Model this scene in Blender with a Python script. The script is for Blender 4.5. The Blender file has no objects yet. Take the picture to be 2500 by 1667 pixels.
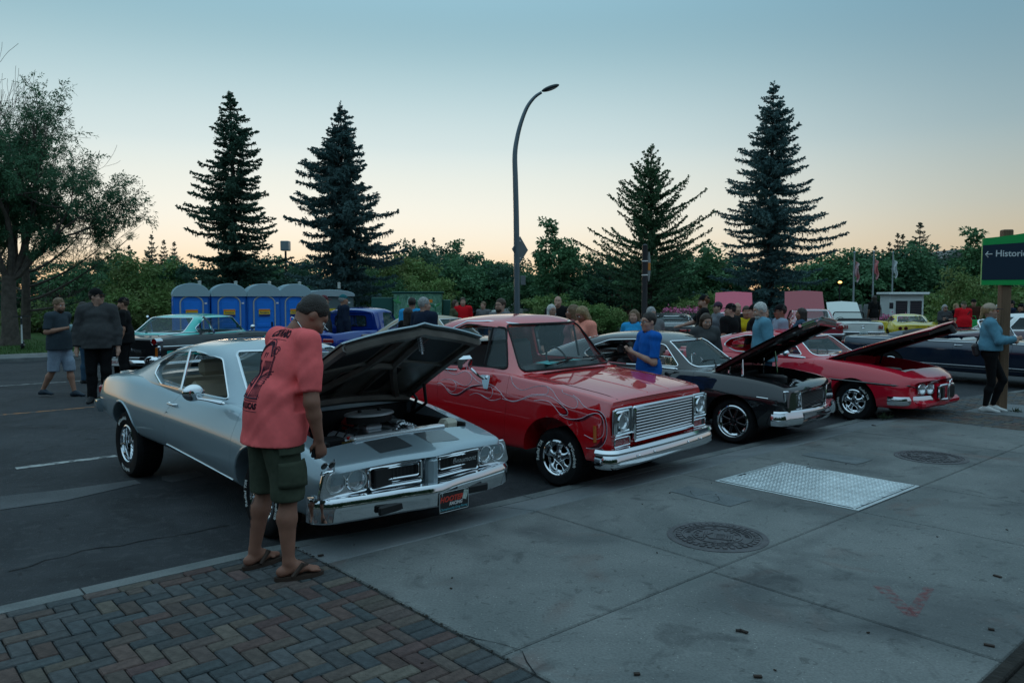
import bpy, bmesh, math, random
import numpy as np
from mathutils import Vector, Matrix, Euler, noise
from mathutils.bvhtree import BVHTree
R = math.radians
SC = bpy.context.scene
COL = SC.collection
random.seed(7)
# ---------------------------------------------------------------- camera
CAM_H, CAM_F, CAM_PITCH = 1.95, 1900.0, R(3.36)
cam_d = bpy.data.cameras.new('camera')
cam = bpy.data.objects.new('camera', cam_d)
COL.objects.link(cam)
cam.location = (0, 0, CAM_H)
cam.rotation_euler = (R(90) - CAM_PITCH, 0, 0)
cam_d.sensor_width = 36
cam_d.lens = CAM_F / 2500 * 36
cam_d.clip_start = 0.05
cam_d.clip_end = 3000
SC.camera = cam
# ---------------------------------------------------------------- sky and sun (just after sunset, sun beyond the trees)
SUN_AZ, SUN_EL = R(-16), R(1.2)
W = bpy.data.worlds.new('World')
SC.world = W
W.use_nodes = True
nt = W.node_tree
nt.nodes.clear()
wo = nt.nodes.new('ShaderNodeOutputWorld')
bg = nt.nodes.new('ShaderNodeBackground')
sky = nt.nodes.new('ShaderNodeTexSky')
sky.sky_type = 'NISHITA'
sky.sun_disc = False
sky.sun_elevation = SUN_EL
sky.sun_rotation = SUN_AZ
sky.altitude = 600
sky.air_density = 1.3
sky.dust_density = 1.6
sky.ozone_density = 2.6
def lin(c, a=1.0):
	return tuple(((x / 255) / 12.92 if x <= 10 else ((x / 255 + .055) / 1.055) ** 2.4) for x in c) + (a,)
def wnode(t, **kw):
	n = nt.nodes.new(t)
	for k, v in kw.items():
		setattr(n, k, v)
	return n
tc = wnode('ShaderNodeTexCoord')
sep = wnode('ShaderNodeSeparateXYZ')
nt.links.new(tc.outputs['Generated'], sep.inputs[0])
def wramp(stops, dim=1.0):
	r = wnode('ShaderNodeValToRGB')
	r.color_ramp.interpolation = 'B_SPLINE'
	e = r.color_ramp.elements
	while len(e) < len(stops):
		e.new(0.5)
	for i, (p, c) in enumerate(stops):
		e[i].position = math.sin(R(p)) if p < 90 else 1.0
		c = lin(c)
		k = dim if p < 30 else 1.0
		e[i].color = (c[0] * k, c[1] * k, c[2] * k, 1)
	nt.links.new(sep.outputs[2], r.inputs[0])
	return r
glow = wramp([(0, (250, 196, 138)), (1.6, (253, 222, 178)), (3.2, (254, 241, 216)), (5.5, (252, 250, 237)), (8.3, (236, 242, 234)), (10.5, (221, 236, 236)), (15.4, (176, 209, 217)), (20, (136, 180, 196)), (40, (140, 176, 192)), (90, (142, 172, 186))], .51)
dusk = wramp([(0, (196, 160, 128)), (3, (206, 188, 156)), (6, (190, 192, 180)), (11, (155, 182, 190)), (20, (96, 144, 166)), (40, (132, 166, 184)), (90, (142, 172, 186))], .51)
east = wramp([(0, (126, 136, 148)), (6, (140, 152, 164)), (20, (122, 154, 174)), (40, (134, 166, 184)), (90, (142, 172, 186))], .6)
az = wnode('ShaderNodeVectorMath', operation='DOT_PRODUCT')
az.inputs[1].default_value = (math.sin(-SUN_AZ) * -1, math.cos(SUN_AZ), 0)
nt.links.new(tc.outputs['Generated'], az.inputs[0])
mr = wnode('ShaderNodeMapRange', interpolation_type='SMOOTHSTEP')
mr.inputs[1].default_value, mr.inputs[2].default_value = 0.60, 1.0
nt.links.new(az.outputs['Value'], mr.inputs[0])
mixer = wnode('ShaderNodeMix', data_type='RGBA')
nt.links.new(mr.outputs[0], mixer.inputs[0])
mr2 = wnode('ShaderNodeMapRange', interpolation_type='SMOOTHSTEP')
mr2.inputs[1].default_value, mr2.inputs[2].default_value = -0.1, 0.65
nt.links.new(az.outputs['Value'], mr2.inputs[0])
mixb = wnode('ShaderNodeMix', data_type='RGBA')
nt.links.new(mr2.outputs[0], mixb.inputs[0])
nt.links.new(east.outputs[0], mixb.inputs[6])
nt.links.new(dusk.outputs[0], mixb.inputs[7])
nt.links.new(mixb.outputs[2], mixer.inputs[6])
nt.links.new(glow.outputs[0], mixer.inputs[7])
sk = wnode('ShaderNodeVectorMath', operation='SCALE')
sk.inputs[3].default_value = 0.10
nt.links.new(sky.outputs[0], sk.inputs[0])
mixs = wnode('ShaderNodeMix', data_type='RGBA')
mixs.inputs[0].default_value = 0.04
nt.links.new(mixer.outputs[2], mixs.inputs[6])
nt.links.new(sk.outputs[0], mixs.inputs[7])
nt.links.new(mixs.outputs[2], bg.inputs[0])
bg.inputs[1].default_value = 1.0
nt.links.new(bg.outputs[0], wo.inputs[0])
sun_d = bpy.data.lights.new('sun', 'SUN')
sun_d.energy = 0.25
sun_d.angle = R(12)
sun_d.color = (1.0, 0.72, 0.5)
sun = bpy.data.objects.new('sun', sun_d)
COL.objects.link(sun)
sun.rotation_euler = (R(90) - SUN_EL, 0, R(180) - SUN_AZ)
SC.view_settings.view_transform = 'Standard'
SC.view_settings.look = 'None'
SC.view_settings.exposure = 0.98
SC.view_settings.gamma = 1
SC.view_settings.use_curve_mapping = False
SC.render.engine = 'CYCLES'
SC.cycles.use_denoising = True
SC.cycles.max_bounces = 6
SC.cycles.transparent_max_bounces = 12
# ---------------------------------------------------------------- helpers
def ray(u, v):
	c, s = math.cos(CAM_PITCH), math.sin(CAM_PITCH)
	xc, yc = (u - 1250) / CAM_F, (833.5 - v) / CAM_F
	return Vector((xc, c + yc * s, -s + yc * c))
def G(u, v, z=0.0):
	d = ray(u, v)
	return Vector((0, 0, CAM_H)) + d * ((z - CAM_H) / d.z)
def D(u, v, y):
	d = ray(u, v)
	return Vector((0, 0, CAM_H)) + d * (y / d.y)
def X(u, y):
	return (u - 1250) / CAM_F * y
# ---- materials
MATS = {}
def mat(name, col=(.5, .5, .5), rough=.6, metal=0.0, coat=0.0, spec=None, var=0.0, vscale=8.0, bump=0.0, bscale=60.0, emit=None, es=0.0, trans=0.0, alpha=1.0, ior=1.45, coatr=.03, sheen=0.0, subs=0.0, col2=None, distort=0.0, vcoord='Object'):
	if name in MATS:
		return MATS[name]
	m = bpy.data.materials.new(name)
	MATS[name] = m
	m.use_nodes = True
	t = m.node_tree
	b = t.nodes['Principled BSDF']
	c4 = tuple(col) + (1,)
	b.inputs['Base Color'].default_value = c4
	b.inputs['Roughness'].default_value = rough
	b.inputs['Metallic'].default_value = metal
	b.inputs['IOR'].default_value = ior
	b.inputs['Coat Weight'].default_value = coat
	b.inputs['Coat Roughness'].default_value = coatr
	b.inputs['Coat IOR'].default_value = 1.7
	b.inputs['Alpha'].default_value = alpha
	b.inputs['Transmission Weight'].default_value = trans
	if spec is not None:
		b.inputs['Specular IOR Level'].default_value = spec
	if sheen:
		b.inputs['Sheen Weight'].default_value = sheen
	if subs:
		b.inputs['Subsurface Weight'].default_value = subs
		b.inputs['Subsurface Radius'].default_value = (.02, .008, .004)
	if emit is not None:
		b.inputs['Emission Color'].default_value = tuple(emit) + (1,)
		b.inputs['Emission Strength'].default_value = es
	tcn = t.nodes.new('ShaderNodeTexCoord') if (var or bump) else None
	if var or col2:
		n = t.nodes.new('ShaderNodeTexNoise')
		n.inputs['Scale'].default_value = vscale
		n.inputs['Detail'].default_value = 5
		n.inputs['Distortion'].default_value = distort
		t.links.new(tcn.outputs[vcoord], n.inputs['Vector'])
		r = t.nodes.new('ShaderNodeValToRGB')
		r.color_ramp.elements[0].position = .3
		r.color_ramp.elements[1].position = .7
		if col2:
			r.color_ramp.elements[0].color = c4
			r.color_ramp.elements[1].color = tuple(col2) + (1,)
		else:
			r.color_ramp.elements[0].color = tuple(x * (1 - var) for x in col) + (1,)
			r.color_ramp.elements[1].color = tuple(min(1, x * (1 + var)) for x in col) + (1,)
		t.links.new(n.outputs['Fac'], r.inputs[0])
		t.links.new(r.outputs[0], b.inputs['Base Color'])
	if bump:
		n2 = t.nodes.new('ShaderNodeTexNoise')
		n2.inputs['Scale'].default_value = bscale
		n2.inputs['Detail'].default_value = 4
		t.links.new(tcn.outputs[vcoord], n2.inputs['Vector'])
		bp = t.nodes.new('ShaderNodeBump')
		bp.inputs['Strength'].default_value = bump
		bp.inputs['Distance'].default_value = .02
		t.links.new(n2.outputs['Fac'], bp.inputs['Height'])
		t.links.new(bp.outputs[0], b.inputs['Normal'])
	return m
def objvar(m, amt=.25, hue=.02):
	"""vary the colour from object to object"""
	t = m.node_tree
	b = t.nodes['Principled BSDF']
	inp = b.inputs['Base Color']
	hs = t.nodes.new('ShaderNodeHueSaturation')
	oi = t.nodes.new('ShaderNodeObjectInfo')
	mr_ = t.nodes.new('ShaderNodeMapRange')
	mr_.inputs[3].default_value, mr_.inputs[4].default_value = 1 - amt, 1 + amt
	mh = t.nodes.new('ShaderNodeMapRange')
	mh.inputs[3].default_value, mh.inputs[4].default_value = .5 - hue, .5 + hue
	wn = t.nodes.new('ShaderNodeTexWhiteNoise')
	wn.noise_dimensions = '1D'
	t.links.new(oi.outputs['Random'], mr_.inputs[0])
	t.links.new(oi.outputs['Random'], wn.inputs['W'])
	t.links.new(wn.outputs['Value'], mh.inputs[0])
	t.links.new(mr_.outputs[0], hs.inputs['Value'])
	t.links.new(mh.outputs[0], hs.inputs['Hue'])
	if inp.links:
		t.links.new(inp.links[0].from_socket, hs.inputs['Color'])
	else:
		hs.inputs['Color'].default_value = inp.default_value
	t.links.new(hs.outputs[0], inp)
	return m
CHROME = mat('chrome', (.78, .80, .82), .07, 1.0)
DCHROME = mat('worn_chrome', (.62, .64, .66), .16, 1.0, var=.15, vscale=30)
STEEL = mat('steel', (.45, .47, .49), .32, 1.0, var=.12, vscale=12)
BLACKP = mat('black_plastic', (.009, .009, .010), .45, spec=.3)
RUBBER = mat('rubber', (.012, .012, .013), .75, var=.25, vscale=20, spec=.15)
DARKM = mat('dark_metal', (.05, .052, .055), .4, .6)
GLASS = mat('car_glass', (.05, .10, .10), .02, 0, trans=0.0, alpha=.30, spec=1.0)
GLASSD = mat('dark_glass', (.015, .03, .032), .03, 0, alpha=.72, spec=.8)
WHITEP = mat('white_paint', (.78, .78, .76), .5)
LETTER = mat('tyre_letter', (.62, .64, .62), .7)
# ---- meshes and objects
def mesh(name, v, f, smooth=True, sharp=35, fm=None, mats=None):
	me = bpy.data.meshes.new(name)
	me.from_pydata([tuple(p) for p in v], [], f)
	if smooth:
		me.polygons.foreach_set('use_smooth', [True] * len(me.polygons))
		if sharp and sharp < 180:
			me.set_sharp_from_angle(angle=R(sharp))
	for m in (mats or []):
		me.materials.append(m)
	if fm is not None and len(fm) == len(me.polygons):
		me.polygons.foreach_set('material_index', fm)
	me.update()
	return me
def obj(name, me, m=None, parent=None, loc=None, rot=None, scale=None):
	if m is not None:
		if len(me.materials):
			me.materials[0] = m
		else:
			me.materials.append(m)
	o = bpy.data.objects.new(name, me)
	COL.objects.link(o)
	if parent is not None:
		o.parent = parent
	if loc is not None:
		o.location = loc
	if rot is not None:
		o.rotation_euler = rot
	if scale is not None:
		o.scale = scale
	return o
def tag(o, label=None, cat=None, group=None, kind=None):
	for k, v in (('label', label), ('category', cat), ('group', group), ('kind', kind)):
		if v:
			o[k] = v
	return o
def thing(name, label, cat, loc=(0, 0, 0), rotz=0.0, group=None):
	o = bpy.data.objects.new(name, None)
	o.empty_display_size = .1
	COL.objects.link(o)
	o.location = loc
	o.rotation_euler = (0, 0, rotz)
	return tag(o, label, cat, group)
def dup(root, loc=None, rotz=None, label=None, group=None):
	r = root.copy()
	COL.objects.link(r)
	if loc is not None:
		r.location = loc
	if rotz is not None:
		r.rotation_euler = (0, 0, rotz)
	tag(r, label, None, group)
	for ch in root.children:
		c = ch.copy()
		COL.objects.link(c)
		c.parent = r
		for g in ch.children:
			d = g.copy()
			COL.objects.link(d)
			d.parent = c
	return r
class MB:
	"""collects shapes into one mesh"""
	def __init__(s):
		s.v, s.f, s.m, s.cur = [], [], [], 0
	def add(s, v, f):
		o = len(s.v)
		s.v += [tuple(p) for p in v]
		s.f += [tuple(i + o for i in q) for q in f]
		s.m += [s.cur] * len(f)
		return s
	def mi(s, i):
		s.cur = i
		return s
	def box(s, c, d, b=0.0, M=None):
		hx, hy, hz = d[0] / 2, d[1] / 2, d[2] / 2
		b = min(b, hx * .9, hy * .9, hz * .9)
		vs, fs = [], []
		if b <= 0:
			for x in (-1, 1):
				for y in (-1, 1):
					for z in (-1, 1):
						vs.append((x * hx, y * hy, z * hz))
			fs = [(0, 1, 3, 2), (4, 6, 7, 5), (0, 4, 5, 1), (2, 3, 7, 6), (0, 2, 6, 4), (1, 5, 7, 3)]
		else:
			idx = {}
			for x in (-1, 1):
				for y in (-1, 1):
					for z in (-1, 1):
						for k, p in enumerate(((x * hx, y * (hy - b), z * (hz - b)), (x * (hx - b), y * hy, z * (hz - b)), (x * (hx - b), y * (hy - b), z * hz))):
							idx[x, y, z, k] = len(vs)
							vs.append(p)
			def q(*k):
				fs.append(tuple(idx[i] for i in k))
			for sg in (-1, 1):
				for k in range(3):
					o1, o2 = [i for i in range(3) if i != k]
					ring = []
					for a, c2 in ((-1, -1), (1, -1), (1, 1), (-1, 1)):
						t = [0, 0, 0]
						t[k], t[o1], t[o2] = sg, a, c2
						ring.append(tuple(t) + (k,))
					if (sg == 1) == (k == 1):
						ring = ring[::-1]
					q(*ring)
			for k in range(3):
				o1, o2 = [i for i in range(3) if i != k]
				for a in (-1, 1):
					for c2 in (-1, 1):
						t0, t1 = [0, 0, 0], [0, 0, 0]
						t0[k], t0[o1], t0[o2] = -1, a, c2
						t1[k], t1[o1], t1[o2] = 1, a, c2
						ring = [tuple(t0) + (o1,), tuple(t1) + (o1,), tuple(t1) + (o2,), tuple(t0) + (o2,)]
						if (a * c2 == 1) == (k == 1):
							ring = ring[::-1]
						q(*ring)
			for x in (-1, 1):
				for y in (-1, 1):
					for z in (-1, 1):
						ring = [(x, y, z, 0), (x, y, z, 1), (x, y, z, 2)]
						if x * y * z < 0:
							ring = ring[::-1]
						q(*ring)
		cv = Vector(c)
		if M is not None:
			vs = [M @ Vector(p) + cv for p in vs]
		else:
			vs = [Vector(p) + cv for p in vs]
		return s.add(vs, fs)
	def tube(s, path, r, n=8, cap=True, closed=False, up=None):
		P = [Vector(p) for p in path]
		rs = r if isinstance(r, (list, tuple)) else [r] * len(P)
		rings, prev = [], None
		L = len(P)
		for i, p in enumerate(P):
			a = P[(i - 1) % L] if (closed or i > 0) else p
			b = P[(i + 1) % L] if (closed or i < L - 1) else p
			t = (b - a)
			if t.length < 1e-9:
				t = Vector((0, 0, 1))
			t.normalize()
			if prev is None:
				ref = Vector(up) if up else (Vector((0, 0, 1)) if abs(t.z) < .9 else Vector((1, 0, 0)))
				u_ = (ref - t * ref.dot(t)).normalized()
			else:
				u_ = (prev - t * prev.dot(t))
				u_ = u_.normalized() if u_.length > 1e-6 else prev
			prev = u_
			w_ = t.cross(u_)
			rings.append([p + (u_ * math.cos(2 * math.pi * k / n) + w_ * math.sin(2 * math.pi * k / n)) * rs[i] for k in range(n)])
		v = [q for rg in rings for q in rg]
		f = []
		for i in range(L if closed else L - 1):
			j = (i + 1) % L
			for k in range(n):
				k2 = (k + 1) % n
				f.append((i * n + k, i * n + k2, j * n + k2, j * n + k))
		if cap and not closed:
			f.append(tuple(range(n))[::-1])
			f.append(tuple((L - 1) * n + k for k in range(n)))
		return s.add(v, f)
	def lathe(s, prof, c=(0, 0, 0), axis='Z', n=24, closed=False, M=None, arc=None):
		"""prof: list of (radius, height)"""
		v, f = [], []
		full = arc is None
		a0, a1 = (0, 2 * math.pi) if full else arc
		N = n if full else n + 1
		for (r, h) in prof:
			for k in range(N):
				a = a0 + (a1 - a0) * k / n
				x, y = r * math.cos(a), r * math.sin(a)
				p = {'Z': (x, y, h), 'Y': (x, h, -y), 'X': (h, x, y)}[axis]
				v.append(p)
		L = len(prof)
		for i in range(L if closed else L - 1):
			j = (i + 1) % L
			for k in range(n):
				k2 = (k + 1) % N if full else k + 1
				f.append((i * N + k, i * N + k2, j * N + k2, j * N + k))
		cv = Vector(c)
		v = [(M @ Vector(p) if M else Vector(p)) + cv for p in v]
		return s.add(v, f)
	def prism(s, poly, a, b, axis='Y'):
		"""2D polygon extruded along an axis from a to b"""
		def P(p, h):
			return {'Y': (p[0], h, p[1]), 'X': (h, p[0], p[1]), 'Z': (p[0], p[1], h)}[axis]
		n = len(poly)
		area = sum(poly[i][0] * poly[(i + 1) % n][1] - poly[(i + 1) % n][0] * poly[i][1] for i in range(n))
		if area < 0:
			poly = poly[::-1]
		v = [P(p, a) for p in poly] + [P(p, b) for p in poly]
		f = [tuple(range(n))[::-1], tuple(range(n, 2 * n))]
		f += [(i, (i + 1) % n, n + (i + 1) % n, n + i) for i in range(n)]
		if axis == 'Y':
			f = [q[::-1] for q in f]
		if b < a:
			f = [q[::-1] for q in f]
		return s.add(v, f)
	def ell(s, c, r, n=12, m=8, M=None):
		v, f = [(0, 0, -r[2])], []
		for i in range(1, m):
			t = math.pi * i / m
			for k in range(n):
				a = 2 * math.pi * k / n
				v.append((r[0] * math.sin(t) * math.cos(a), r[1] * math.sin(t) * math.sin(a), -r[2] * math.cos(t)))
		v.append((0, 0, r[2]))
		for k in range(n):
			f.append((0, 1 + (k + 1) % n, 1 + k))
		for i in range(m - 2):
			for k in range(n):
				a, b = 1 + i * n + k, 1 + i * n + (k + 1) % n
				f.append((a, b, b + n, a + n))
		o = 1 + (m - 2) * n
		for k in range(n):
			f.append((o + k, o + (k + 1) % n, len(v) - 1))
		cv = Vector(c)
		v = [(M @ Vector(p) if M else Vector(p)) + cv for p in v]
		return s.add(v, f)
	def grid(s, fn, nu, nv):
		v = [fn(i / nu, j / nv) for i in range(nu + 1) for j in range(nv + 1)]
		f = [(i * (nv + 1) + j, (i + 1) * (nv + 1) + j, (i + 1) * (nv + 1) + j + 1, i * (nv + 1) + j + 1) for i in range(nu) for j in range(nv)]
		return s.add(v, f)
	def mesh(s, name='m', smooth=True, sharp=35, mats=None):
		return mesh(name, s.v, s.f, smooth, sharp, s.m if mats else None, mats)
	def build(s, name, m=None, parent=None, smooth=True, sharp=35, loc=None, rot=None, mats=None):
		me = s.mesh(name, smooth, sharp, mats)
		return obj(name, me, None if mats else m, parent, loc, rot)
def rotm(x=0, y=0, z=0):
	return Euler((R(x), R(y), R(z))).to_matrix()
def arcpts(c, r, a0, a1, n, plane='XZ'):
	out = []
	for i in range(n + 1):
		a = R(a0 + (a1 - a0) * i / n)
		p, q = c[0] + r * math.cos(a), c[1] + r * math.sin(a)
		out.append((p, q))
	return out
def rpoly(pts, r, n=4):
	"""round a polygon's corners; pts (x,y) or (x,y,radius)"""
	out, L = [], len(pts)
	for i in range(L):
		p = Vector(pts[i][:2])
		a, b = Vector(pts[i - 1][:2]), Vector(pts[(i + 1) % L][:2])
		rr = pts[i][2] if len(pts[i]) > 2 else r
		d1, d2 = (a - p), (b - p)
		k = min(rr, d1.length * .48, d2.length * .48)
		if k < 1e-4:
			out.append(tuple(p))
			continue
		p0, p1 = p + d1.normalized() * k, p + d2.normalized() * k
		for j in range(n + 1):
			t = j / n
			q = p0 * (1 - t) ** 2 + p * 2 * t * (1 - t) + p1 * t * t
			out.append((q.x, q.y))
	return out
def spline(keys, x):
	"""smooth interpolation (Catmull-Rom, monotone-safe) through (x, y) keys; x is a numpy array or a number"""
	ks = sorted(keys)
	kx = np.array([k[0] for k in ks], float)
	ky = np.array([k[1] for k in ks], float)
	xs = np.atleast_1d(np.asarray(x, float))
	d = np.diff(ky) / np.diff(kx)
	m = np.zeros_like(ky)
	m[0], m[-1] = d[0], d[-1]
	for i in range(1, len(ky) - 1):
		m[i] = 0 if d[i - 1] * d[i] <= 0 else 2 * d[i - 1] * d[i] / (d[i - 1] + d[i])
	i = np.clip(np.searchsorted(kx, xs) - 1, 0, len(kx) - 2)
	hh = kx[i + 1] - kx[i]
	t = np.clip((xs - kx[i]) / hh, 0, 1)
	y = (2 * t**3 - 3 * t**2 + 1) * ky[i] + (t**3 - 2 * t**2 + t) * hh * m[i] + (-2 * t**3 + 3 * t**2) * ky[i + 1] + (t**3 - t**2) * hh * m[i + 1]
	return y if np.ndim(x) else float(y[0])
# ---- booleans in a scratch scene
TMP = bpy.data.scenes.new('scratch')
def evaluated(o, m=None):
	vl = TMP.view_layers[0]
	vl.update()
	dg = vl.depsgraph
	return bpy.data.meshes.new_from_object(o.evaluated_get(dg), depsgraph=dg)
def boolean(me, cutters, op='DIFFERENCE', sharp=32):
	"""cutters: list of meshes"""
	o = bpy.data.objects.new('t', me)
	TMP.collection.objects.link(o)
	cs = []
	for x in [me] + list(cutters):
		bm = bmesh.new()
		bm.from_mesh(x)
		bmesh.ops.recalc_face_normals(bm, faces=bm.faces)
		bm.to_mesh(x)
		bm.free()
	for c in cutters:
		co = bpy.data.objects.new('c', c)
		TMP.collection.objects.link(co)
		md = o.modifiers.new('b', 'BOOLEAN')
		md.operation = op
		md.object = co
		md.solver = 'EXACT'
		cs.append(co)
	out = evaluated(o)
	for x in cs + [o]:
		bpy.data.objects.remove(x)
	out.polygons.foreach_set('use_smooth', [True] * len(out.polygons))
	if len(out.polygons):
		out.set_sharp_from_angle(angle=R(sharp))
	return out
def text_mesh(body, size=1.0, ext=.01, bold=0.0, align='CENTER', shear=0.0, space=1.0):
	c = bpy.data.curves.new('txt', 'FONT')
	c.body = body
	c.size = size
	c.extrude = ext
	c.offset = bold
	c.shear = shear
	c.space_character = space
	c.align_x = align
	c.align_y = 'CENTER'
	c.resolution_u = 3
	o = bpy.data.objects.new('t', c)
	TMP.collection.objects.link(o)
	me = evaluated(o)
	bpy.data.objects.remove(o)
	v = [tuple(p.co) for p in me.vertices]
	f = [tuple(p.vertices) for p in me.polygons]
	return v, f
def text_obj(name, body, size, loc, rot, m, parent=None, ext=.002, **kw):
	v, f = text_mesh(body, size, ext, **kw)
	return obj(name, mesh(name, v, f, False), m, parent, loc, rot)
# ---- implicit surfaces (smooth unions of tapered limbs, meshed with surface nets)
class Field:
	def __init__(s, lo, hi, h):
		s.h = h
		s.lo = np.array(lo, float)
		n = np.ceil((np.array(hi) - s.lo) / h).astype(int) + 1
		s.n = n
		s.F = np.full(n, .2, np.float32)
		s.ax = [s.lo[i] + h * np.arange(n[i]) for i in range(3)]
	def sub(s, lo, hi):
		a = np.clip(np.floor((np.array(lo) - s.lo) / s.h).astype(int), 0, s.n)
		b = np.clip(np.ceil((np.array(hi) - s.lo) / s.h).astype(int) + 1, 0, s.n)
		sl = tuple(slice(a[i], b[i]) for i in range(3))
		g = [s.ax[0][sl[0]][:, None, None], s.ax[1][sl[1]][None, :, None], s.ax[2][sl[2]][None, None, :]]
		return sl, g
	def put(s, sl, d, k, op='u'):
		A = s.F[sl]
		if A.size == 0:
			return
		if op == 'u':
			if k > 0:
				h = np.clip(.5 + .5 * (A - d) / k, 0, 1)
				s.F[sl] = A * (1 - h) + d * h - k * h * (1 - h)
			else:
				s.F[sl] = np.minimum(A, d)
		elif op == 's':
			if k > 0:
				h = np.clip(.5 - .5 * (A + d) / k, 0, 1)
				s.F[sl] = A * (1 - h) - d * h + k * h * (1 - h)
			else:
				s.F[sl] = np.maximum(A, -d)
		else:
			s.F[sl] = np.maximum(A, d)
	def cap(s, a, b, ra, rb=None, k=.02, op='u', flat=None):
		"""tapered limb from a to b; flat=(axis vector, factor) squashes it along an axis"""
		rb = ra if rb is None else rb
		a, b = np.array(a, float), np.array(b, float)
		mr_ = max(ra, rb) * (1.0 if flat is None else max(1, flat[1])) + k + s.h * 2
		sl, g = s.sub(np.minimum(a, b) - mr_, np.maximum(a, b) + mr_)
		ab = b - a
		L2 = max(float(ab @ ab), 1e-9)
		px, py, pz = g[0] - a[0], g[1] - a[1], g[2] - a[2]
		t = np.clip((px * ab[0] + py * ab[1] + pz * ab[2]) / L2, 0, 1)
		qx, qy, qz = px - t * ab[0], py - t * ab[1], pz - t * ab[2]
		rr = ra + (rb - ra) * t
		if flat is not None:
			ax = np.array(flat[0], float)
			ax /= np.linalg.norm(ax)
			w = qx * ax[0] + qy * ax[1] + qz * ax[2]
			e = (1 / flat[1] ** 2 - 1)
			d = np.sqrt(np.maximum(qx**2 + qy**2 + qz**2 + e * w * w, 0)) - rr
			d = d * min(1, flat[1]) if flat[1] < 1 else d
		else:
			d = np.sqrt(qx**2 + qy**2 + qz**2) - rr
		s.put(sl, d.astype(np.float32), k, op)
		return s
	def ell(s, c, r, k=.02, op='u', M=None):
		c, r = np.array(c, float), np.array(r, float)
		mr_ = max(r) + k + s.h * 2
		sl, g = s.sub(c - mr_, c + mr_)
		x, y, z = g[0] - c[0], g[1] - c[1], g[2] - c[2]
		if M is not None:
			M = np.array(M).T
			x, y, z = (M[0][0] * x + M[0][1] * y + M[0][2] * z, M[1][0] * x + M[1][1] * y + M[1][2] * z, M[2][0] * x + M[2][1] * y + M[2][2] * z)
		k0 = np.sqrt((x / r[0])**2 + (y / r[1])**2 + (z / r[2])**2)
		k1 = np.sqrt((x / r[0]**2)**2 + (y / r[1]**2)**2 + (z / r[2]**2)**2) + 1e-9
		d = np.where(k0 < 1e-6, -min(r), k0 * (k0 - 1) / k1)
		s.put(sl, d.astype(np.float32), k, op)
		return s
	def plane(s, p, n):
		"""keep the side the normal points away from"""
		n = np.array(n, float)
		n /= np.linalg.norm(n)
		d = (s.ax[0][:, None, None] - p[0]) * n[0] + (s.ax[1][None, :, None] - p[1]) * n[1] + (s.ax[2][None, None, :] - p[2]) * n[2]
		s.F = np.maximum(s.F, d.astype(np.float32))
		return s
	def wrinkle(s, amp, scale, seed=0, stretch=(1, 1, 1)):
		"""shallow folds: a sum of warped sine waves"""
		rs = np.random.RandomState(seed)
		x, y, z = (s.ax[0][:, None, None] * stretch[0], s.ax[1][None, :, None] * stretch[1], s.ax[2][None, None, :] * stretch[2])
		acc = 0
		for i in range(5):
			d = rs.normal(size=3)
			d /= np.linalg.norm(d)
			e = rs.normal(size=3)
			e /= np.linalg.norm(e)
			fq = scale * (0.7 + .5 * i)
			acc = acc + np.sin(fq * (x * d[0] + y * d[1] + z * d[2]) + 2.2 * np.sin(fq * .45 * (x * e[0] + y * e[1] + z * e[2]) + i) + rs.rand() * 6) / (1 + .5 * i)
		s.F = (s.F + amp * acc * .5).astype(np.float32)
		return s
	def net(s, name='m', smooth_it=1):
		F, h = s.F, s.h
		ins = F < 0
		c = np.zeros(tuple(s.n - 1), np.int8)
		for dx in (0, 1):
			for dy in (0, 1):
				for dz in (0, 1):
					c += ins[dx:s.n[0] - 1 + dx, dy:s.n[1] - 1 + dy, dz:s.n[2] - 1 + dz]
		act = (c > 0) & (c < 8)
		ids = np.full(act.shape, -1, np.int64)
		I, J, K = np.nonzero(act)
		ids[I, J, K] = np.arange(len(I))
		acc = np.zeros((len(I), 3))
		cnt = np.zeros(len(I))
		offs = [(0, 0, 0), (1, 0, 0), (0, 1, 0), (1, 1, 0), (0, 0, 1), (1, 0, 1), (0, 1, 1), (1, 1, 1)]
		for a in range(8):
			for b in range(a + 1, 8):
				oa, ob = np.array(offs[a]), np.array(offs[b])
				if np.abs(oa - ob).sum() != 1:
					continue
				fa = F[I + oa[0], J + oa[1], K + oa[2]]
				fb = F[I + ob[0], J + ob[1], K + ob[2]]
				m_ = (fa < 0) != (fb < 0)
				t = np.where(m_, fa / np.where(m_, fa - fb, 1), 0)
				acc += np.where(m_[:, None], oa + (ob - oa) * t[:, None], 0)
				cnt += m_
		V = (np.stack([I, J, K], 1) + acc / np.maximum(cnt, 1)[:, None]) * h + s.lo
		faces = []
		for ax in range(3):
			o1, o2 = [(1, 2), (2, 0), (0, 1)][ax]
			sl = [slice(None)] * 3
			sl2 = [slice(None)] * 3
			sl[ax], sl2[ax] = slice(0, -1), slice(1, None)
			A, B = ins[tuple(sl)], ins[tuple(sl2)]
			e = np.argwhere(A != B)
			if not len(e):
				continue
			e = e[(e[:, o1] > 0) & (e[:, o2] > 0) & (e[:, o1] < s.n[o1] - 1) & (e[:, o2] < s.n[o2] - 1)]
			fl = A[e[:, 0], e[:, 1], e[:, 2]]
			q = []
			for (d1, d2) in ((-1, -1), (0, -1), (0, 0), (-1, 0)):
				t = e.copy()
				t[:, o1] += d1
				t[:, o2] += d2
				q.append(ids[t[:, 0], t[:, 1], t[:, 2]])
			q = np.stack(q, 1)
			q[~fl] = q[~fl][:, ::-1]
			faces.append(q[(q >= 0).all(1)])
		Fc = np.concatenate(faces) if faces else np.zeros((0, 4), int)
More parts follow.
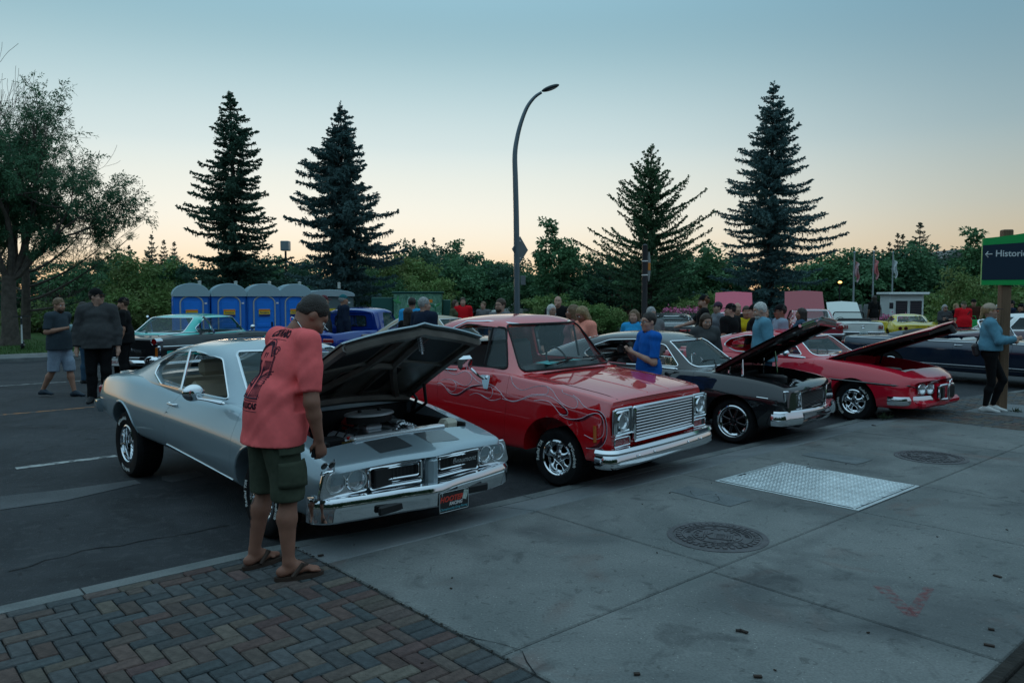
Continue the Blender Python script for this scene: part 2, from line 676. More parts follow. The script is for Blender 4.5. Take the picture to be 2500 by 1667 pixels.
		# light Laplacian smoothing
		for _ in range(smooth_it):
			S = np.zeros_like(V)
			n_ = np.zeros(len(V))
			for i in range(4):
				np.add.at(S, Fc[:, i], V[Fc[:, (i + 1) % 4]] + V[Fc[:, (i + 3) % 4]])
				np.add.at(n_, Fc[:, i], 2)
			V = V * .5 + .5 * S / np.maximum(n_, 1)[:, None]
		me = bpy.data.meshes.new(name)
		me.vertices.add(len(V))
		me.vertices.foreach_set('co', V.ravel())
		me.loops.add(Fc.size)
		me.loops.foreach_set('vertex_index', Fc.ravel().astype(np.int32))
		me.polygons.add(len(Fc))
		me.polygons.foreach_set('loop_start', np.arange(0, Fc.size, 4, dtype=np.int32))
		me.update(calc_edges=True)
		me.polygons.foreach_set('use_smooth', [True] * len(me.polygons))
		return me
# ---------------------------------------------------------------- the setting
KA = R(41.5)
KV, MV = Vector((math.cos(KA), math.sin(KA), 0)), Vector((math.sin(KA), -math.cos(KA), 0))
ORG = Vector((-1.6, 5.66, 0))
def ST(s, t, z=0.0):
	"""pavement frame: s along the kerb, t away from the road"""
	p = ORG + KV * s + MV * t
	return Vector((p.x, p.y, z))
def kerb_bend(s):
	"""the kerb bends slightly to the right past the fourth car"""
	return 0.0 if s < 9 else 0.012 * (s - 9) ** 2 if s < 16 else 0.588 + .168 * (s - 16)
# --- materials of the ground
def ground_mat(name, c1, c2, scale, fine, rough, bump, speck=None, stain=None):
	m = mat(name, c1, rough, spec=.22)
	t = m.node_tree
	b = t.nodes['Principled BSDF']
	tcn = t.nodes.new('ShaderNodeTexCoord')
	geo = t.nodes.new('ShaderNodeNewGeometry')
	def noise_(sc, det=6, dist=0.0):
		n = t.nodes.new('ShaderNodeTexNoise')
		n.inputs['Scale'].default_value = sc
		n.inputs['Detail'].default_value = det
		n.inputs['Distortion'].default_value = dist
		t.links.new(geo.outputs['Position'], n.inputs['Vector'])
		return n
	def mix_(fac, a, b_, mode='MIX'):
		x = t.nodes.new('ShaderNodeMix')
		x.data_type = 'RGBA'
		x.blend_type = mode
		for sock, val in ((x.inputs[0], fac), (x.inputs[6], a), (x.inputs[7], b_)):
			if isinstance(val, (tuple, list, float, int)):
				sock.default_value = val if not isinstance(val, (tuple, list)) else tuple(val) + ((1,) if len(val) == 3 else ())
			else:
				t.links.new(val, sock)
		return x.outputs[2]
	def ramp_(src, p0, p1, v0=(0, 0, 0, 1), v1=(1, 1, 1, 1)):
		r = t.nodes.new('ShaderNodeValToRGB')
		r.color_ramp.elements[0].position, r.color_ramp.elements[1].position = p0, p1
		r.color_ramp.elements[0].color, r.color_ramp.elements[1].color = v0, v1
		t.links.new(src, r.inputs[0])
		return r.outputs[0]
	base = mix_(ramp_(noise_(scale, 8, .4).outputs[0], .32, .68), c1, c2)
	f = noise_(fine, 3)
	base = mix_(.35, base, ramp_(f.outputs[0], .35, .65, (.35, .35, .35, 1), (.75, .75, .75, 1)), 'OVERLAY')
	if speck:
		vn = t.nodes.new('ShaderNodeTexVoronoi')
		vn.inputs['Scale'].default_value = speck[1]
		t.links.new(geo.outputs['Position'], vn.inputs['Vector'])
		sp = ramp_(vn.outputs['Distance'], .10, .16, (1, 1, 1, 1), (0, 0, 0, 1))
		pick = ramp_(noise_(speck[1] * .37, 1).outputs[0], .52, .56)
		ml = t.nodes.new('ShaderNodeMath')
		ml.operation = 'MULTIPLY'
		t.links.new(sp, ml.inputs[0])
		t.links.new(pick, ml.inputs[1])
		base = mix_(ml.outputs[0], base, speck[0])
	if stain:
		for (c, sc, lo, hi, amt) in stain:
			rr = ramp_(noise_(sc, 7, 1.2).outputs[0], lo, hi, (0, 0, 0, 1), (amt, amt, amt, 1))
			base = mix_(rr, base, c)
	t.links.new(base, b.inputs['Base Color'])
	bp = t.nodes.new('ShaderNodeBump')
	bp.inputs['Strength'].default_value = bump
	bp.inputs['Distance'].default_value = .012
	t.links.new(f.outputs[0], bp.inputs['Height'])
	t.links.new(bp.outputs[0], b.inputs['Normal'])
	return m
ASPHALT = ground_mat('asphalt', (.028, .031, .035), (.050, .053, .058), .9, 80, .78, .9, speck=((.15, .155, .16), 42), stain=[((.018, .019, .021), .55, .52, .70, .7), ((.075, .078, .082), 9, .55, .68, .45), ((.012, .012, .013), 5, .64, .72, .6), ((.085, .088, .09), 2.5, .60, .75, .4)])
CONCRETE = ground_mat('concrete', (.135, .145, .142), (.195, .20, .193), 1.3, 70, .86, .6, speck=((.36, .36, .34), 34), stain=[((.068, .072, .076), .7, .48, .72, .7), ((.05, .052, .055), 3.1, .58, .72, .6), ((.24, .245, .235), 8, .60, .70, .35), ((.06, .06, .058), 15, .62, .68, .5), ((.15, .075, .06), 1.1, .60, .76, .5)])
APRON = ground_mat('apron_concrete', (.14, .155, .16), (.19, .20, .205), 2.2, 120, .85, .3, stain=[((.13, .135, .14), 1.4, .5, .75, .5)])
KERBM = ground_mat('kerb_concrete', (.12, .135, .135), (.19, .20, .198), 2.6, 90, .88, .5, stain=[((.09, .095, .10), 2.0, .55, .72, .6)])
PATCHM = ground_mat('patch_concrete', (.11, .125, .13), (.16, .175, .18), 5, 140, .9, .4, stain=[((.12, .09, .06), 6, .62, .75, .5)])
SAND = mat('joint_sand', (.028, .028, .026), .95, var=.4, vscale=30)
SOIL = mat('bed_soil', (.018, .015, .012), .95, var=.5, vscale=14, bump=.8, bscale=25)
GRASSM = ground_mat('lawn', (.024, .058, .012), (.046, .098, .02), .6, 40, .9, .8, stain=[((.06, .07, .02), .35, .55, .7, .4)])
def sheet(name, pts, z, m, parent=None, kind='structure'):
	o = obj(name, mesh(name, [(p[0], p[1], z) for p in pts], [tuple(range(len(pts)))], False), m, parent)
	if parent is None:
		o['kind'] = kind
	return o
sheet('ground', [(-900, -300), (900, -300), (900, 1500), (-900, 1500)], -.06, GRASSM)
# road: between the near kerb and the far kerb, with the far parking lot beyond on the right
RW = 21.5
def P2(s, t):
	p = ST(s, t)
	return (p.x, p.y)
road = sheet('road', [P2(-70, .02), P2(9, .02), P2(12, .11 + .02), P2(16, .6), P2(90, 13), P2(90, -90), P2(9, -90), P2(4.2, -RW), P2(-70, -RW)], 0, ASPHALT)
def worn(name, c):
	m = mat(name, c, .75)
	t = m.node_tree
	b = t.nodes['Principled BSDF']
	geo = t.nodes.new('ShaderNodeNewGeometry')
	n = t.nodes.new('ShaderNodeTexNoise')
	n.inputs['Scale'].default_value = 9
	n.inputs['Detail'].default_value = 8
	t.links.new(geo.outputs['Position'], n.inputs['Vector'])
	r = t.nodes.new('ShaderNodeValToRGB')
	r.color_ramp.elements[0].position, r.color_ramp.elements[1].position = .40, .56
	r.color_ramp.elements[0].color = (.07, .072, .075, 1)
	r.color_ramp.elements[1].color = tuple(c) + (1,)
	t.links.new(n.outputs[0], r.inputs[0])
	t.links.new(r.outputs[0], b.inputs['Base Color'])
	return m
WLINE, OLINE = worn('white_line_paint', (.40, .41, .40)), worn('orange_line_paint', (.40, .17, .06))
def road_line(name, s0, s1, t, w, m, ang=None):
	a, b = ST(s0, t), ST(s1, t)
	if ang is not None:
		b = a + (KV * math.cos(ang) + MV * math.sin(ang)) * (s1 - s0)
	n = (b - a).normalized().cross(Vector((0, 0, 1))) * w / 2
	return sheet(name, [a - n, b - n, b + n, a + n], .004, m, road)
def st_of(p):
	d = Vector((p[0], p[1], 0)) - ORG
	return d.dot(KV), d.dot(MV)
for (ua, va, ub, vb, w, m) in ((0, 942, 230, 928, .10, WLINE), (0, 1012, 235, 994, .10, OLINE), (38, 1143, 285, 1113, .13, WLINE)):
	a, b = G(ua, va), G(ub, vb)
	sa, ta = st_of(a)
	sb, tb = st_of(b)
	L = 22 if va < 1100 else 0
	road_line('lane_line', sa - L, sb + (34 if L else 0), (ta + tb) / 2, w, m)
# thin tar-dark cracks
CRACK = mat('crack', (.006, .006, .007), .95)
def crack(path, w=.012, z=.003, parent=None, seed=1):
	rnd = random.Random(seed)
	pts = [Vector(p) for p in path]
	fine = []
	for a, b in zip(pts, pts[1:]):
		n = max(2, int((b - a).length / .12))
		pr = (b - a).normalized().cross(Vector((0, 0, 1)))
		for i in range(n):
			fine.append(a + (b - a) * (i / n) + pr * rnd.gauss(0, .022))
	fine.append(pts[-1])
	v, f = [], []
	for i, p in enumerate(fine):
		t = (fine[min(i + 1, len(fine) - 1)] - fine[max(i - 1, 0)]).normalized()
		pr = t.cross(Vector((0, 0, 1))) * w * rnd.uniform(.3, 1)
		v += [(p.x + pr.x, p.y + pr.y, z), (p.x - pr.x, p.y - pr.y, z)]
		if i:
			f.append((2 * i - 2, 2 * i - 1, 2 * i + 1, 2 * i))
	return obj('crack', mesh('crack', v, f, False), CRACK, parent)
for pth, sd, w_ in (([(20, 1395), (200, 1345), (420, 1308), (560, 1282)], 3, .009), ([(0, 1130), (130, 1090), (260, 1085)], 5, .006)):
	crack([G(u, v) for u, v in pth], w_, .004, road, sd)
# a lighter dust-grey repair band crossing the parking lane (as the photograph shows it beside the silver car)
BAND = ground_mat('road_repair', (.075, .08, .085), (.11, .115, .12), 2.0, 70, .85, .7)
def repair(pix):
	return sheet('road_repair', [G(u, v) for u, v in pix], .0045, BAND, road)
repair([(0, 1212), (150, 1196), (330, 1172), (345, 1180), (160, 1222), (0, 1245)])
repair([(395, 1163), (480, 1150), (500, 1160), (420, 1178), (395, 1172)])
# --- kerb in cast lengths
def kerb_h(s):
	return .10 if s < -.1 else .10 - .06 * min(1, (s + .1) / .9)
kerb = thing('kerb', 'kerb', 'kerb')
del kerb['label'], kerb['category']
kerb['kind'] = 'structure'
s_ = -9.0
while s_ < 26:
	L = 1.9
	v, f = [], []
	NS = 5
	for i in range(NS + 1):
		s = s_ + .006 + (L - .012) * i / NS
		h, bd = kerb_h(s), kerb_bend(s)
		for (t, z) in ((-.16, -.1), (-.155, h - .012), (-.142, h), (-.006, h + .001), (-.006, -.1)):
			v.append(tuple(ST(s, t + bd, z)))
	for i in range(NS):
		for k in range(4):
			f.append((i * 5 + k, i * 5 + k + 1, i * 5 + k + 6, i * 5 + k + 5))
	f += [tuple(range(5))[::-1], tuple(NS * 5 + k for k in range(5))]
	o = obj('kerb_stone', mesh('kerb_stone', v, [q[::-1] for q in f], True, 25), KERBM, kerb)
	s_ += L
# --- pavement: sub-base with slabs and bricks laid on it
base_pts = [P2(s, kerb_bend(s) - .004) for s in (-9, -4, 0, 4, 9, 11, 13, 16, 26)] + [P2(26, 6.5), P2(26, 12), P2(-9, 12)]
pavement = sheet('pavement', base_pts, .022, SAND)
TOP = .10
def slab(name, s0, s1, t0, t1, m, parent, top=TOP, gap=.006, z0=.0, tz=None, jit=0.0):
	"""one cast slab in the pavement frame; tz gives the height at its four corners' t"""
	s0, s1, t0, t1 = s0 + gap, s1 - gap, t0 + gap, t1 - gap
	b = .008
	def H(s, t):
		return (tz(s, t) if tz else top) + jit
	v = []
	for (ds, dt, dz) in ((0, 0, None), (0, 0, -b), (b, b, 0)):
		for (s, t, a, c) in ((s0, t0, 1, 1), (s1, t0, -1, 1), (s1, t1, -1, -1), (s0, t1, 1, -1)):
			S, T = s + a * ds, t + c * dt
			bend = kerb_bend(S) * max(0, 1 - T / 3)
			v.append(tuple(ST(S, T + bend, z0 if dz is None else H(S, T) + dz)))
	f = [(8, 9, 10, 11)]
	for r in (0, 4):
		for k in range(4):
			f.append((r + k, r + (k + 1) % 4, r + 4 + (k + 1) % 4, r + 4 + k))
	return obj(name, mesh(name, v, [q[::-1] for q in f], False), m, parent)
def apron_z(s, t):
	return kerb_h(s) + (TOP - kerb_h(s)) * min(1, max(0, t / .47))
SJ = [0, 1.98, 4.07, 5.40, 7.95, 9.75]
for i in range(5):
	a, b = SJ[i], SJ[i + 1]
	slab('slab', a, b, 0, .47, APRON, pavement, tz=apron_z, gap=.004)
	if i == 2:
		slab('slab', a, b, .47, .86, CONCRETE, pavement, gap=.005)
	else:
		slab('slab', a, b, .47, 2.33, CONCRETE, pavement, jit=.001 * ((i * 7) % 3 - 1))
SJ2 = [0, 1.86, 4.05, 5.40, 7.95, 9.75]
for i in range(5):
	slab('slab', SJ2[i], SJ2[i + 1], 2.33, 4.07, CONCRETE, pavement, jit=.001 * ((i * 5) % 3 - 1))
# planting bed edge on the near right
slab('bed_edging', -3, 9.75, 4.07, 4.15, SOIL, pavement, top=.118)
bed = sheet('planting_bed', [P2(-9, 4.15), P2(26, 4.15), P2(26, 12), P2(-9, 12)], .098, SOIL)
# --- bricks
BR = []
for nm, c in (('brick_grey', (.062, .066, .068)), ('brick_brown', (.080, .062, .054)), ('brick_red', (.088, .056, .050)), ('brick_tan', (.098, .082, .068)), ('brick_slate', (.052, .062, .066))):
	BR.append(objvar(mat(nm, c, .88, var=.28, vscale=22, bump=.5, bscale=90), .22, .015))
BL, BW = .20, .10
def brick_mesh(l, w, name='brick'):
	return MB().box((0, 0, -.02), (l - .007, w - .007, .05), .006).mesh(name, False)
brick_shared = [[brick_mesh(BL, BW) for _ in BR] for o_ in (0, 1)]
for oi, row in enumerate(brick_shared):
	for mi_, me in enumerate(row):
		me.materials.append(BR[mi_])
brick_jobs = []
def want_brick(s0, s1, t0, t1):
	if s1 - s0 < .03 or t1 - t0 < .03:
		return
	brick_jobs.append((s0, s1, t0, t1))
def herring(S0, S1, T0, T1):
	w = BW
	nx, ny = int((S1 - S0) / w) + 3, int((T1 - T0) / w) + 3
	for x in range(-2, nx):
		for y in range(-2, ny):
			k = (x - y) % 4
			if k == 0:
				a = (S0 + x * w, S0 + (x + 2) * w, T0 + y * w, T0 + (y + 1) * w)
			elif k == 3:
				a = (S0 + x * w, S0 + (x + 1) * w, T0 + y * w, T0 + (y + 2) * w)
			else:
				continue
			want_brick(max(a[0], S0), min(a[1], S1), max(a[2], T0), min(a[3], T1))
# border courses and field, left of the slabs
t_ = 0.0
while t_ < 4.0:
	want_brick(-.02 - BL, -.02, t_, t_ + BW)
	t_ += BW
s_ = -.02 - BL
while s_ > -5:
	want_brick(s_ - BL, s_, 0, BW)
	s_ -= BL
herring(-5.0, -.02 - BL, BW, 4.05)
def to_px(p):
	c, s = math.cos(CAM_PITCH), math.sin(CAM_PITCH)
	z = p[2] - CAM_H
	d = p[1] * c - z * s
	if d < .1:
		return None
	return 1250 + CAM_F * p[0] / d, 833.5 - CAM_F * (p[1] * s + z * c) / d
def brick_rank(j):
	c = ST((j[0] + j[1]) / 2, (j[2] + j[3]) / 2, TOP)
	q = to_px(c)
	inside = q and -60 < q[0] < 2560 and -60 < q[1] < 1740
	return (0 if inside else 1, c.length)
rb = random.Random(3)
def brick_color(s, t):
	# dusty grey towards the kerb, browner away from it
	wts = [3, 1.2, .6, .5, 2] if t < .9 else [1.6, 1.6, 1.1, 1.0, 1.5]
	return rb.choices(range(5), wts)[0]
def lay_bricks(jobs, limit, parent):
	jobs = sorted(jobs, key=brick_rank)
	extra = MB()
	emats = BR
	for n, (a, b, c, d) in enumerate(jobs):
		ls, lt = b - a, d - c
		cs, ct = (a + b) / 2, (c + d) / 2
		mi_ = brick_color(cs, ct)
		dz = rb.gauss(0, .0016)
		p = ST(cs, ct + kerb_bend(cs) * max(0, 1 - ct / 3), TOP - .003 + dz)
		tilt = (rb.gauss(0, .006), rb.gauss(0, .006), KA + rb.gauss(0, .008))
		full = abs(max(ls, lt) - BL) < .004 and abs(min(ls, lt) - BW) < .004
		if n < limit:
			if full:
				o = obj('brick', brick_shared[0][mi_], None, parent, p, (tilt[0], tilt[1], tilt[2] + (0 if ls > lt else math.pi / 2)))
			else:
				o = obj('brick', brick_mesh(ls, lt), BR[mi_], parent, p, tilt)
		else:
			extra.mi(mi_)
			extra.box(Vector(p) + Vector((0, 0, -.02)), (ls - .007, lt - .007, .05), .006, Euler(tilt).to_matrix())
	if extra.v:
		o = extra.build('brick_paving', None, parent, False, mats=emats)
		o['kind'] = 'stuff'
lay_bricks(brick_jobs, 300, pavement)
# the brick field past the concrete on the right
brick_jobs = []
herring(9.76, 14.5, 0.0, 4.05)
lay_bricks(brick_jobs, 0, pavement)
# weathered corner of the slab by the bricks: broken edge crumbs and dirt
DIRT = mat('dirt', (.03, .026, .02), .95, var=.4, vscale=40)
def crumbs(name, spots, m, kind='stuff', parent=None, zc=TOP):
	mb = MB()
	for (s, t, r) in spots:
		p = ST(s, t, zc)
		mb.ell(p, (r * rb.uniform(.7, 1.6), r * rb.uniform(.7, 1.4), r * .5), 5, 4, rotm(z=rb.uniform(0, 180)))
	o = mb.build(name, m, parent, False)
	o['kind'] = kind
	return o
crumbs('joint_dirt', [(rb.gauss(-.010, .010), rb.uniform(.0, 2.4), rb.uniform(.003, .008)) for _ in range(150)], DIRT, parent=pavement, zc=TOP - .004)
for pth, sd in (([(1130, 1553), (1200, 1560), (1262, 1590), (1310, 1640), (1345, 1667)], 11),):
	crack([G(u, v, TOP + .0025) for u, v in pth], .004, TOP + .0025, pavement, sd)
# repair patches in the concrete
def patch(pix):
	pts = []
	P_ = [Vector(G(u, v, TOP)) for u, v in pix]
	for a, b in zip(P_, P_[1:] + P_[:1]):
		for i in range(5):
			q = a + (b - a) * i / 5
			pts.append((q.x + rb.gauss(0, .006), q.y + rb.gauss(0, .006)))
	sheet('patch', pts, TOP + .004, PATCHM, pavement)
patch([(1635, 1200), (1683, 1186), (1835, 1221), (1781, 1237)])
patch([(1957, 1111), (1991, 1102), (2130, 1123), (2091, 1134)])
crack([G(u, v, TOP) for u, v in ((1690, 1199), (1700, 1213), (1740, 1206), (1755, 1213), (1745, 1226))], .004, TOP + .0065, pavement, 21)
# red sprayed V mark
RSPRAY = mat('red_spray', (.30, .055, .06), .9)
t = RSPRAY.node_tree
geo = t.nodes.new('ShaderNodeNewGeometry')
nn = t.nodes.new('ShaderNodeTexNoise')
nn.inputs['Scale'].default_value = 26
nn.inputs['Detail'].default_value = 8
t.links.new(geo.outputs['Position'], nn.inputs['Vector'])
rr_ = t.nodes.new('ShaderNodeMapRange')
rr_.inputs[1].default_value, rr_.inputs[2].default_value = .40, .72
rr_.inputs[3].default_value, rr_.inputs[4].default_value = 0, .55
t.links.new(nn.outputs[0], rr_.inputs[0])
t.links.new(rr_.outputs[0], t.nodes['Principled BSDF'].inputs['Alpha'])
mb = MB()
for pa, pb, w0, w1 in (((2150, 1430), (2222, 1500), .05, .035), ((2222, 1505), (2268, 1435), .035, .03)):
	a, b = G(*pa, TOP), G(*pb, TOP)
	n = (b - a).normalized().cross(Vector((0, 0, 1)))
	z = Vector((0, 0, .004))
	mb.add([a + n * w0 + z, a - n * w0 + z, b - n * w1 + z, b + n * w1 + z], [(3, 2, 1, 0)])
mb.build('spray_mark', RSPRAY, pavement, False)
# twigs, leaves and grit lying about
LITTER = mat('litter', (.035, .022, .016), .9, var=.4)
mb = MB()
for _ in range(26):
	s, t2 = rb.uniform(-1.5, 8.5), rb.uniform(.2, 4)
	p = ST(s, t2, TOP + .005)
	l = rb.uniform(.006, .020)
	mb.box(p, (l, l * rb.uniform(.25, .6), .006), 0, rotm(z=rb.uniform(0, 180)))
for (u, v, l) in ((1803, 1541, .03), (1815, 1543, .05), (2435, 1408, .05), (2415, 1577, .05), (2420, 1538, .03), (1850, 1653, .04), (1555, 1647, .03), (783, 1357, .04), (2133, 1039, .06)):
	mb.box(G(u, v, TOP) + Vector((0, 0, .007)), (l, .02, .008), 0, rotm(z=rb.uniform(0, 180)))
o = mb.build('litter', LITTER, None, False)
tag(o, None, None, None, 'stuff')
# --- steel access hatch with tread plate
GALV = mat('galvanised_steel', (.62, .66, .67), .38, .85, var=.18, vscale=5, bump=.15, bscale=40)
hs0, hs1, ht0, ht1 = 4.08, 5.39, .87, 2.32
hc = ST((hs0 + hs1) / 2, (ht0 + ht1) / 2, TOP)
hatch = thing('access_hatch', 'rectangular galvanised steel hatch with tread pattern set in the concrete', 'hatch', hc, KA)
hw, hd = hs1 - hs0, ht1 - ht0
MB().box((0, 0, -.012), (hw, hd, .03), .003).build('frame', GALV, hatch, False)
MB().box((0, .012, -.004), (hw - .07, hd - .10, .024), .002).build('door_plate', GALV, hatch, False)
mb = MB()
nxs, nys = 34, 36
for i in range(nxs):
	for j in range(nys):
		x = -hw / 2 + .06 + (hw - .12) * i / (nxs - 1)
		y = -hd / 2 + .09 + (hd - .16) * (j + (.5 if i % 2 else 0)) / nys
		a = R(45 if (i + j) % 2 else -45)
		ca, sa = math.cos(a), math.sin(a)
		l, w_ = .017, .0065
		pts = [(l, 0), (0, w_), (-l, 0), (0, -w_)]
		mb.add([(x + p * ca - q * sa, y + p * sa + q * ca, .0078) for p, q in pts] + [(x, y, .0118)], [(0, 1, 4), (1, 2, 4), (2, 3, 4), (3, 0, 4)])
mb.build('tread_studs', GALV, hatch, False)
mb = MB()
for y in (-hd / 2 + .035, ):
	mb.box((0, y, .0042), (hw - .05, .006, .003))
for x in (-hw / 2 + .028, hw / 2 - .028):
	mb.box((x, .01, .0042), (.004, hd - .10, .003))
mb.build('joint_line', BLACKP, hatch, False)
for x in (-.42, 0, .42):
	MB().box((x, -hd / 2 + .05, .009), (.10, .03, .008), .002).build('hinge', GALV, hatch, False)
MB().box((-hw / 2 + .4, hd / 2 - .06, .0085), (.14, .022, .003)).build('handle_slot', BLACKP, hatch, False)
MB().box((hw / 2 - .06, .3, .0085), (.022, .22, .003)).build('handle_slot', BLACKP, hatch, False)
# --- cast iron covers
IRON = mat('cast_iron', (.105, .10, .105), .55, .55, var=.25, vscale=9, bump=.35, bscale=80)
def polar_text(body, size, rad, a0, spread, inward=False, ext=.003):
	v, f = text_mesh(body, size, ext, .0, 'CENTER', 0, 1.05)
	out = []
	for (x, y, z) in v:
		a = a0 + (x / rad) * (1 if inward else -1)
		r = rad + (-y if inward else y)
		out.append((r * math.cos(a), r * math.sin(a), z))
	return out, f
def cover(label, c, r, rot, words):
	o = thing('manhole_cover', label, 'manhole cover', (c.x, c.y, TOP), rot)
	MB().lathe([(r, -.03), (r, .004), (r - .006, .007), (r * .885, .007), (r * .87, -.006)], n=64).build('frame_ring', IRON, o)
	k = r * .86
	mb = MB().lathe([(k, -.01), (k, .003), (k * .985, .005), (k * .82, .005), (k * .815, .012), (k * .785, .012), (k * .78, .005), (k * .585, .005), (k * .58, .012), (k * .545, .012), (k * .54, .005), (0.001, .005)], n=64)
	mb.build('lid', IRON, o)
	mb = MB()
	for i in range(34):
		a = 2 * math.pi * i / 34
		mb.box((k * .905 * math.cos(a), k * .905 * math.sin(a), .009), (.036, .034, .010), .003, rotm(z=math.degrees(a)))
	for i in range(18):
		if i % 6 in (0,):
			continue
		a = 2 * math.pi * (i + .5) / 18
		mb.box((k * .47 * math.cos(a), k * .47 * math.sin(a), .008), (.022, .02, .008), .002, rotm(z=math.degrees(a)))
	mb.build('grip_blocks', IRON, o, False)['kind'] = 'stuff'
	mb = MB()
	for a0, wd, inw in words:
		v, f = polar_text(wd, k * .15, k * .685, a0, 1, inw)
		mb.add([(x, y, z + .007) for x, y, z in v], f)
	mb.build('cast_lettering', IRON, o, False)['kind'] = 'stuff'
	# emblem: K with a bracketed comb of bars
	mb = MB()
	e = k * .33
	def bar(x0, y0, x1, y1, w_=.012):
		a, b = Vector((x0 * e, y0 * e, .008)), Vector((x1 * e, y1 * e, .008))
		d = b - a
		mb.box((a + b) / 2, (d.length + w_, w_, .009), .002, rotm(z=math.degrees(math.atan2(d.y, d.x))))
	bar(-1, -.75, -1, .8, .014); bar(-.82, -.75, -.82, .8, .014)
	bar(-.8, 0, -.4, .55); bar(-.8, 0, -.45, -.75); bar(-.45, -.75, 1, -.75); bar(1, -.75, 1, .45)
	bar(-.1, .35, -.1, -.7)
	for i in range(4):
		bar(0, .35 - .28 * i, .4, .35 - .28 * i, .014)
	bar(.42, .4, .42, -.5); bar(.62, .45, .62, -.65); bar(.82, .45, .82, -.65); bar(.62, 0, .82, 0)
	mb.build('cast_emblem', IRON, o, False)
	mb = MB()
	for a in (1.25, 1.75, 4.4, 4.9):
		mb.ell((k * .685 * math.cos(a), k * .685 * math.sin(a), .006), (.017, .011, .003), 8, 4)
	mb.build('pick_hole', BLACKP, o, False)['kind'] = 'stuff'
	return o
cover('large round iron manhole cover nearest the camera beside a joint', ST(2.54, 1.93), .38, R(-20), [(R(150), 'TELECOM', False), (R(35), 'CONDUIT', False), (R(-35), 'SS', False), (R(215), 'PED', False), (R(-75), 'DESIGN', True)])
cover('round iron manhole cover beyond the steel hatch', ST(6.92, 1.86), .385, R(15), [(R(150), 'TELECOM', False), (R(35), 'CONDUIT', False), (R(215), 'PED', False)])
# --- far side: kerb, pavement strip, lawn
far_walk = sheet('far_pavement', [P2(-70, -RW - .16), P2(4.2, -RW - .16), P2(4.2, -RW - 1.9), P2(-70, -RW - 1.9)], .12, CONCRETE)
mb = MB()
a, b = ST(-70, -RW, 0), ST(4.2, -RW, 0)
mid = (a + b) / 2
mb.box((mid.x, mid.y, .03), (74.2, .16, .2), .02, rotm(z=41.5))
o = mb.build('far_kerb', KERBM)
o['kind'] = 'structure'
lawn = sheet('lawn', [P2(-70, -RW - 1.9), P2(4.2, -RW - 1.9), P2(8, -70), P2(-90, -70)], .10, GRASSM)
# grass blades on the lawn near the big tree
BLADE = objvar(mat('grass_blade', (.035, .085, .014), .7, col2=(.06, .12, .025), var=.2, vscale=1.5), .1)
v, f = [], []
rg = random.Random(5)
for _ in range(9000):
	s, t2 = rg.uniform(-14, 4), -RW - 1.9 - abs(rg.gauss(0, 5))
	p = ST(s, t2, .1)
	q = to_px(p)
	if not q or q[0] < -120 or q[0] > 420:
		continue
	a, h, w_ = rg.uniform(0, 6.28), rg.uniform(.05, .14), .012
	dx, dy = math.cos(a) * w_, math.sin(a) * w_
	lx, ly = rg.gauss(0, .03), rg.gauss(0, .03)
	n = len(v)
	v += [(p.x - dx, p.y - dy, .1), (p.x + dx, p.y + dy, .1), (p.x + lx, p.y + ly, .1 + h)]
	f.append((n, n + 1, n + 2))
o = obj('grass_blades', mesh('grass_blades', v, f, False), BLADE)
tag(o, None, None, None, 'stuff')
# ---------------------------------------------------------------- trees
def leafmat(name, c, c2, rough=.65):
	m = mat(name, c, rough, col2=c2, var=.3, vscale=.9, spec=.2)
	b = m.node_tree.nodes['Principled BSDF']
	t = m.node_tree
	tr = t.nodes.new('ShaderNodeBsdfTranslucent')
	mx = t.nodes.new('ShaderNodeMixShader')
	mx.inputs[0].default_value = .22
	src = b.inputs['Base Color'].links[0].from_socket
	t.links.new(src, tr.inputs[0])
	out = [n for n in t.nodes if n.type == 'OUTPUT_MATERIAL'][0]
	t.links.new(b.outputs[0], mx.inputs[1])
	t.links.new(tr.outputs[0], mx.inputs[2])
	t.links.new(mx.outputs[0], out.inputs[0])
	return objvar(m, .18, .012)
SPRUCE = leafmat('spruce_needles', (0.044, 0.099, 0.071), (0.085, 0.162, 0.119))
BLUESP = leafmat('blue_spruce_needles', (0.076, 0.162, 0.162), (0.145, 0.240, 0.240))
LARCHM = leafmat('larch_needles', (0.058, 0.136, 0.068), (0.111, 0.212, 0.105))
ASHM = leafmat('ash_leaves', (0.048, 0.128, 0.068), (0.093, 0.204, 0.102))
LEAF1 = leafmat('leaves_mid', (0.051, 0.136, 0.068), (0.112, 0.238, 0.109))
LEAF2 = leafmat('leaves_bright', (0.102, 0.221, 0.058), (0.196, 0.240, 0.093))
LEAF3 = leafmat('leaves_dark', (0.034, 0.092, 0.058), (0.071, 0.156, 0.095))
BARK = mat('bark', (.045, .036, .030), .9, var=.4, vscale=6, bump=.9, bscale=14)
BARKP = mat('pale_bark', (.085, .070, .058), .9, var=.35, vscale=6, bump=.8, bscale=14)
def quads_mesh(name, V, nper):
	"""V: (n*nper, 3) array of polygon corners"""
	n = len(V) // nper
	me = bpy.data.meshes.new(name)
	me.vertices.add(len(V))
	me.vertices.foreach_set('co', np.asarray(V, np.float32).ravel())
	me.loops.add(n * nper)
	me.loops.foreach_set('vertex_index', np.arange(n * nper, dtype=np.int32))
	me.polygons.add(n)
	me.polygons.foreach_set('loop_start', np.arange(0, n * nper, nper, dtype=np.int32))
	me.update(calc_edges=True)
	return me
def unit(a):
	return a / np.maximum(np.linalg.norm(a, axis=-1, keepdims=True), 1e-9)
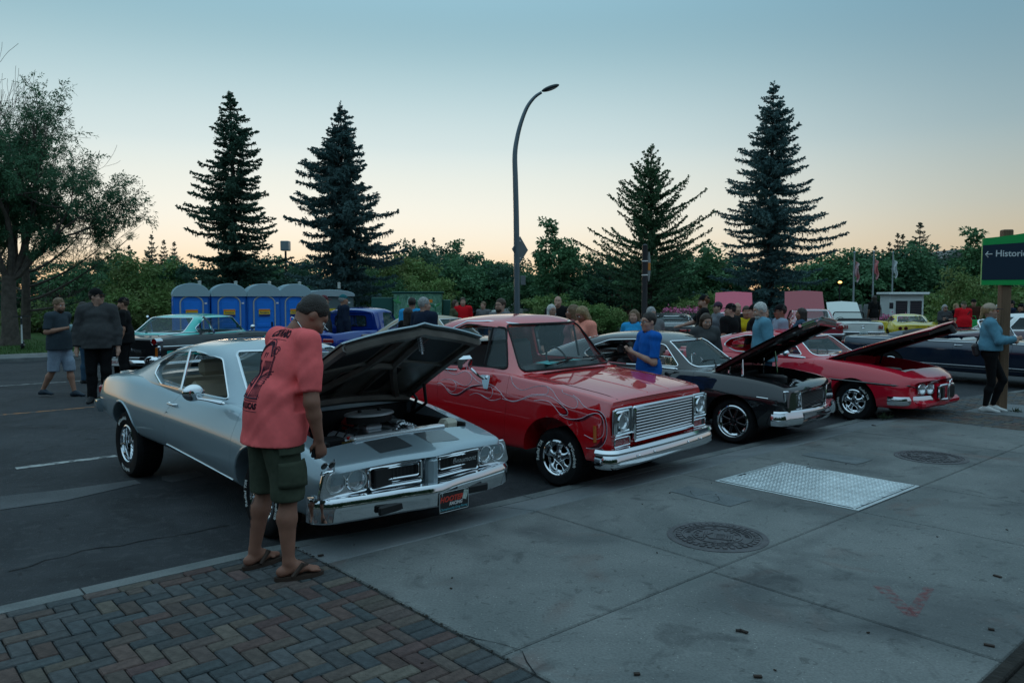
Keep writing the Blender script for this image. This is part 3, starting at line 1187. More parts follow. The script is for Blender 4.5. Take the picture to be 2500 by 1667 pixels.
def blades(P, Dr, L, Wd, rs, bend=.0):
	"""narrow diamond leaves starting at P along Dr"""
	Dr = unit(Dr)
	side = unit(np.cross(Dr, rs.normal(size=P.shape)))
	L, Wd = np.asarray(L).reshape(-1, 1), np.asarray(Wd).reshape(-1, 1)
	mid = P + Dr * L * .45
	tip = P + Dr * L + np.array([0, 0, -1]) * bend * L
	return np.stack([P, mid + side * Wd, tip, mid - side * Wd], 1).reshape(-1, 3)
def conifer(name, H, prof, seed, droop=.18, upturn=.25, base=.8, dens=1.0, whorl=.42, hang=.6, tw=.34, gap=()):
	"""returns trunk mesh and crown mesh. prof: spline of branch length against height fraction"""
	rs = np.random.RandomState(seed)
	tr = MB()
	tr.tube([(0, 0, -.2), (0, 0, H * .3), (.03, 0, H * .7), (0, 0, H * .985)], [H * .018 + .02, H * .014 + .01, H * .006 + .01, .012], 9)
	Ps, Ds, Ls, Ws = [], [], [], []
	z = base
	while z < H * .985:
		fr = z / H
		L0 = spline(prof, fr) * 1.12
		nb = int(rs.randint(6, 9))
		a0 = rs.rand() * 6.28
		for k in range(nb):
			a = a0 + 6.283 * k / nb + rs.normal(0, .22)
			L = L0 * rs.uniform(.62, 1.12)
			L *= 1 + .20 * math.sin(a + seed + z * .9) + .10 * math.sin(2 * a + z * 2.3)
			if rs.rand() < .12:
				L *= .5
			if L < .12:
				L = .12
			d = np.array([math.cos(a), math.sin(a), 0])
			n = max(4, int(L / .14))
			t = np.linspace(0, 1, n)
			zz = z + rs.normal(0, .08)
			zc_ = -droop * L * np.sin(t * 2.2) + upturn * L * t ** 2.4 * (.3 + fr)
			path = d[None] * (t * L)[:, None] + np.stack([0 * t, 0 * t, zz + zc_], 1)
			tr.tube([tuple(p) for p in path[::max(1, n // 4)]] + [tuple(path[-1])], [.035 * (1 - .8 * q) * (.5 + L * .25) for q in np.linspace(0, 1, len(path[::max(1, n // 4)]) + 1)], 4, cap=False)
			tang = unit(np.gradient(path, axis=0))
			sd = np.cross(tang, [0, 0, 1.0])
			for j in range(1, n):
				u = t[j]
				spread = tw * (1.25 - .75 * u) * min(1, L)
				m = max(2, int(round(7 * dens)))
				for q in range(m):
					s = 1 if q % 2 else -1
					dd = tang[j] * rs.uniform(.3, 1.0) + sd[j] * s * rs.uniform(.35, 1.0) + np.array([0, 0, rs.normal(.05, .22)])
					Ps.append(path[j] + rs.normal(0, .03, 3))
					Ds.append(dd)
					Ls.append(spread * rs.uniform(.55, 1.15))
					Ws.append(.042 * rs.uniform(.7, 1.5))
				if rs.rand() < hang:
					Ps.append(path[j])
					Ds.append(np.array([rs.normal(0, .25), rs.normal(0, .25), -1]))
					Ls.append(spread * rs.uniform(.5, 1.1))
					Ws.append(.032)
			# tip
			for q in range(5):
				Ps.append(path[-1] - tang[-1] * .08)
				Ds.append(tang[-1] + rs.normal(0, .45, 3))
				Ls.append(.16)
				Ws.append(.03)
		z += whorl * rs.uniform(.7, 1.3) * (1.0 - .5 * fr)
	for q in range(14):
		Ps.append(np.array([0, 0, H * (.955 + .04 * q / 14)]))
		Ds.append(np.array([rs.normal(0, .5), rs.normal(0, .5), 1.2]))
		Ls.append(.22)
		Ws.append(.03)
	P, Dr, L, Wd = np.array(Ps), np.array(Ds), np.array(Ls), np.array(Ws)
	V = [blades(P, Dr, L, Wd, rs, .12)]
	# feathery side needles: two shorter blades from the middle of each twig
	Dn = unit(Dr)
	for s in (1, -1):
		off = np.cross(Dn, rs.normal(size=P.shape))
		V.append(blades(P + Dn * L[:, None] * rs.uniform(.25, .6, (len(P), 1)), Dn + unit(off) * .8, L * .45, Wd * .8, rs, .1))
	return tr.mesh(name + '_trunk'), quads_mesh(name + '_crown', np.concatenate(V), 4)
def plant_tree(name, label, loc, rotz, trunk, crown, bark, leaf, group=None, scale=1.0, cat='tree'):
	t = thing(name, label, cat, loc, rotz, group)
	t.scale = (scale, scale, scale)
	if trunk is not None:
		obj('trunk', trunk, None if len(trunk.materials) else bark, t)
	obj('crown', crown, None if len(crown.materials) else leaf, t)
	return t
def gp(u, d, z=-.06):
	return Vector((X(u, d), d, z))
# the three big spruces and the larch
tr, cr = conifer('spruce', 13.6, [(0, 3.1), (.1, 3.2), (.2, 3.1), (.3, 2.7), (.36, 2.2), (.45, 2.5), (.6, 1.9), (.72, 1.45), (.85, .95), (.95, .45), (1, .12)], 11, droop=.14, upturn=.10, base=1.2, dens=.95, whorl=.62, tw=.46)
plant_tree('spruce_tree', 'tall dark green spruce rising behind the left portable toilets', gp(574, 45), .4, tr, cr, BARK, SPRUCE)
tr, cr = conifer('spruce', 12.3, [(0, 2.5), (.12, 2.75), (.3, 2.6), (.5, 2.35), (.62, 2.1), (.75, 1.35), (.88, .75), (.96, .32), (1, .1)], 23, droop=.22, upturn=.06, base=.4, dens=1.1, whorl=.50, hang=1.0, tw=.50)
plant_tree('spruce_tree', 'dense blue-green spruce right of the dark spruce, behind the grey toilet', gp(838, 42), 1.2, tr, cr, BARK, BLUESP)
tr, cr = conifer('spruce', 15.0, [(0, 2.9), (.1, 3.0), (.25, 2.7), (.3, 3.0), (.42, 2.9), (.55, 2.5), (.7, 1.75), (.82, 1.15), (.93, .5), (1, .1)], 37, droop=.14, upturn=.10, base=.5, dens=1.0, whorl=.56, hang=.9, tw=.48)
plant_tree('spruce_tree', 'tallest blue spruce on the right behind the crimson coupe', gp(1878, 48), 2.2, tr, cr, BARK, BLUESP)
tr, cr = conifer('larch', 10.5, [(0, 3.0), (.1, 3.5), (.25, 3.7), (.4, 3.1), (.55, 2.5), (.7, 1.7), (.85, .9), (.95, .35), (1, .1)], 41, droop=-.05, upturn=.42, base=1.6, dens=.75, whorl=.55, hang=1.0, tw=.36)
plant_tree('larch_tree', 'open airy larch with upswept branches behind the black post', gp(1585, 45), .7, tr, cr, BARK, LARCHM)
# deciduous tree on the lawn at the left edge
def limbs(seed, start, dirs, depth, rs, mb, tips, L, r, up=.15, spread=.55, ratio=.74, minr=.006):
	stack = [(np.array(start, float), np.array(d, float), L * s, r * s, depth) for d, s in dirs]
	while stack:
		p, d, l, rad, dep = stack.pop()
		d = d / np.linalg.norm(d)
		pts, rr = [p], [rad]
		n = 5
		for i in range(n):
			d = d + rs.normal(0, .10, 3) + np.array([0, 0, up * .12])
			d /= np.linalg.norm(d)
			p = p + d * l / n
			pts.append(p)
			rr.append(max(minr, rad * (1 - .42 * (i + 1) / n)))
		mb.tube([tuple(q) for q in pts], rr, 6 if rad > .03 else 4, cap=False)
		if dep == 0:
			tips.append((pts, d))
			continue
		k = 2 + (rs.rand() < .55)
		for j in range(k):
			nd = d + rs.normal(0, spread, 3)
			stack.append((pts[-1], nd, l * ratio * rs.uniform(.8, 1.2), rr[-1] * rs.uniform(.6, .85), dep - 1))
		for j in (2, 3, 4):
			if rs.rand() < .6:
				nd = d * .5 + rs.normal(0, spread * 1.3, 3)
				stack.append((pts[j], nd, l * ratio * rs.uniform(.5, .9), rr[j] * .5, dep - 1))
rs = np.random.RandomState(5)
mb, tips = MB(), []
mb.tube([(0, 0, -.1), (.03, 0, .6), (0, .02, 1.6), (.05, 0, 2.6)], [.36, .29, .25, .23], 12, cap=False)
limbs(5, (.05, 0, 2.4), [((.55, -.1, 1), 1.15), ((.15, .3, 1.2), 1.2), ((-.5, .1, 1), 1.1), ((-.25, -.5, 1.1), 1.0), ((.75, .2, .55), 1.0), ((.3, -.4, 1.3), 1.15)], 4, rs, mb, tips, 2.05, .13, up=.25, spread=.42, ratio=.74)
trunk = mb.mesh('ash_trunk')
P, Dr = [], []
for pts, d in tips:
	q = np.array(pts)
	zmin = q[:, 2].max()
	if (zmin < 3.2 and rs.rand() < .6) or rs.rand() < .30:
		continue
	for j in range(9):
		a = rs.randint(1, len(q))
		P.append(q[a] + rs.normal(0, .06, 3))
		Dr.append(d * .5 + rs.normal(0, .7, 3) + np.array([0, 0, -.15]))
P, Dr = np.array(P), unit(np.array(Dr))
V = []
for k in range(7):
	base_ = P + Dr * (.035 * k)
	sd = unit(np.cross(Dr, rs.normal(size=P.shape)))
	s = 1 if k % 2 else -1
	V.append(blades(base_, Dr * (.5 if k < 6 else 1) + sd * s * (.9 if k < 6 else 0), rs.uniform(.09, .17, len(P)), rs.uniform(.014, .022, len(P)), rs, .15))
big = np.concatenate(V)
plant_tree('ash_tree', 'large leafy tree with forked trunk on the lawn at the left edge', gp(22, 29, .1), .3, trunk, quads_mesh('ash_crown', big, 4), BARKP, ASHM)
# pine limb tree just behind it: sparse, one long bough to the right
rs = np.random.RandomState(9)
mb, tips = MB(), []
mb.tube([(0, 0, -.1), (.1, 0, 2), (.15, 0, 4), (.1, 0, 6)], [.2, .17, .13, .05], 8, cap=False)
for (z, dx, dz) in ((1.6, 4.3, 2.6), (2.2, 3.2, 1.7), (1.2, 2.6, .5), (2.8, 2.4, 1.7), (2.0, -2.2, 1.0), (3.3, 1.5, 1.5)):
	s = np.array([.12, 0, z])
	pts = [s + np.array([dx * t, .3 * math.sin(3 * t), dz * t ** 1.25]) for t in np.linspace(0, 1, 9)]
	mb.tube([tuple(p) for p in pts], [.06 * (1 - .85 * t) + .006 for t in np.linspace(0, 1, 9)], 5, cap=False)
	for j in range(4, 9):
		for q in range(5):
			d = np.array([rs.normal(.5, .5) * np.sign(dx), rs.normal(0, .6), rs.normal(.3, .45)])
			e = pts[j] + unit(d) * rs.uniform(.25, .6)
			mb.tube([tuple(pts[j]), tuple(e)], .008, 3, cap=False)
			tips.append(e)
			tips.append((e + pts[j]) / 2)
P = np.repeat(np.array(tips), 22, axis=0) + rs.normal(0, .05, (len(tips) * 22, 3))
V = blades(P, rs.normal(0, 1, P.shape) + np.array([.2, 0, .35]), rs.uniform(.08, .16, len(P)), np.full(len(P), .009), rs)
plant_tree('pine_tree', 'thin pine with long bare boughs reaching right from the left tree', gp(60, 33, .1), 0, mb.mesh('pine_trunk'), quads_mesh('pine_crown', V, 4), BARKP, ASHM)
# bare poplar tips at the left edge
rs = np.random.RandomState(12)
mb, tips = MB(), []
limbs(1, (0, 0, 0), [((.02, 0, 1), 1.3), ((.12, .1, 1), 1.2)], 5, rs, mb, tips, 3.0, .12, up=.5, spread=.30, ratio=.8, minr=.008)
t_ = thing('bare_tree', 'leafless twiggy treetop at the upper left edge', 'tree', gp(-35, 40), 0)
obj('branches', mb.mesh('bare_branches'), BARK, t_)
# leafy crowns for the belt of trees behind
def crown_mesh(name, rx, rz, seed, n_cl, per, leaf, conical=False, z0=.0):
	rs = np.random.RandomState(seed)
	C, Rr = [], []
	while len(C) < n_cl:
		p = rs.uniform(-1, 1, 3)
		q = np.linalg.norm(p)
		if q > 1 or q < .35:
			continue
		sc = 1 + .22 * math.sin(p[0] * 5 + seed) * math.cos(p[1] * 4)
		C.append([p[0] * rx * sc, p[1] * rx * sc, z0 + (p[2] * .5 + .5) * 2 * rz * sc])
		Rr.append(rs.uniform(.10, .24) * rx)
	C, Rr = np.array(C), np.array(Rr)
	idx = np.repeat(np.arange(n_cl), per)
	off = unit(rs.normal(size=(len(idx), 3))) * (rs.rand(len(idx), 1) ** .5)
	P = C[idx] + off * Rr[idx][:, None] * np.array([1.1, 1.1, .75])
	Dr = off + np.array([0, 0, -.25]) + rs.normal(0, .5, P.shape)
	V = blades(P, Dr, rs.uniform(.7, 1.3, len(P)) * leaf, rs.uniform(.22, .36, len(P)) * leaf, rs, .1)
	return quads_mesh(name, V, 4)
def trunk_mesh(name, h, r, seed, fork=4):
	rs = np.random.RandomState(seed)
	mb = MB()
	mb.tube([(0, 0, -.2), (.04, 0, h * .3), (0, .05, h * .6)], [r, r * .8, r * .55], 8, cap=False)
	for k in range(fork):
		a = rs.rand() * 6.28
		mb.tube([(0, .03, h * rs.uniform(.3, .6)), (math.cos(a) * h * .15, math.sin(a) * h * .15, h * .75), (math.cos(a) * h * .25, math.sin(a) * h * .25, h * rs.uniform(.95, 1.3))], [r * .45, r * .3, r * .08], 5, cap=False)
	return mb.mesh(name)
KINDS = []
for i, (rx, rz, cl, per, lf, m_) in enumerate(((2.6, 2.3, 130, 70, .26, LEAF1), (2.4, 2.0, 120, 70, .24, LEAF2), (2.8, 2.6, 140, 70, .26, LEAF3), (1.7, 3.1, 120, 70, .26, LEAF1), (1.5, 1.1, 90, 60, .17, LEAF2))):
	cm = crown_mesh('crown', rx, rz, 60 + i, cl, per, lf, z0=.35 if i != 4 else .05)
	cm.materials.append(m_)
	tm = trunk_mesh('trunk', 2.6 if i != 4 else .9, .16 if i != 4 else .06, 80 + i)
	tm.materials.append(BARK)
	KINDS.append((tm, cm))
LMK = [(0, 'left lawn tree'), (205, 'men at the left'), (480, 'leftmost blue toilets'), (640, 'right blue toilets'), (800, 'grey toilet'), (1022, 'green utility cabinet'), (1262, 'street lamp'), (1430, 'peach sweater woman'), (1573, 'black banner post'), (1700, 'tall man in black cap'), (1880, 'tallest blue spruce'), (1996, 'maroon saloon'), (2082, 'white flag'), (2129, 'red flag'), (2200, 'notice kiosk'), (2350, 'red shirt man'), (2450, 'wayfinding sign')]
LAB = {}
def place_label(kind, u):
	"""a label by the nearest landmark and the side of it the plant shows on"""
	n, w = min(LMK, key=lambda a: abs(a[0] - u))
	side = 'directly behind' if abs(n - u) < 22 else ('just left of' if abs(n - u) < 70 else 'well left of') if u < n else ('just right of' if abs(n - u) < 70 else 'well right of')
	base = '%s %s the %s' % (kind, side, w)
	LAB[base] = LAB.get(base, 0) + 1
	return base if LAB[base] == 1 else base + ', ' + ['nearer the picture centre', 'farther back', 'partly hidden', 'lowest'][LAB[base] - 2]
def belt(name, label, u, d, kind, top_v, group, wscale=1.0, rot=None):
	"""a leafy tree at pixel column u and depth d whose top reaches pixel row top_v"""
	H = CAM_H + (722 - top_v + (14 if group == 'trees of the dense belt behind the show' else 0)) * d / CAM_F + .06
	hm = {0: 5.5, 1: 4.9, 2: 6.1, 3: 7.1, 4: 2.25}[kind]
	sc = H / hm
	t = plant_tree(name, label, gp(u, d), rot if rot is not None else rb.uniform(0, 6.28), KINDS[kind][0], KINDS[kind][1], BARK, None, group)
	t.scale = (sc * wscale, sc * wscale, sc)
	return t
BG = 'trees of the dense belt behind the show'
for (u, d, k, tv, ws) in (
	(-120, 62, 2, 560, 1.1), (60, 60, 2, 640, 1.2), (190, 58, 0, 655, 1.2), (270, 64, 0, 625, 1.1), (345, 56, 1, 632, 1.1), (420, 60, 0, 640, 1.1), (480, 58, 2, 660, 1.2),
	(540, 56, 2, 665, 1.2), (610, 58, 2, 640, 1.3), (690, 60, 0, 640, 1.2), (760, 58, 2, 640, 1.1), (905, 62, 0, 640, 1.2), (960, 58, 1, 632, 1.0), (1010, 60, 1, 640, 1.2), (1075, 64, 2, 625, 1.2), (1130, 62, 0, 640, 1.2),
	(1185, 66, 0, 640, 1.2), (1240, 64, 2, 650, 1.2), (1300, 60, 0, 660, 1.1), (1440, 58, 2, 640, 1.2), (1500, 62, 0, 640, 1.2), (1560, 60, 2, 650, 1.2), (1640, 56, 0, 628, 1.3), (1705, 58, 0, 612, 1.25), (1760, 60, 2, 622, 1.2),
	(1990, 60, 0, 634, 1.3), (2050, 62, 0, 628, 1.2), (2105, 58, 0, 622, 1.3), (2160, 60, 2, 620, 1.3), (2215, 58, 0, 610, 1.3), (2265, 60, 2, 618, 1.2), (2320, 62, 2, 660, 1.2), (2390, 60, 0, 630, 1.2), (2460, 58, 2, 600, 1.2), (2540, 56, 0, 590, 1.3), (2620, 60, 0, 600, 1.2)):
	belt('leafy_tree', place_label(('leafy green tree', 'bright green tree', 'dark green tree')[k] + ' in the belt', u), u, d, k, tv, BG, ws)
# taller single trees that stand out
belt('poplar_tree', 'round-topped poplar standing left of the larch above the treeline', 1362, 54, 3, 552, None, 1.15)
belt('dark_tree', 'dark broad treetop on the skyline right of the blue-green spruce', 1030, 75, 2, 590, None, .95)
belt('dark_tree', 'ragged dark treetop on the skyline left of the street lamp', 1100, 78, 3, 598, None, 1.2)
belt('dark_tree', 'small rounded treetop on the skyline beside the street lamp', 1185, 80, 0, 618, None, 1.0)
belt('elm_tree', 'tall leafy tree behind the green wayfinding sign', 2395, 46, 3, 574, None, 1.3)
belt('willow_tree', 'light green feathery tree beside the green wayfinding sign', 2370, 30, 1, 652, None, .85)
belt('leafy_tree', 'bright green small tree in front of the dark spruce trunk', 430, 44, 1, 690, None, .8)
belt('leafy_tree', 'dark leafy tree right of the portable toilets behind the green box', 925, 46, 0, 655, None, 1.0)
belt('leafy_tree', 'bright leafy tree directly above the green utility box', 1040, 47, 1, 665, None, 1.0)
# shrubs in front of the belt
SH = 'shrubs along the foot of the tree belt'
for (u, d, tv, ws) in ((95, 40, 735, 1.4), (215, 38, 716, 1.3), (300, 40, 722, 1.3), (365, 38, 705, 1.2), (1345, 44, 718, 1.3), (1440, 42, 735, 1.2), (1475, 40, 742, 1.2), (1690, 44, 720, 1.2), (1720, 40, 712, .8), (2300, 44, 700, .9), (2350, 42, 705, 1.1), (2410, 32, 700, 1.3), (2480, 31, 705, 1.4), (2550, 30, 690, 1.4)):
	belt('shrub', place_label('bushy green shrub', u), u, d, 4, tv, SH, ws)
# small conifers on the skyline
tr, cr = conifer('far_spruce', 9.0, [(0, 2.0), (.2, 2.0), (.5, 1.4), (.8, .6), (1, .1)], 51, dens=.5, whorl=.7, tw=.6)
tr.materials.append(BARK)
cr.materials.append(SPRUCE)
FAR = 'small spruces on the skyline'
for (u, tv, d) in ((375, 575, 80), (405, 588, 82), (430, 592, 84), (320, 600, 82), (2132, 602, 95), (2150, 610, 95), (2166, 592, 95), (2186, 571, 95), (2198, 574, 95), (2240, 546, 92), (2270, 596, 95), (2282, 604, 95), (2300, 610, 98), (1012, 585, 85), (1060, 582, 88), (1040, 590, 86)):
	H = CAM_H + (722 - tv) * d / CAM_F + .06
	t = plant_tree('skyline_spruce', place_label('small dark skyline spruce', u), gp(u, d), rb.uniform(0, 6), tr, cr, BARK, SPRUCE, FAR)
	t.scale = (H / 9.0 * (1.25 if u == 2240 else .9), H / 9.0 * (1.25 if u == 2240 else .9), H / 9.0)
# the wood behind the photographer, seen only as reflections in the paint
V_ = []
rs = np.random.RandomState(77)
src_ = []
for km in (KINDS[0][1], KINDS[2][1]):
	a = np.empty(len(km.vertices) * 3, np.float32)
	km.vertices.foreach_get('co', a)
	src_.append(a.reshape(-1, 3))
for i in range(26):
	ang = R(172 + 172 * i / 25)
	rad = 20 + 5 * rs.rand()
	a = src_[i % 2]
	s_ = rs.uniform(1.1, 1.75)
	V_.append(a * s_ + np.array([math.cos(ang) * rad, math.sin(ang) * rad, 0], np.float32))
o = obj('wood', quads_mesh('wood', np.concatenate(V_), 4), LEAF3)
o['kind'] = 'stuff'
# ---------------------------------------------------------------- cars
def paint(name, c, metal=.0, rough=.35, coat=1.0, flake=0.0):
	return mat(name, c, rough, metal, coat, spec=.05 if metal < .2 else .3)
UNDER = mat('underbody', (.006, .006, .007), .9, spec=.1)
VINYL_T = mat('tan_vinyl', (.36, .30, .21), .45, var=.08, vscale=5)
VINYL_B = mat('black_vinyl', (.018, .018, .02), .42, var=.2, vscale=5)
VINYL_W = mat('white_vinyl', (.62, .62, .58), .4)
LAMPG = mat('lamp_glass', (.22, .25, .26), .03, 0, alpha=.14, spec=1.0)
REFL = mat('reflector', (.8, .82, .84), .12, 1.0, bump=.25, bscale=70)
REDL = mat('red_lens', (.30, .008, .008), .15, 0, coat=1)
AMBER = mat('amber_lens', (.50, .12, .01), .2, 0, coat=.8)
GRILLE = mat('grille_black', (.008, .008, .009), .5)
SEAM = mat('shut_line', (.006, .006, .007), .9)
def cv(spec, x):
	return spline(spec, x)
def section(corners, n=5):
	"""corners: list of (y, z, radius); ends are single points -> list of (y, z)"""
	out = [corners[0][:2]]
	for i in range(1, len(corners) - 1):
		p = np.array(corners[i][:2])
		a, b = np.array(corners[i - 1][:2]), np.array(corners[i + 1][:2])
		r = corners[i][2]
		la, lb = np.linalg.norm(a - p), np.linalg.norm(b - p)
		k = min(r, la * .45, lb * .45)
		p0 = p + (a - p) / max(la, 1e-6) * k
		p1 = p + (b - p) / max(lb, 1e-6) * k
		for j in range(n):
			t = j / (n - 1)
			q = p0 * (1 - t) ** 2 + p * 2 * t * (1 - t) + p1 * t * t
			out.append((q[0], q[1]))
	out.append(corners[-1][:2])
	return out
def loft(stations, deform=None, name='loft', sharp=28):
	"""stations: list of (x, half section from bottom centre to top centre); closed and mirrored"""
	rings = []
	for x, hs in stations:
		ring = [(x, -y, z) for (y, z) in hs] + [(x, y, z) for (y, z) in hs[-2:0:-1]]
		rings.append(ring)
	n = len(rings[0])
	V = np.array([p for r_ in rings for p in r_], float)
	if deform:
		V = deform(V)
	f = []
	for i in range(len(rings) - 1):
		for k in range(n):
			k2 = (k + 1) % n
			f.append((i * n + k, i * n + k2, (i + 1) * n + k2, (i + 1) * n + k))
	half = (n + 2) // 2
	for base, rev in ((0, False), ((len(rings) - 1) * n, True)):
		# cap with strips between right and left halves
		for k in range(half - 1):
			a, b = k, k + 1
			c, d = (n - k) % n, (n - k - 1) % n
			q = [base + a, base + c, base + d, base + b]
			q2 = []
			for i_ in q:
				if i_ not in q2:
					q2.append(i_)
			if len(q2) > 2:
				f.append(tuple(q2 if not rev else q2[::-1]))
	return mesh(name, V, [q[::-1] for q in f], True, sharp)
def stations(x0, x1, n, ends=.06):
	core = list(np.linspace(x0 + ends, x1 - ends, n))
	return [x0, x0 + ends * .25, x0 + ends * .6] + core + [x1 - ends * .6, x1 - ends * .25, x1]
def body_mesh(S):
	x0, x1 = S['x0'], S['x1']
	st = []
	er = S.get('end_round', .05)
	for x in stations(x0, x1, S.get('n', 46), .08):
		zb, w, zc, zs, zt = (cv(S[k], x) for k in ('zb', 'w', 'zc', 'zs', 'zt'))
		tum = cv(S['tum'], x) if 'tum' in S else .06
		tuck = cv(S['tuck'], x) if 'tuck' in S else .06
		rs = cv(S['rs'], x) if 'rs' in S else .07
		e = min(x - x0, x1 - x)
		k = er * (1 - math.sqrt(max(0, 1 - (1 - min(1, e / .08)) ** 2))) if e < .08 else 0
		w, zs, zt, zb = w - k, zs - k * .7, zt - k * .7, zb + k * .7
		c = [(0, zb, 0), (w - tuck, zb, .05), (w - .012, zb + .4 * (zc - zb), .12), (w, zc, S.get('rc', .06)), (w - tum, zs, rs), ((w - tum) * .55, zs + .8 * (zt - zs), .2), (0, max(zt, zs), 0)]
		st.append((x, section(c)))
	return loft(st, S.get('deform'), 'body')
def house_mesh(S, off=0.0):
	Hs = S['house']
	st = []
	x0, x1 = Hs['x0'] + off * 1.2, Hs['x1'] - off * 1.2
	for x in stations(x0, x1, 34, .05):
		zr, zb, yb, yr = (cv(Hs[k], x) for k in ('zr', 'zbelt', 'yb', 'yr'))
		zr, yb, yr = zr - off, yb - off, yr - off
		zr = max(zr, zb + .012)
		lo = zb - .10
		rr = Hs.get('rr', .10)
		edge = max(zb + .006, zr - Hs.get('crown', .05))
		c = [(0, lo, 0), (yb, lo, .005), (yb, zb, .02), (yr, edge, rr), (yr * .5, zr - .008, .2), (0, zr, 0)]
		st.append((x, section(c)))
	return loft(st, Hs.get('deform'), 'roof')
def yside(S, x, z):
	"""outer side surface of the greenhouse"""
	Hs = S['house']
	zr, zb, yb, yr = (cv(Hs[k], x) for k in ('zr', 'zbelt', 'yb', 'yr'))
	edge = max(zb + .05, zr - Hs.get('crown', .05))
	t = (z - zb) / max(edge - zb, .05)
	return yb + (yr - yb) * min(1.1, max(-.2, t))
def cyl_y(x, z, r, y0, y1, n=40, flat=1.0):
	mb = MB()
	prof = [(x + r * math.cos(2 * math.pi * k / n), z + r * flat * math.sin(2 * math.pi * k / n)) for k in range(n)]
	return mb.prism(prof, y0, y1, 'Y').mesh('c', False)
def prism_mesh(poly, a, b, axis='Y'):
	return MB().prism(poly, a, b, axis).mesh('c', False)
def box_mesh(x0, x1, y0, y1, z0, z1):
	return MB().box(((x0 + x1) / 2, (y0 + y1) / 2, (z0 + z1) / 2), (x1 - x0, y1 - y0, z1 - z0)).mesh('c', False)
def inset(poly, d):
	n = len(poly)
	area = sum(poly[i][0] * poly[(i + 1) % n][1] - poly[(i + 1) % n][0] * poly[i][1] for i in range(n))
	s = 1 if area > 0 else -1
	out = []
	for i in range(n):
		p = Vector(poly[i])
		a, b = (p - Vector(poly[i - 1])).normalized(), (Vector(poly[(i + 1) % n]) - p).normalized()
		na, nb = Vector((-a.y, a.x)) * s, Vector((-b.y, b.x)) * s
		m = (na + nb)
		m = m.normalized() if m.length > 1e-6 else na
		out.append(tuple(p + m * d / max(.4, m.dot(na))))
	return out
def on_side(S, pts, off=.004, sgn=-1, body=True, skip=False):
	"""(x, z) points lifted to the outside of the body or the greenhouse by ray cast against its mesh"""
	bv = S['_bv'] if body else S['_hv']
	out = []
	for x, z in pts:
		h = bv.ray_cast(Vector((x, sgn * 2.5, z)), Vector((0, -sgn, 0)))
		if h[0] is None and skip:
			continue
		y = h[0].y if h[0] is not None else sgn * .9
		out.append((x, y + sgn * off, z))
	return out
def bvh(me):
	return BVHTree.FromPolygons([v.co.copy() for v in me.vertices], [tuple(p.vertices) for p in me.polygons])
def wheel_parts(root, loc, r, w, rim_r, side, style, text=None, steer=0.0, group=None, lip=CHROME):
	"""side -1: right side of the car. The wheel's outer face looks along y*side"""
	wh = bpy.data.objects.new('wheel', None)
	COL.objects.link(wh)
	wh.parent = root
	wh.location = loc
	wh.rotation_euler = (0, 0, (0 if side > 0 else math.pi) + steer)
	# built with outer face towards +Y
	hw = w / 2
	prof = [(rim_r, -hw * .9), (rim_r + .02, -hw), (r - .035, -hw), (r - .012, -hw * .86), (r, -hw * .6), (r, hw * .6), (r - .012, hw * .86), (r - .035, hw), (rim_r + .02, hw), (rim_r, hw * .9)]
	mb = MB().lathe(prof, axis='Y', n=48)
	for i in range(56):
		a = 2 * math.pi * i / 56
		mb.box(((r + .001) * math.cos(a), 0, (r + .001) * math.sin(a)), (.008, w * .66, .022), 0, Matrix.Rotation(-a, 3, 'Y'))
	mb.build('tyre', RUBBER, wh)
	rr = rim_r
	dish = style.get('dish', .05)
	mb = MB().lathe([(rr + .002, hw * .93), (rr - .012, hw * .98), (rr - .022, hw * .9), (rr - .03, hw * .9 - dish), (rr - .05, hw * .9 - dish - .01), (rr - .055, -hw * .8), (.05, -hw * .8)], axis='Y', n=48)
	mb.build('rim', style.get('lip', lip), wh)
	face = hw * .9 - dish
	sm = style.get('spoke_mat', CHROME)
	MB().lathe([(rr - .056, -hw * .7), (.02, -hw * .7)], axis='Y', n=24).build('brake_drum', UNDER, wh)
	k = style['spokes']
	for i in range(k):
		a = 2 * math.pi * i / k + style.get('phase', .3)
		mb = MB()
		tw, rw = style.get('tw', .045), style.get('rw', .03)
		def fn(u, v):
			rad = .04 + (rr - .085) * u
			ww = rw + (tw - rw) * abs(2 * u - .9) ** 1.5
			q = (v - .5) * 2
			yy = face + style.get('bulge', .012) * (1 - q * q) + style.get('cone', .015) * (1 - u) - .012
			return (rad * math.cos(a) - q * ww * math.sin(a), yy, rad * math.sin(a) + q * ww * math.cos(a))
		mb.grid(fn, 8, 6)
		sp = mb.build('spoke', sm, wh, True, 60)
		md = sp.modifiers.new('s', 'SOLIDIFY')
		md.thickness = .018
		md.offset = 0
	mb = MB().lathe([(.001, face + .032), (.028, face + .03), (.034, face + .02), (.036, face), (.062, face - .004), (.064, face - .02)], axis='Y', n=24)
	mb.build('hub_cap', sm, wh)
	mb = MB()
	for i in range(5):
		a = 2 * math.pi * (i + .5) / 5 + style.get('phase', .3)
		mb.lathe([(.009, face - .01), (.009, face + .012), (.001, face + .014)], (.052 * math.cos(a), 0, -.052 * math.sin(a)), 'Y', 8)
	mb.build('lug_nut', CHROME, wh)
	if text:
		rad = (r + rim_r) / 2 - .004
		mb = MB()
		for body, a0, sz in text:
			v, f = text_mesh(body, sz, .0015, .0012, 'CENTER', 0, 1.06)
			out = []
			for (x, y, z) in v:
				a = a0 - (x / rad)
				q = rad + y
				# seen from +Y looking to -Y: x to the left; mirror so that it reads
				out.append((-q * math.cos(a), hw + .002 + z, q * math.sin(a)))
			mb.add(out, f)
		mb.build('tyre_lettering', LETTER, wh, False)['kind'] = 'stuff'
	return wh
TORQ = dict(spokes=5, dish=.055, tw=.05, rw=.026, cone=.02, bulge=.016)
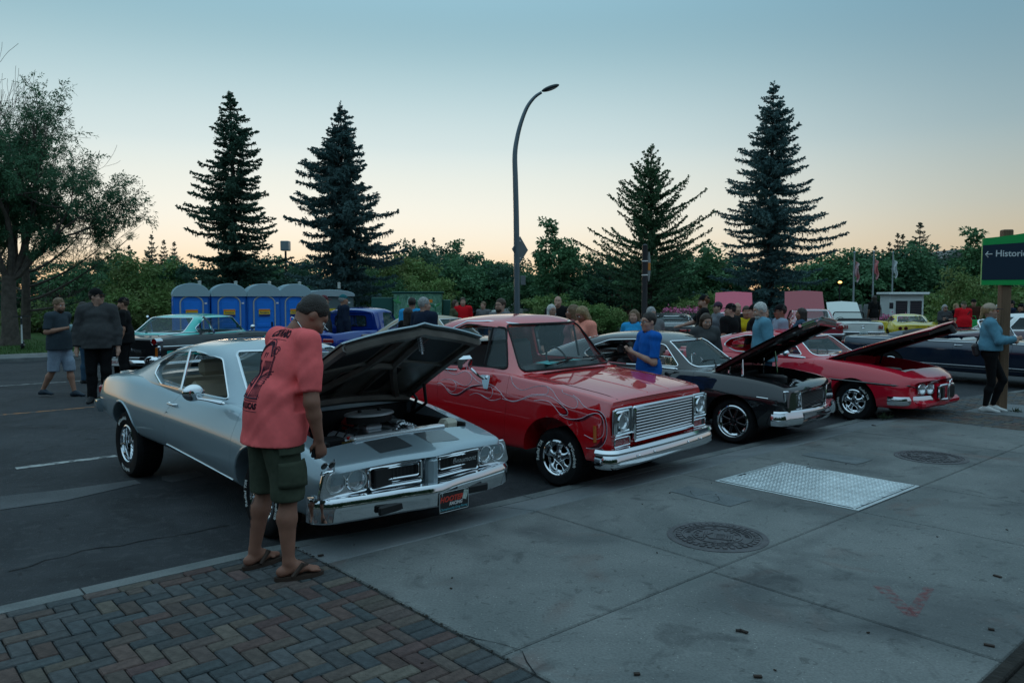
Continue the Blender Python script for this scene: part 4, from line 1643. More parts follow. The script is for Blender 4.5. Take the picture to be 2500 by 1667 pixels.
def sweep(profile, path, closed_prof=True, cap=True, name='sweep'):
	"""profile: (n, z) with n outward of the path; path: list of (x, y) with heights dz optional"""
	P = [Vector((p[0], p[1], p[2] if len(p) > 2 else 0)) for p in path]
	v, f, n = [], [], len(profile)
	for i, p in enumerate(P):
		t = (P[min(i + 1, len(P) - 1)] - P[max(i - 1, 0)])
		t.z = 0
		t.normalize()
		nn_ = Vector((t.y, -t.x, 0))
		for (a, z) in profile:
			v.append(p + nn_ * a + Vector((0, 0, z)))
	for i in range(len(P) - 1):
		for k in range(n if closed_prof else n - 1):
			k2 = (k + 1) % n
			f.append((i * n + k, (i + 1) * n + k, (i + 1) * n + k2, i * n + k2))
	if cap and closed_prof:
		f += [tuple(range(n)), tuple((len(P) - 1) * n + k for k in range(n))[::-1]]
	return mesh(name, v, f, True, 40)
def bumper_path(xc, hw, wrap, rad=.18, bow=.06, n=14, z=0.0):
	"""front bumper in plan from right end to left end: bowed, wrapping round the corners"""
	pts = []
	pts.append((xc - bow - wrap, -hw, z))
	for i in range(7):
		a = R(90 * i / 6)
		pts.append((xc - bow - rad + rad * math.sin(a), -hw + rad - rad * math.cos(a), z))
	for i in range(1, n):
		y = -hw + rad + (2 * (hw - rad)) * i / n
		pts.append((xc - bow * (y / (hw - rad)) ** 2, y, z))
	for i in range(7):
		a = R(90 - 90 * i / 6)
		pts.append((xc - bow - rad + rad * math.sin(a), hw - rad + rad * math.cos(a), z))
	pts.append((xc - bow - wrap, hw, z))
	return pts
BUMP_P = [(0, -.075), (.035, -.07), (.05, -.03), (.056, .02), (.045, .06), (.015, .08), (-.02, .082), (-.02, -.075)]
def lamp(root, c, r, name='headlight', rot=0, depth=.05, bez=None):
	"""round sealed-beam lamp looking along +X"""
	M = rotm(z=rot)
	e = obj(name, MB().lathe([(.001, -depth), (r * .4, -depth * .92), (r * .8, -depth * .55), (r, 0)], axis='X', n=24).mesh('m'), REFL, root, c, (0, 0, R(rot)))
	obj('lens', MB().lathe([(.001, .022), (r * .5, .018), (r * .85, .008), (r, -.002)], axis='X', n=24).mesh('m'), LAMPG, e)
	obj('bezel', MB().lathe([(r, -.004), (r + .004, .012), (r + .014, .012), (r + .02, -.005)], axis='X', n=24).mesh('m'), CHROME, e)
	return e
def ribbon(path, w, name, m, parent, up=(0, 0, 1)):
	"""thin flat strip along a 3D path (trim, pinstripes)"""
	return MB().tube(path, w, 5).build(name, m, parent)
def seat(root, x, y, w=.5, m=VINYL_T, z=.42, head=True, h=.62, back_rake=12):
	o = MB().box((x + .05, y, z), (.52, w, .20), .05).build('seat', m, root)
	MB().box((x - .22 - h * .1, y, z + .10 + h / 2), (.15, w, h), .05, rotm(y=-back_rake)).build('backrest', m, o)
	if head:
		MB().box((x - .30 - h * .16, y, z + .16 + h + .06), (.10, w * .55, .17), .04, rotm(y=-back_rake)).build('headrest', m, o)
	return o
def steering(root, x, y, z, m=BLACKP, r=.19):
	mb = MB()
	M = rotm(y=-28)
	ring = [M @ Vector((0, r * math.cos(a), r * math.sin(a))) + Vector((x, y, z)) for a in np.linspace(0, 2 * math.pi, 25)[:-1]]
	mb.tube(ring, .012, 6, closed=True)
	for a in (R(0), R(180), R(270)):
		mb.tube([(x, y, z), M @ Vector((0, r * math.cos(a), r * math.sin(a))) + Vector((x, y, z))], .01, 5)
	mb.tube([(x, y, z), (x + .3, y, z - .12)], .02, 6)
	return mb.build('steering_wheel', m, root)
def mirror(root, base, head, sz, m=CHROME, sgn=-1):
	b, h = Vector(base), Vector(head)
	o = MB().ell(h, (sz[0], sz[1], sz[2]), 14, 10).build('mirror', m, root)
	mb = MB().tube([b, (b + h) / 2 + Vector((0, 0, -.02)), h - Vector((0, 0, sz[2] * .6))], [.02, .012, .012], 8)
	mb.ell(b, (.05, .018, .016), 10, 6)
	mb.build('mirror_arm', m, o)
	return o
def handle(root, c, l=.16, m=CHROME, sgn=-1):
	x, y, z = c
	mb = MB().tube([(x - l / 2, y, z), (x - l / 2 + .02, y + sgn * .03, z), (x + l / 2 - .02, y + sgn * .03, z), (x + l / 2, y, z)], [.012, .012, .010, .008], 8)
	mb.ell((x - l / 2 + .01, y + sgn * .012, z), (.022, .016, .018), 10, 6)
	return mb.build('door_handle', m, root)
def make_car(S, name, label, pose, cat='car', group=None):
	x, y, th = pose[:3]
	root = thing(name, label, cat, (x, y, pose[3] if len(pose) > 3 else 0), th, group)
	P = S['paint']
	body = body_mesh(S)
	S['_bv'] = bvh(body)
	wmax = max(k[1] for k in S['w']) + .2
	cut = []
	for (ax, az, ar) in S['arches']:
		for sg in (-1, 1):
			wl = cv(S['w'], ax)
			cut.append(cyl_y(ax, az, ar, sg * (wl - .36), sg * wmax))
	if 'cabin' in S:
		a, b, hw, zf = S['cabin']
		cut.append(box_mesh(a, b, -hw, hw, zf, 2.2))
	if 'bay' in S:
		a, b, hw, zf = S['bay'][:4]
		hw2 = S['bay'][4] if len(S['bay']) > 4 else hw
		cut.append(prism_mesh([(a, -hw), (b, -hw2), (b, hw2), (a, hw)], zf, 2.2, 'Z'))
	for c in S.get('cuts', []):
		cut.append(c)
	body = boolean(body, cut)
	doors = []
	for poly in S.get('doors', []):
		for sg in (-1, 1):
			rp = rpoly(poly, .05, 3)
			wl = wmax
			inner = min(cv(S['w'], p[0]) for p in poly) - S.get('door_t', .16)
			dm = boolean(body.copy(), [prism_mesh(inset(rp, .0035), sg * inner, sg * wl)], 'INTERSECT')
			body = boolean(body, [prism_mesh(rp, sg * (inner - .002), sg * wl)])
			if len(dm.polygons):
				doors.append((sg, dm))
	bo = obj('body', body, P, root)
	body.materials.clear()
	body.materials.append(P)
	for p in body.polygons:
		p.material_index = 0
	out = {'root': root, 'body': bo, 'doors': {}}
	for sg, dm in doors:
		dm.materials.clear()
		dm.materials.append(S.get('door_paint', P))
		dm.polygons.foreach_set('material_index', [0] * len(dm.polygons))
		d = obj('door', dm, None, root)
		out['doors'].setdefault(sg, []).append(d)
	# dark tub under the body so that arches and floor read closed
	mb = MB()
	zb = min(k[1] for k in S['zb'])
	mb.box(((S['x0'] + S['x1']) / 2, 0, zb + .10), (S['x1'] - S['x0'] - .5, 2 * min(k[1] for k in S['w']) - .62, .16), .02)
	mb.build('chassis', UNDER, root)
	# greenhouse
	if 'house' in S:
		Hs = S['house']
		outer = house_mesh(S)
		S['_hv'] = bvh(outer)
		inner = house_mesh(S, .045)
		cuts = [inner]
		for poly in Hs['side']:
			cuts.append(prism_mesh(rpoly(poly, .05, 3), -1.6, 1.6))
		for key, (xa, xb) in (('front', (Hs['xm'], Hs['x1'] + .3)), ('rear', (Hs['x0'] - .3, Hs['xm2']))):
			if key in Hs:
				cuts.append(prism_mesh(rpoly(Hs[key], .06, 3), xa, xb, 'X'))
		lo_cut = box_mesh(Hs['x0'] - .2, Hs['x1'] + .2, -1.4, 1.4, -1, 0)
		roof = boolean(outer, cuts)
		RP = S.get('roof_paint', P)
		roof.materials.clear()
		roof.materials.append(RP)
		roof.polygons.foreach_set('material_index', [0] * len(roof.polygons))
		ro = obj('roof', roof, None, root)
		out['roof'] = ro
		gm = S.get('glass', GLASS)
		hv = S['_hv']
		for poly in Hs.get('glass_side', Hs['side']):
			for sg in (-1, 1):
				rp = rpoly(inset(poly, .012), .04, 3)
				pts = []
				for (px_, pz_) in rp:
					h = hv.ray_cast(Vector((px_, sg * 2.2, pz_)), Vector((0, -sg, 0)))
					yy = h[0].y if h[0] is not None else sg * yside(S, px_, pz_)
					pts.append((px_, yy - sg * .018, pz_))
				obj('side_window', mesh('g', pts, [tuple(range(len(pts)))], False), gm, root)
		if S.get('trim', True):
			for poly in Hs['side']:
				for sg in (-1, 1):
					rp = rpoly(poly, .05, 4)
					pts = []
					for (px_, pz_) in rp:
						h = hv.ray_cast(Vector((px_, sg * 2.2, pz_)), Vector((0, -sg, 0)))
						yy = h[0].y if h[0] is not None else sg * yside(S, px_, pz_)
						pts.append((px_, yy + sg * .003, pz_))
					MB().tube(pts, .010, 5, closed=True).build('window_trim', S.get('trim_mat', CHROME), root)
		for key, sgx, nm in (('front', 1, 'windshield'), ('rear', -1, 'rear_window')):
			if key not in Hs:
				continue
			poly = Hs[key]
			ys_, zs_ = [p[0] for p in poly], [p[1] for p in poly]
			zlo, zhi = min(zs_), max(zs_)
			def half(z):
				# half width of the opening at height z
				xs2 = []
				n = len(poly)
				for i in range(n):
					(a, b), (c, d) = poly[i], poly[(i + 1) % n]
					if (b - z) * (d - z) <= 0 and abs(b - d) > 1e-6:
						xs2.append(a + (c - a) * (z - b) / (d - b))
				return max(xs2) if xs2 else 0
			def at(y, z, off):
				h = hv.ray_cast(Vector((sgx * 9, y, z)), Vector((-sgx, 0, 0)))
				xx = h[0].x if h[0] is not None else Hs['x1' if sgx > 0 else 'x0']
				return (xx + sgx * off, y, z)
			NV = 10
			def fn(u, v):
				z = zlo + .01 + (zhi - zlo - .02) * v
				hw = max(.02, half(z) - .012)
				y_ = (u * 2 - 1) * hw
				return at(y_, z, -.016)
			g = MB().grid(fn, 14, NV).mesh('g')
			obj(nm, g, S.get('glass_f', gm), root)
			if S.get('trim', True) or S.get('wtrim'):
				rp = rpoly(poly, .06, 4)
				rp2 = []
				for (a, b), (c, d) in zip(rp, rp[1:] + rp[:1]):
					m_ = max(1, int(math.hypot(c - a, d - b) / .12))
					rp2 += [(a + (c - a) * i / m_, b + (d - b) * i / m_) for i in range(m_)]
				MB().tube([at(a, b, .004) for a, b in rp2], .012, 5, closed=True).build('windshield_trim', S.get('wtrim') or CHROME, root)
	return out
# ---- silver coupe, bonnet open (nearest car)
SILVER = paint('silver_paint', (.32, .41, .455), .45, .36, 1.0)
SILVER_D = paint('grey_stripe_paint', (.11, .125, .135), .6, .4, .6)
def front_deform(x1, reach, sweep_, lean, zmid, vee=0.0):
	def f(V):
		V = V.copy()
		u = np.clip((V[:, 0] - (x1 - reach)) / reach, 0, 1) ** 2
		V[:, 0] += u * (-sweep_ * (np.abs(V[:, 1]) / .9) ** 2 + lean * (V[:, 2] - zmid) + vee * np.maximum(0, 1 - np.abs(V[:, 1]) / .16))
		return V
	return f
def both(f, g):
	return lambda V: g(f(V))
def tail_deform(x0, reach, sweep_, lean, zmid):
	def f(V):
		V = V.copy()
		u = np.clip(((x0 + reach) - V[:, 0]) / reach, 0, 1) ** 2
		V[:, 0] += u * (sweep_ * (np.abs(V[:, 1]) / .9) ** 2 + lean * (V[:, 2] - zmid))
		return V
	return f
S = dict(paint=SILVER, x0=-4.08, x1=1.06,
	zb=[(-4.1, .62), (-3.6, .52), (-2, .45), (-1, .39), (0, .32), (.7, .30), (1.1, .36)],
	w=[(-4.1, .84), (-3.6, .90), (-2.7, .95), (-1.7, .935), (-.6, .935), (0, .95), (.7, .945), (1.1, .92)],
	zc=[(-4.1, .80), (-3, .84), (-1.7, .80), (-.4, .74), (.3, .68), (1.1, .56)],
	zs=[(-4.1, .99), (-3.7, 1.06), (-3, 1.09), (-2.4, 1.09), (-1.7, 1.035), (-.6, 1.0), (0, .935), (.6, .815), (1.1, .70)],
	zt=[(-4.1, 1.01), (-3.6, 1.10), (-3, 1.13), (-1.7, 1.06), (-.6, 1.03), (0, .975), (.6, .85), (1.1, .725)],
	tum=[(-4.1, .06), (-3, .11), (-2.4, .15), (-1.7, .13), (-.5, .12), (.5, .10), (1.1, .08)],
	tuck=[(-4.1, .10), (0, .07), (1.1, .09)], rs=[(-4.1, .08), (-2.4, .10), (-.5, .07), (1.1, .03)],
	deform=both(front_deform(1.06, .5, .08, .16, .60, .06), tail_deform(-4.08, .4, .10, .12, .8)),
	arches=[(0, .36, .385), (-3.0, .43, .385)],
	cabin=(-2.75, -.78, .70, .34), bay=(-.18, .70, .72, .34, .70),
	doors=[[(-1.86, .47), (-.50, .405), (-.42, .7), (-.47, 1.2), (-1.58, 1.2), (-1.86, .8)]],
	house=dict(x0=-3.70, x1=-.40, xm=-1.25, xm2=-2.5,
		zr=[(-3.7, 1.095), (-3.3, 1.21), (-2.9, 1.335), (-2.4, 1.455), (-1.9, 1.515), (-1.45, 1.52), (-1.12, 1.465), (-.8, 1.27), (-.4, 1.02)],
		zbelt=[(-3.7, 1.085), (-2.4, 1.06), (-1.7, 1.035), (-.4, .995)],
		yb=[(-3.7, .70), (-3, .77), (-2.3, .81), (-1.6, .81), (-.9, .80), (-.4, .66)],
		yr=[(-3.7, .62), (-3, .60), (-2.4, .60), (-1.6, .625), (-1.1, .615), (-.4, .60)], rr=.11, crown=.07,
		side=[[(-.80, 1.035), (-1.17, 1.365), (-1.75, 1.41), (-2.25, 1.365), (-2.55, 1.25), (-2.52, 1.15), (-2.2, 1.06), (-1.8, 1.05)]],
		glass_side=[[(-1.72, 1.05), (-1.80, 1.405), (-2.25, 1.362), (-2.55, 1.25), (-2.52, 1.15), (-2.2, 1.06)]],
		front=[(-.66, 1.035), (.66, 1.035), (.53, 1.43), (-.53, 1.43)],
		rear=[(-.50, 1.17), (.50, 1.17), (.47, 1.40), (-.47, 1.40)]))
C = make_car(S, 'silver_coupe', 'silver two-door coupe with open bonnet nearest the camera', (-1.397, 6.811, -.783))
root = C['root']
LET = [('BFGoodrich', R(0), .052), ('Radial T/A', R(180), .052)]
for (x, z, r, w_, rim, t_) in ((0, .325, .325, .22, .20, .86), (-3.0, .36, .36, .27, .205, .86)):
	for sg in (-1, 1):
		wheel_parts(root, (x, sg * (t_ - w_ / 2 + .03), z), r, w_, rim, sg, dict(TORQ, dish=.075 if x < -1 else .05), [('BFGoodrich', R(112), .05), ('Radial T/A', R(262), .05)] if x < -1 else LET)
# window divider, seats, dashboard
for sg in (-1, 1):
	MB().tube([(-1.74, sg * .80, 1.04), (-1.84, sg * .655, 1.42)], .013, 6).build('window_divider', CHROME, root)
for y in (-.36, .36):
	seat(root, -1.62, y, .55, VINYL_T, .52, True, .48)
o = MB().box((-2.45, 0, .62), (.5, 1.3, .22), .06).build('rear_bench', VINYL_T, root)
MB().box((-2.72, 0, .86), (.16, 1.34, .46), .05, rotm(y=-20)).build('backrest', VINYL_T, o)
MB().box((-.72, 0, .90), (.25, 1.36, .16), .05).build('dashboard', VINYL_B, root)
steering(root, -1.02, .36, .96, BLACKP)
for sg in (-1, 1):
	MB().box((-2.3, sg * .685, .8), (.85, .03, .5), .01).build('side_trim_panel', VINYL_T, root)
# door furniture
for sg in (-1, 1):
	d = C['doors'][sg][0]
	y = on_side(S, [(-1.72, .915)], 0, sg)[0][1]
	handle(d, (-1.74, y, .915), .17, CHROME, sg)
	y = on_side(S, [(-1.82, .82)], 0, sg)[0][1]
	MB().lathe([(.001, .004), (.014, .003), (.017, 0)], (-1.80, y, .825), 'Y', 12).build('key_lock', CHROME, d)
mirror(root, (-.72, -.86, 1.02), (-.98, -1.0, 1.10), (.045, .10, .075), CHROME)
# chrome on the lower edge and wheel openings
for sg in (-1, 1):
	MB().tube(on_side(S, [(-1.9 + .1 * i, .505 - .0085 * i) for i in range(15)], .002, sg), .008, 5).build('rocker_trim', CHROME, root)
	for (ax, az, ar) in S['arches']:
		pts = on_side(S, [(ax + (ar + .012) * math.cos(R(a)), az + (ar + .012) * math.sin(R(a))) for a in range(-5, 190, 10)], -.002, sg, True, True)
		MB().tube(pts, .013, 6).build('wheel_lip', SILVER, root)
	# front fender seam is the gap at the door; tail lamp
	MB().box((-4.02, sg * .70, .86), (.06, .26, .10), .02).build('tail_light', REDL, root)
pth = [(-x - .02, y) for x, y, z in bumper_path(4.08, .88, .25, .2, .06)]
obj('rear_bumper', sweep([(-a, z) for a, z in BUMP_P][::-1], [(p[0], p[1], .70) for p in pth]), CHROME, root)
# front end: pointed nose, two grilles, four lamps, bumper with openings
zf = .605
front = bpy.data.objects.new('grille', None)
for sg in (-1, 1):
	o = MB().box((.985, sg * .29, zf - .015), (.10, .46, .15), .01, rotm(z=sg * -4)).build('grille', GRILLE, root)
	pts = [(1.045 - .02 * (abs(y) > .3), sg * y, z) for y, z in rpoly([(.075, .505), (.54, .515), (.55, .668), (.075, .675)], .025, 4)]
	MB().tube(pts, .013, 6, closed=True).build('grille_surround', CHROME, o)
	pts = [(1.05 - .02 * (abs(y) > .3), sg * y, z) for y, z in rpoly([(.105, .562), (.50, .568), (.51, .650), (.105, .655)], .02, 3)]
	MB().tube(pts, .007, 5, closed=True).build('grille_trim', CHROME, o)
	for k in range(2):
		MB().tube([(1.05, sg * .09, .523 + k * .018), (1.026, sg * .52, .531 + k * .018)], .005, 5).build('grille_bar', CHROME, o)
	for k in range(10):
		MB().tube([(1.042 - .004 * (k > 6), sg * (.12 + .038 * k), .565), (1.042 - .004 * (k > 6), sg * (.12 + .038 * k), .652)], .003, 4).build('grille_bar', DARKM, o)
	# lamp panel
	pl = MB().prism(rpoly([(.55, .515), (.945, .50), (.895, .688), (.565, .690)], .03, 3) if sg > 0 else [(-a, b) for a, b in rpoly([(.55, .515), (.945, .50), (.895, .688), (.565, .690)], .03, 3)], .955, .985, 'X').build('lamp_panel', DCHROME, root)
	for y, r, xx in ((.645, .066, 1.003), (.812, .066, .985)):
		lamp(root, (xx, sg * y, .603), r, rot=sg * 7)
	pts = [(1.005 - .03 * max(0, abs(y) - .55) / .3, sg * y, z) for y, z in rpoly([(.555, .512), (.95, .498), (.90, .690), (.565, .693)], .03, 4)]
	MB().tube(pts, .010, 6, closed=True).build('lamp_surround', CHROME, root)
MB().box((1.08, 0, .575), (.10, .10, .24), .03).build('nose_panel', SILVER, root)
text_obj('badge', 'Beaumont', .062, (1.056, .36, .612), (R(90), 0, R(90)), CHROME, root, shear=.35)
bp_ = bumper_path(1.10, .94, .07, .16, .10, z=.42)
bp_ = [(x + .06 * max(0, 1 - abs(y) / .3), y, z) for x, y, z in bp_]
PB = [(-.03, -.10), (.03, -.105), (.045, -.09), (.05, -.02), (.052, .045), (.035, .075), (-.02, .08)]
obj('front_bumper', sweep(PB, bp_), CHROME, root)
for sg in (-1, 1):
	o = MB().box((1.118, sg * .33, .372), (.03, .44, .066), .012, rotm(z=-sg * 5)).build('bumper_opening', GRILLE, root)
	MB().box((1.128, sg * .47, .372), (.025, .13, .052), .012, rotm(z=-sg * 7)).build('turn_signal', LAMPG, root)
# number plate
pb = bpy.data.objects.new('plate', None)
o = MB().box((1.205, .12, .345), (.008, .31, .17), .003).build('number_plate', mat('plate_black', (.012, .012, .013), .35, coat=.4), root)
MB().tube([(1.2105, .12 + a, .345 + b) for a, b in rpoly([(-.148, -.078), (.148, -.078), (.148, .078), (-.148, .078)], .012, 3)], .002, 4, closed=True).build('plate_border', mat('plate_line', (.55, .6, .6), .5), o)
RW_ = mat('plate_red', (.55, .05, .03), .5)
text_obj('lettering', 'HOOTERS', .058, (1.2102, .105, .365), (R(90), 0, R(90)), RW_, o, .001, bold=.002, shear=.3)
text_obj('lettering', 'RACING', .036, (1.2102, .135, .325), (R(90), 0, R(90)), mat('plate_white', (.65, .62, .6), .5), o, .001, bold=.001, shear=.3)
text_obj('lettering', 'Championship Drag Racing', .026, (1.2102, .115, .290), (R(90), 0, R(90)), mat('plate_blue', (.10, .36, .42), .5), o, .001, shear=.2)
MB().box((1.2098, .235, .375), (.004, .045, .075), 0, rotm(x=-18)).build('plate_flag', mat('plate_grey', (.36, .42, .38), .5, var=.5, vscale=60), o, False)
# header panel stripes
for sg in (-1, 1):
	q = [S['_bv'].ray_cast(Vector((x, y * sg, 2)), Vector((0, 0, -1)))[0] for x, y in ((.74, .10), (.98, .10), (.95, .40), (.74, .40))]
	mb = MB()
	def fn(u, v):
		p = S['_bv'].ray_cast(Vector((.735 + .225 * u, sg * (.09 + .31 * v), 2)), Vector((0, 0, -1)))[0]
		return (p.x, p.y, p.z + .003)
	mb.grid(fn, 6, 6).build('scoop_insert', SILVER_D, root)
# ---- engine bay fittings
ALU = mat('polished_alloy', (.72, .74, .76), .30, .75)
def engine_bay(root, x0, x1, hw, zt, red=True, aircleaner='oval', accent=ALU, zfl=.40, rd=0.0):
	L = x1 - x0
	xm = x0 + L * .48
	e = MB().box((xm, 0, zfl + .10), (L * .72, .5, .34), .05).build('engine_block', DARKM, root)
	for sg in (-1, 1):
		v = MB().box((xm, sg * .24, zt - .20), (L * .55, .15, .12), .04, rotm(x=-sg * 25)).build('valve_cover', accent if aircleaner == 'oval' else BLACKP, e)
		mb = MB()
		for k in range(4):
			xx = xm - L * .22 + L * .14 * k
			mb.tube([(xx, sg * .30, zt - .24), (xx + .01, sg * .42, zt - .30), (xx, sg * .46, zt - .42)], .022, 7)
		mb.build('exhaust_header', STEEL, e)
		mb = MB()
		for k in range(4):
			xx = xm - L * .22 + L * .14 * k
			mb.tube([(xx, sg * .31, zt - .17), (xx - .05, sg * .2, zt - .09), (xm - L * .38, sg * .03, zt - .13)], .007, 5)
		mb.build('plug_lead', BLACKP, e)
	MB().box((xm, 0, zt - .17), (L * .42, .30, .10), .03).build('intake_manifold', STEEL, e)
	mb = MB().lathe([(.05, 0), (.06, .05), (.045, .07)], (xm, 0, zt - .13), n=16)
	mb.box((xm, 0, zt - .10), (.16, .16, .05), .015).build('carburettor', ALU, e)
	if aircleaner == 'oval':
		pr = [(1.0, 0), (1.0, .06)]
		mb = MB().lathe([(.16, zt - .055), (.16, zt + .005)], (0, 0, 0), n=32)
		mb.v = [(p[0] * .85 + xm, p[1] * 1.35, p[2]) for p in mb.v]
		mb.build('air_filter', BLACKP, e)
		mb = MB().lathe([(.175, zt + .005), (.175, zt + .015), (.165, zt + .025), (.06, zt + .028), (.001, zt + .028)], n=32)
		mb.v = [(p[0] * .85 + xm, p[1] * 1.35, p[2]) for p in mb.v]
		mb.build('air_cleaner_lid', ALU, e)
		for y in (-.10, .10):
			MB().lathe([(.014, 0), (.02, .012), (.014, .026), (.001, .028)], (xm, y, zt + .026), n=10).build('wing_nut', BLACKP, e)
	else:
		mb = MB().lathe([(.22, zt - .09), (.23, zt - .08), (.23, zt - .005), (.215, zt + .008), (.05, zt + .012), (.001, zt + .012)], (xm, 0, 0), n=36)
		mb.build('air_cleaner', BLACKP, e)
	# hoses, pulleys, distributor, fan shroud
	hose = [(xm + L * .25, .10, zt - .14), (xm + L * .30, .14, zt - .06), (x1 - .16, .22, zt - .09), (x1 - .06, .26, zt - .14)]
	pts = []
	for i in range(24):
		t = i / 23 * 3
		k = min(2, int(t))
		a, b = Vector(hose[k]), Vector(hose[k + 1])
		pts.append(a + (b - a) * (t - k))
	MB().tube(pts, [.030 if i % 2 else .025 for i in range(24)], 10).build('radiator_hose', STEEL, e)
	for sg, zz in ((-1, -.26), (1, -.30), (0, -.22)):
		MB().lathe([(.001, .02), (.03, .02), (.075, .01), (.08, -.01), (.03, -.02)], (xm + L * .40, sg * .16, zt + zz), 'X', 20).build('pulley', ALU if sg else STEEL, e)
	MB().lathe([(.055, 0), (.06, .06), (.03, .10), (.001, .105)], (xm - L * .38, .0, zt - .16), n=16).build('distributor', mat('distributor_red', (.35, .03, .025), .4) if red else BLACKP, e)
	r_ = MB().box((x1 - .03, 0, (zt - rd) - .20), (.055, hw * 1.35, .34), .01).build('radiator', BLACKP, root)
	MB().box((x1 - .035, 0, (zt - rd) - .015), (.09, hw * 1.30, .035), .012).build('radiator_top_plate', ALU, r_)
	MB().lathe([(.03, 0), (.032, .02), (.02, .028), (.001, .03)], (x1 - .04, .12, (zt - rd)), n=14).build('radiator_cap', ALU, r_)
	# fire wall gear: brake booster, master cylinder, wiper motor, coil
	MB().lathe([(.001, .10), (.07, .09), (.125, .04), (.125, -.02), (.05, -.05)], (x0 + .08, .42, zt - .20), 'X', 24).build('brake_booster', BLACKP, root)
	o = MB().box((x0 + .24, .42, zt - .18), (.15, .09, .09), .02).build('master_cylinder', STEEL, root)
	MB().box((x0 + .24, .42, zt - .125), (.15, .10, .03), .01).build('cap', ALU, o)
	MB().box((x1 - .14, hw - .10, zt - .15), (.13, .16, .17), .03).build('washer_bottle', mat('bottle_plastic', (.55, .52, .42), .5), root)
	MB().box((x0 + .12, -hw + .20, zt - .17), (.12, .18, .11), .02).build('ignition_box', mat('ignition_red', (.32, .04, .045), .4, var=.2, vscale=40), root)
	MB().box((x1 - .18, -hw + .14, zt - .18), (.16, .2, .18), .015).build('battery', BLACKP, root)
	for sg in (-1, 1):
		MB().box(((x0 + x1) / 2, sg * (hw - .02), zt - .30), (L, .035, .42), .01).build('inner_wing', BLACKP, root)
	MB().box((x0 + .01, 0, zt - .24), (.03, hw * 2, .5), .01).build('fire_wall', BLACKP, root)
	MB().box(((x0 + x1) / 2, 0, zfl - .04), (L, hw * 2, .03)).build('splash_floor', UNDER, root)
engine_bay(root, -.18, .70, .71, .93, rd=.085)
MB().tube([(.50, -.30, .80), (.20, -.42, .70), (.05, -.45, .62)], .022, 8).build('bay_hose', STEEL, root)
MB().tube([(.62, -.52, .80), (.66, -.40, .82), (.60, -.30, .83)], .012, 6).build('fuel_line', mat('brass', (.5, .34, .10), .3, 1.0), root)
MB().lathe([(.02, 0), (.022, .02), (.001, .024)], (.60, -.44, .82), n=10).build('filler_cap', mat('cap_red', (.4, .02, .02), .4), root)
# cowl grilles behind the bonnet
for k in range(4):
	MB().box((-.27, -.55 + .33 * k, 1.0 + .004), (.10, .26, .01), .004).build('cowl_grille', BLACKP, root)
# wipers
for y in (-.35, .25):
	MB().tube([(-.42, y, 1.05), (-.60, y + .25, 1.12), (-.62, y - .1, 1.125)], .008, 5).build('wiper', BLACKP, root)
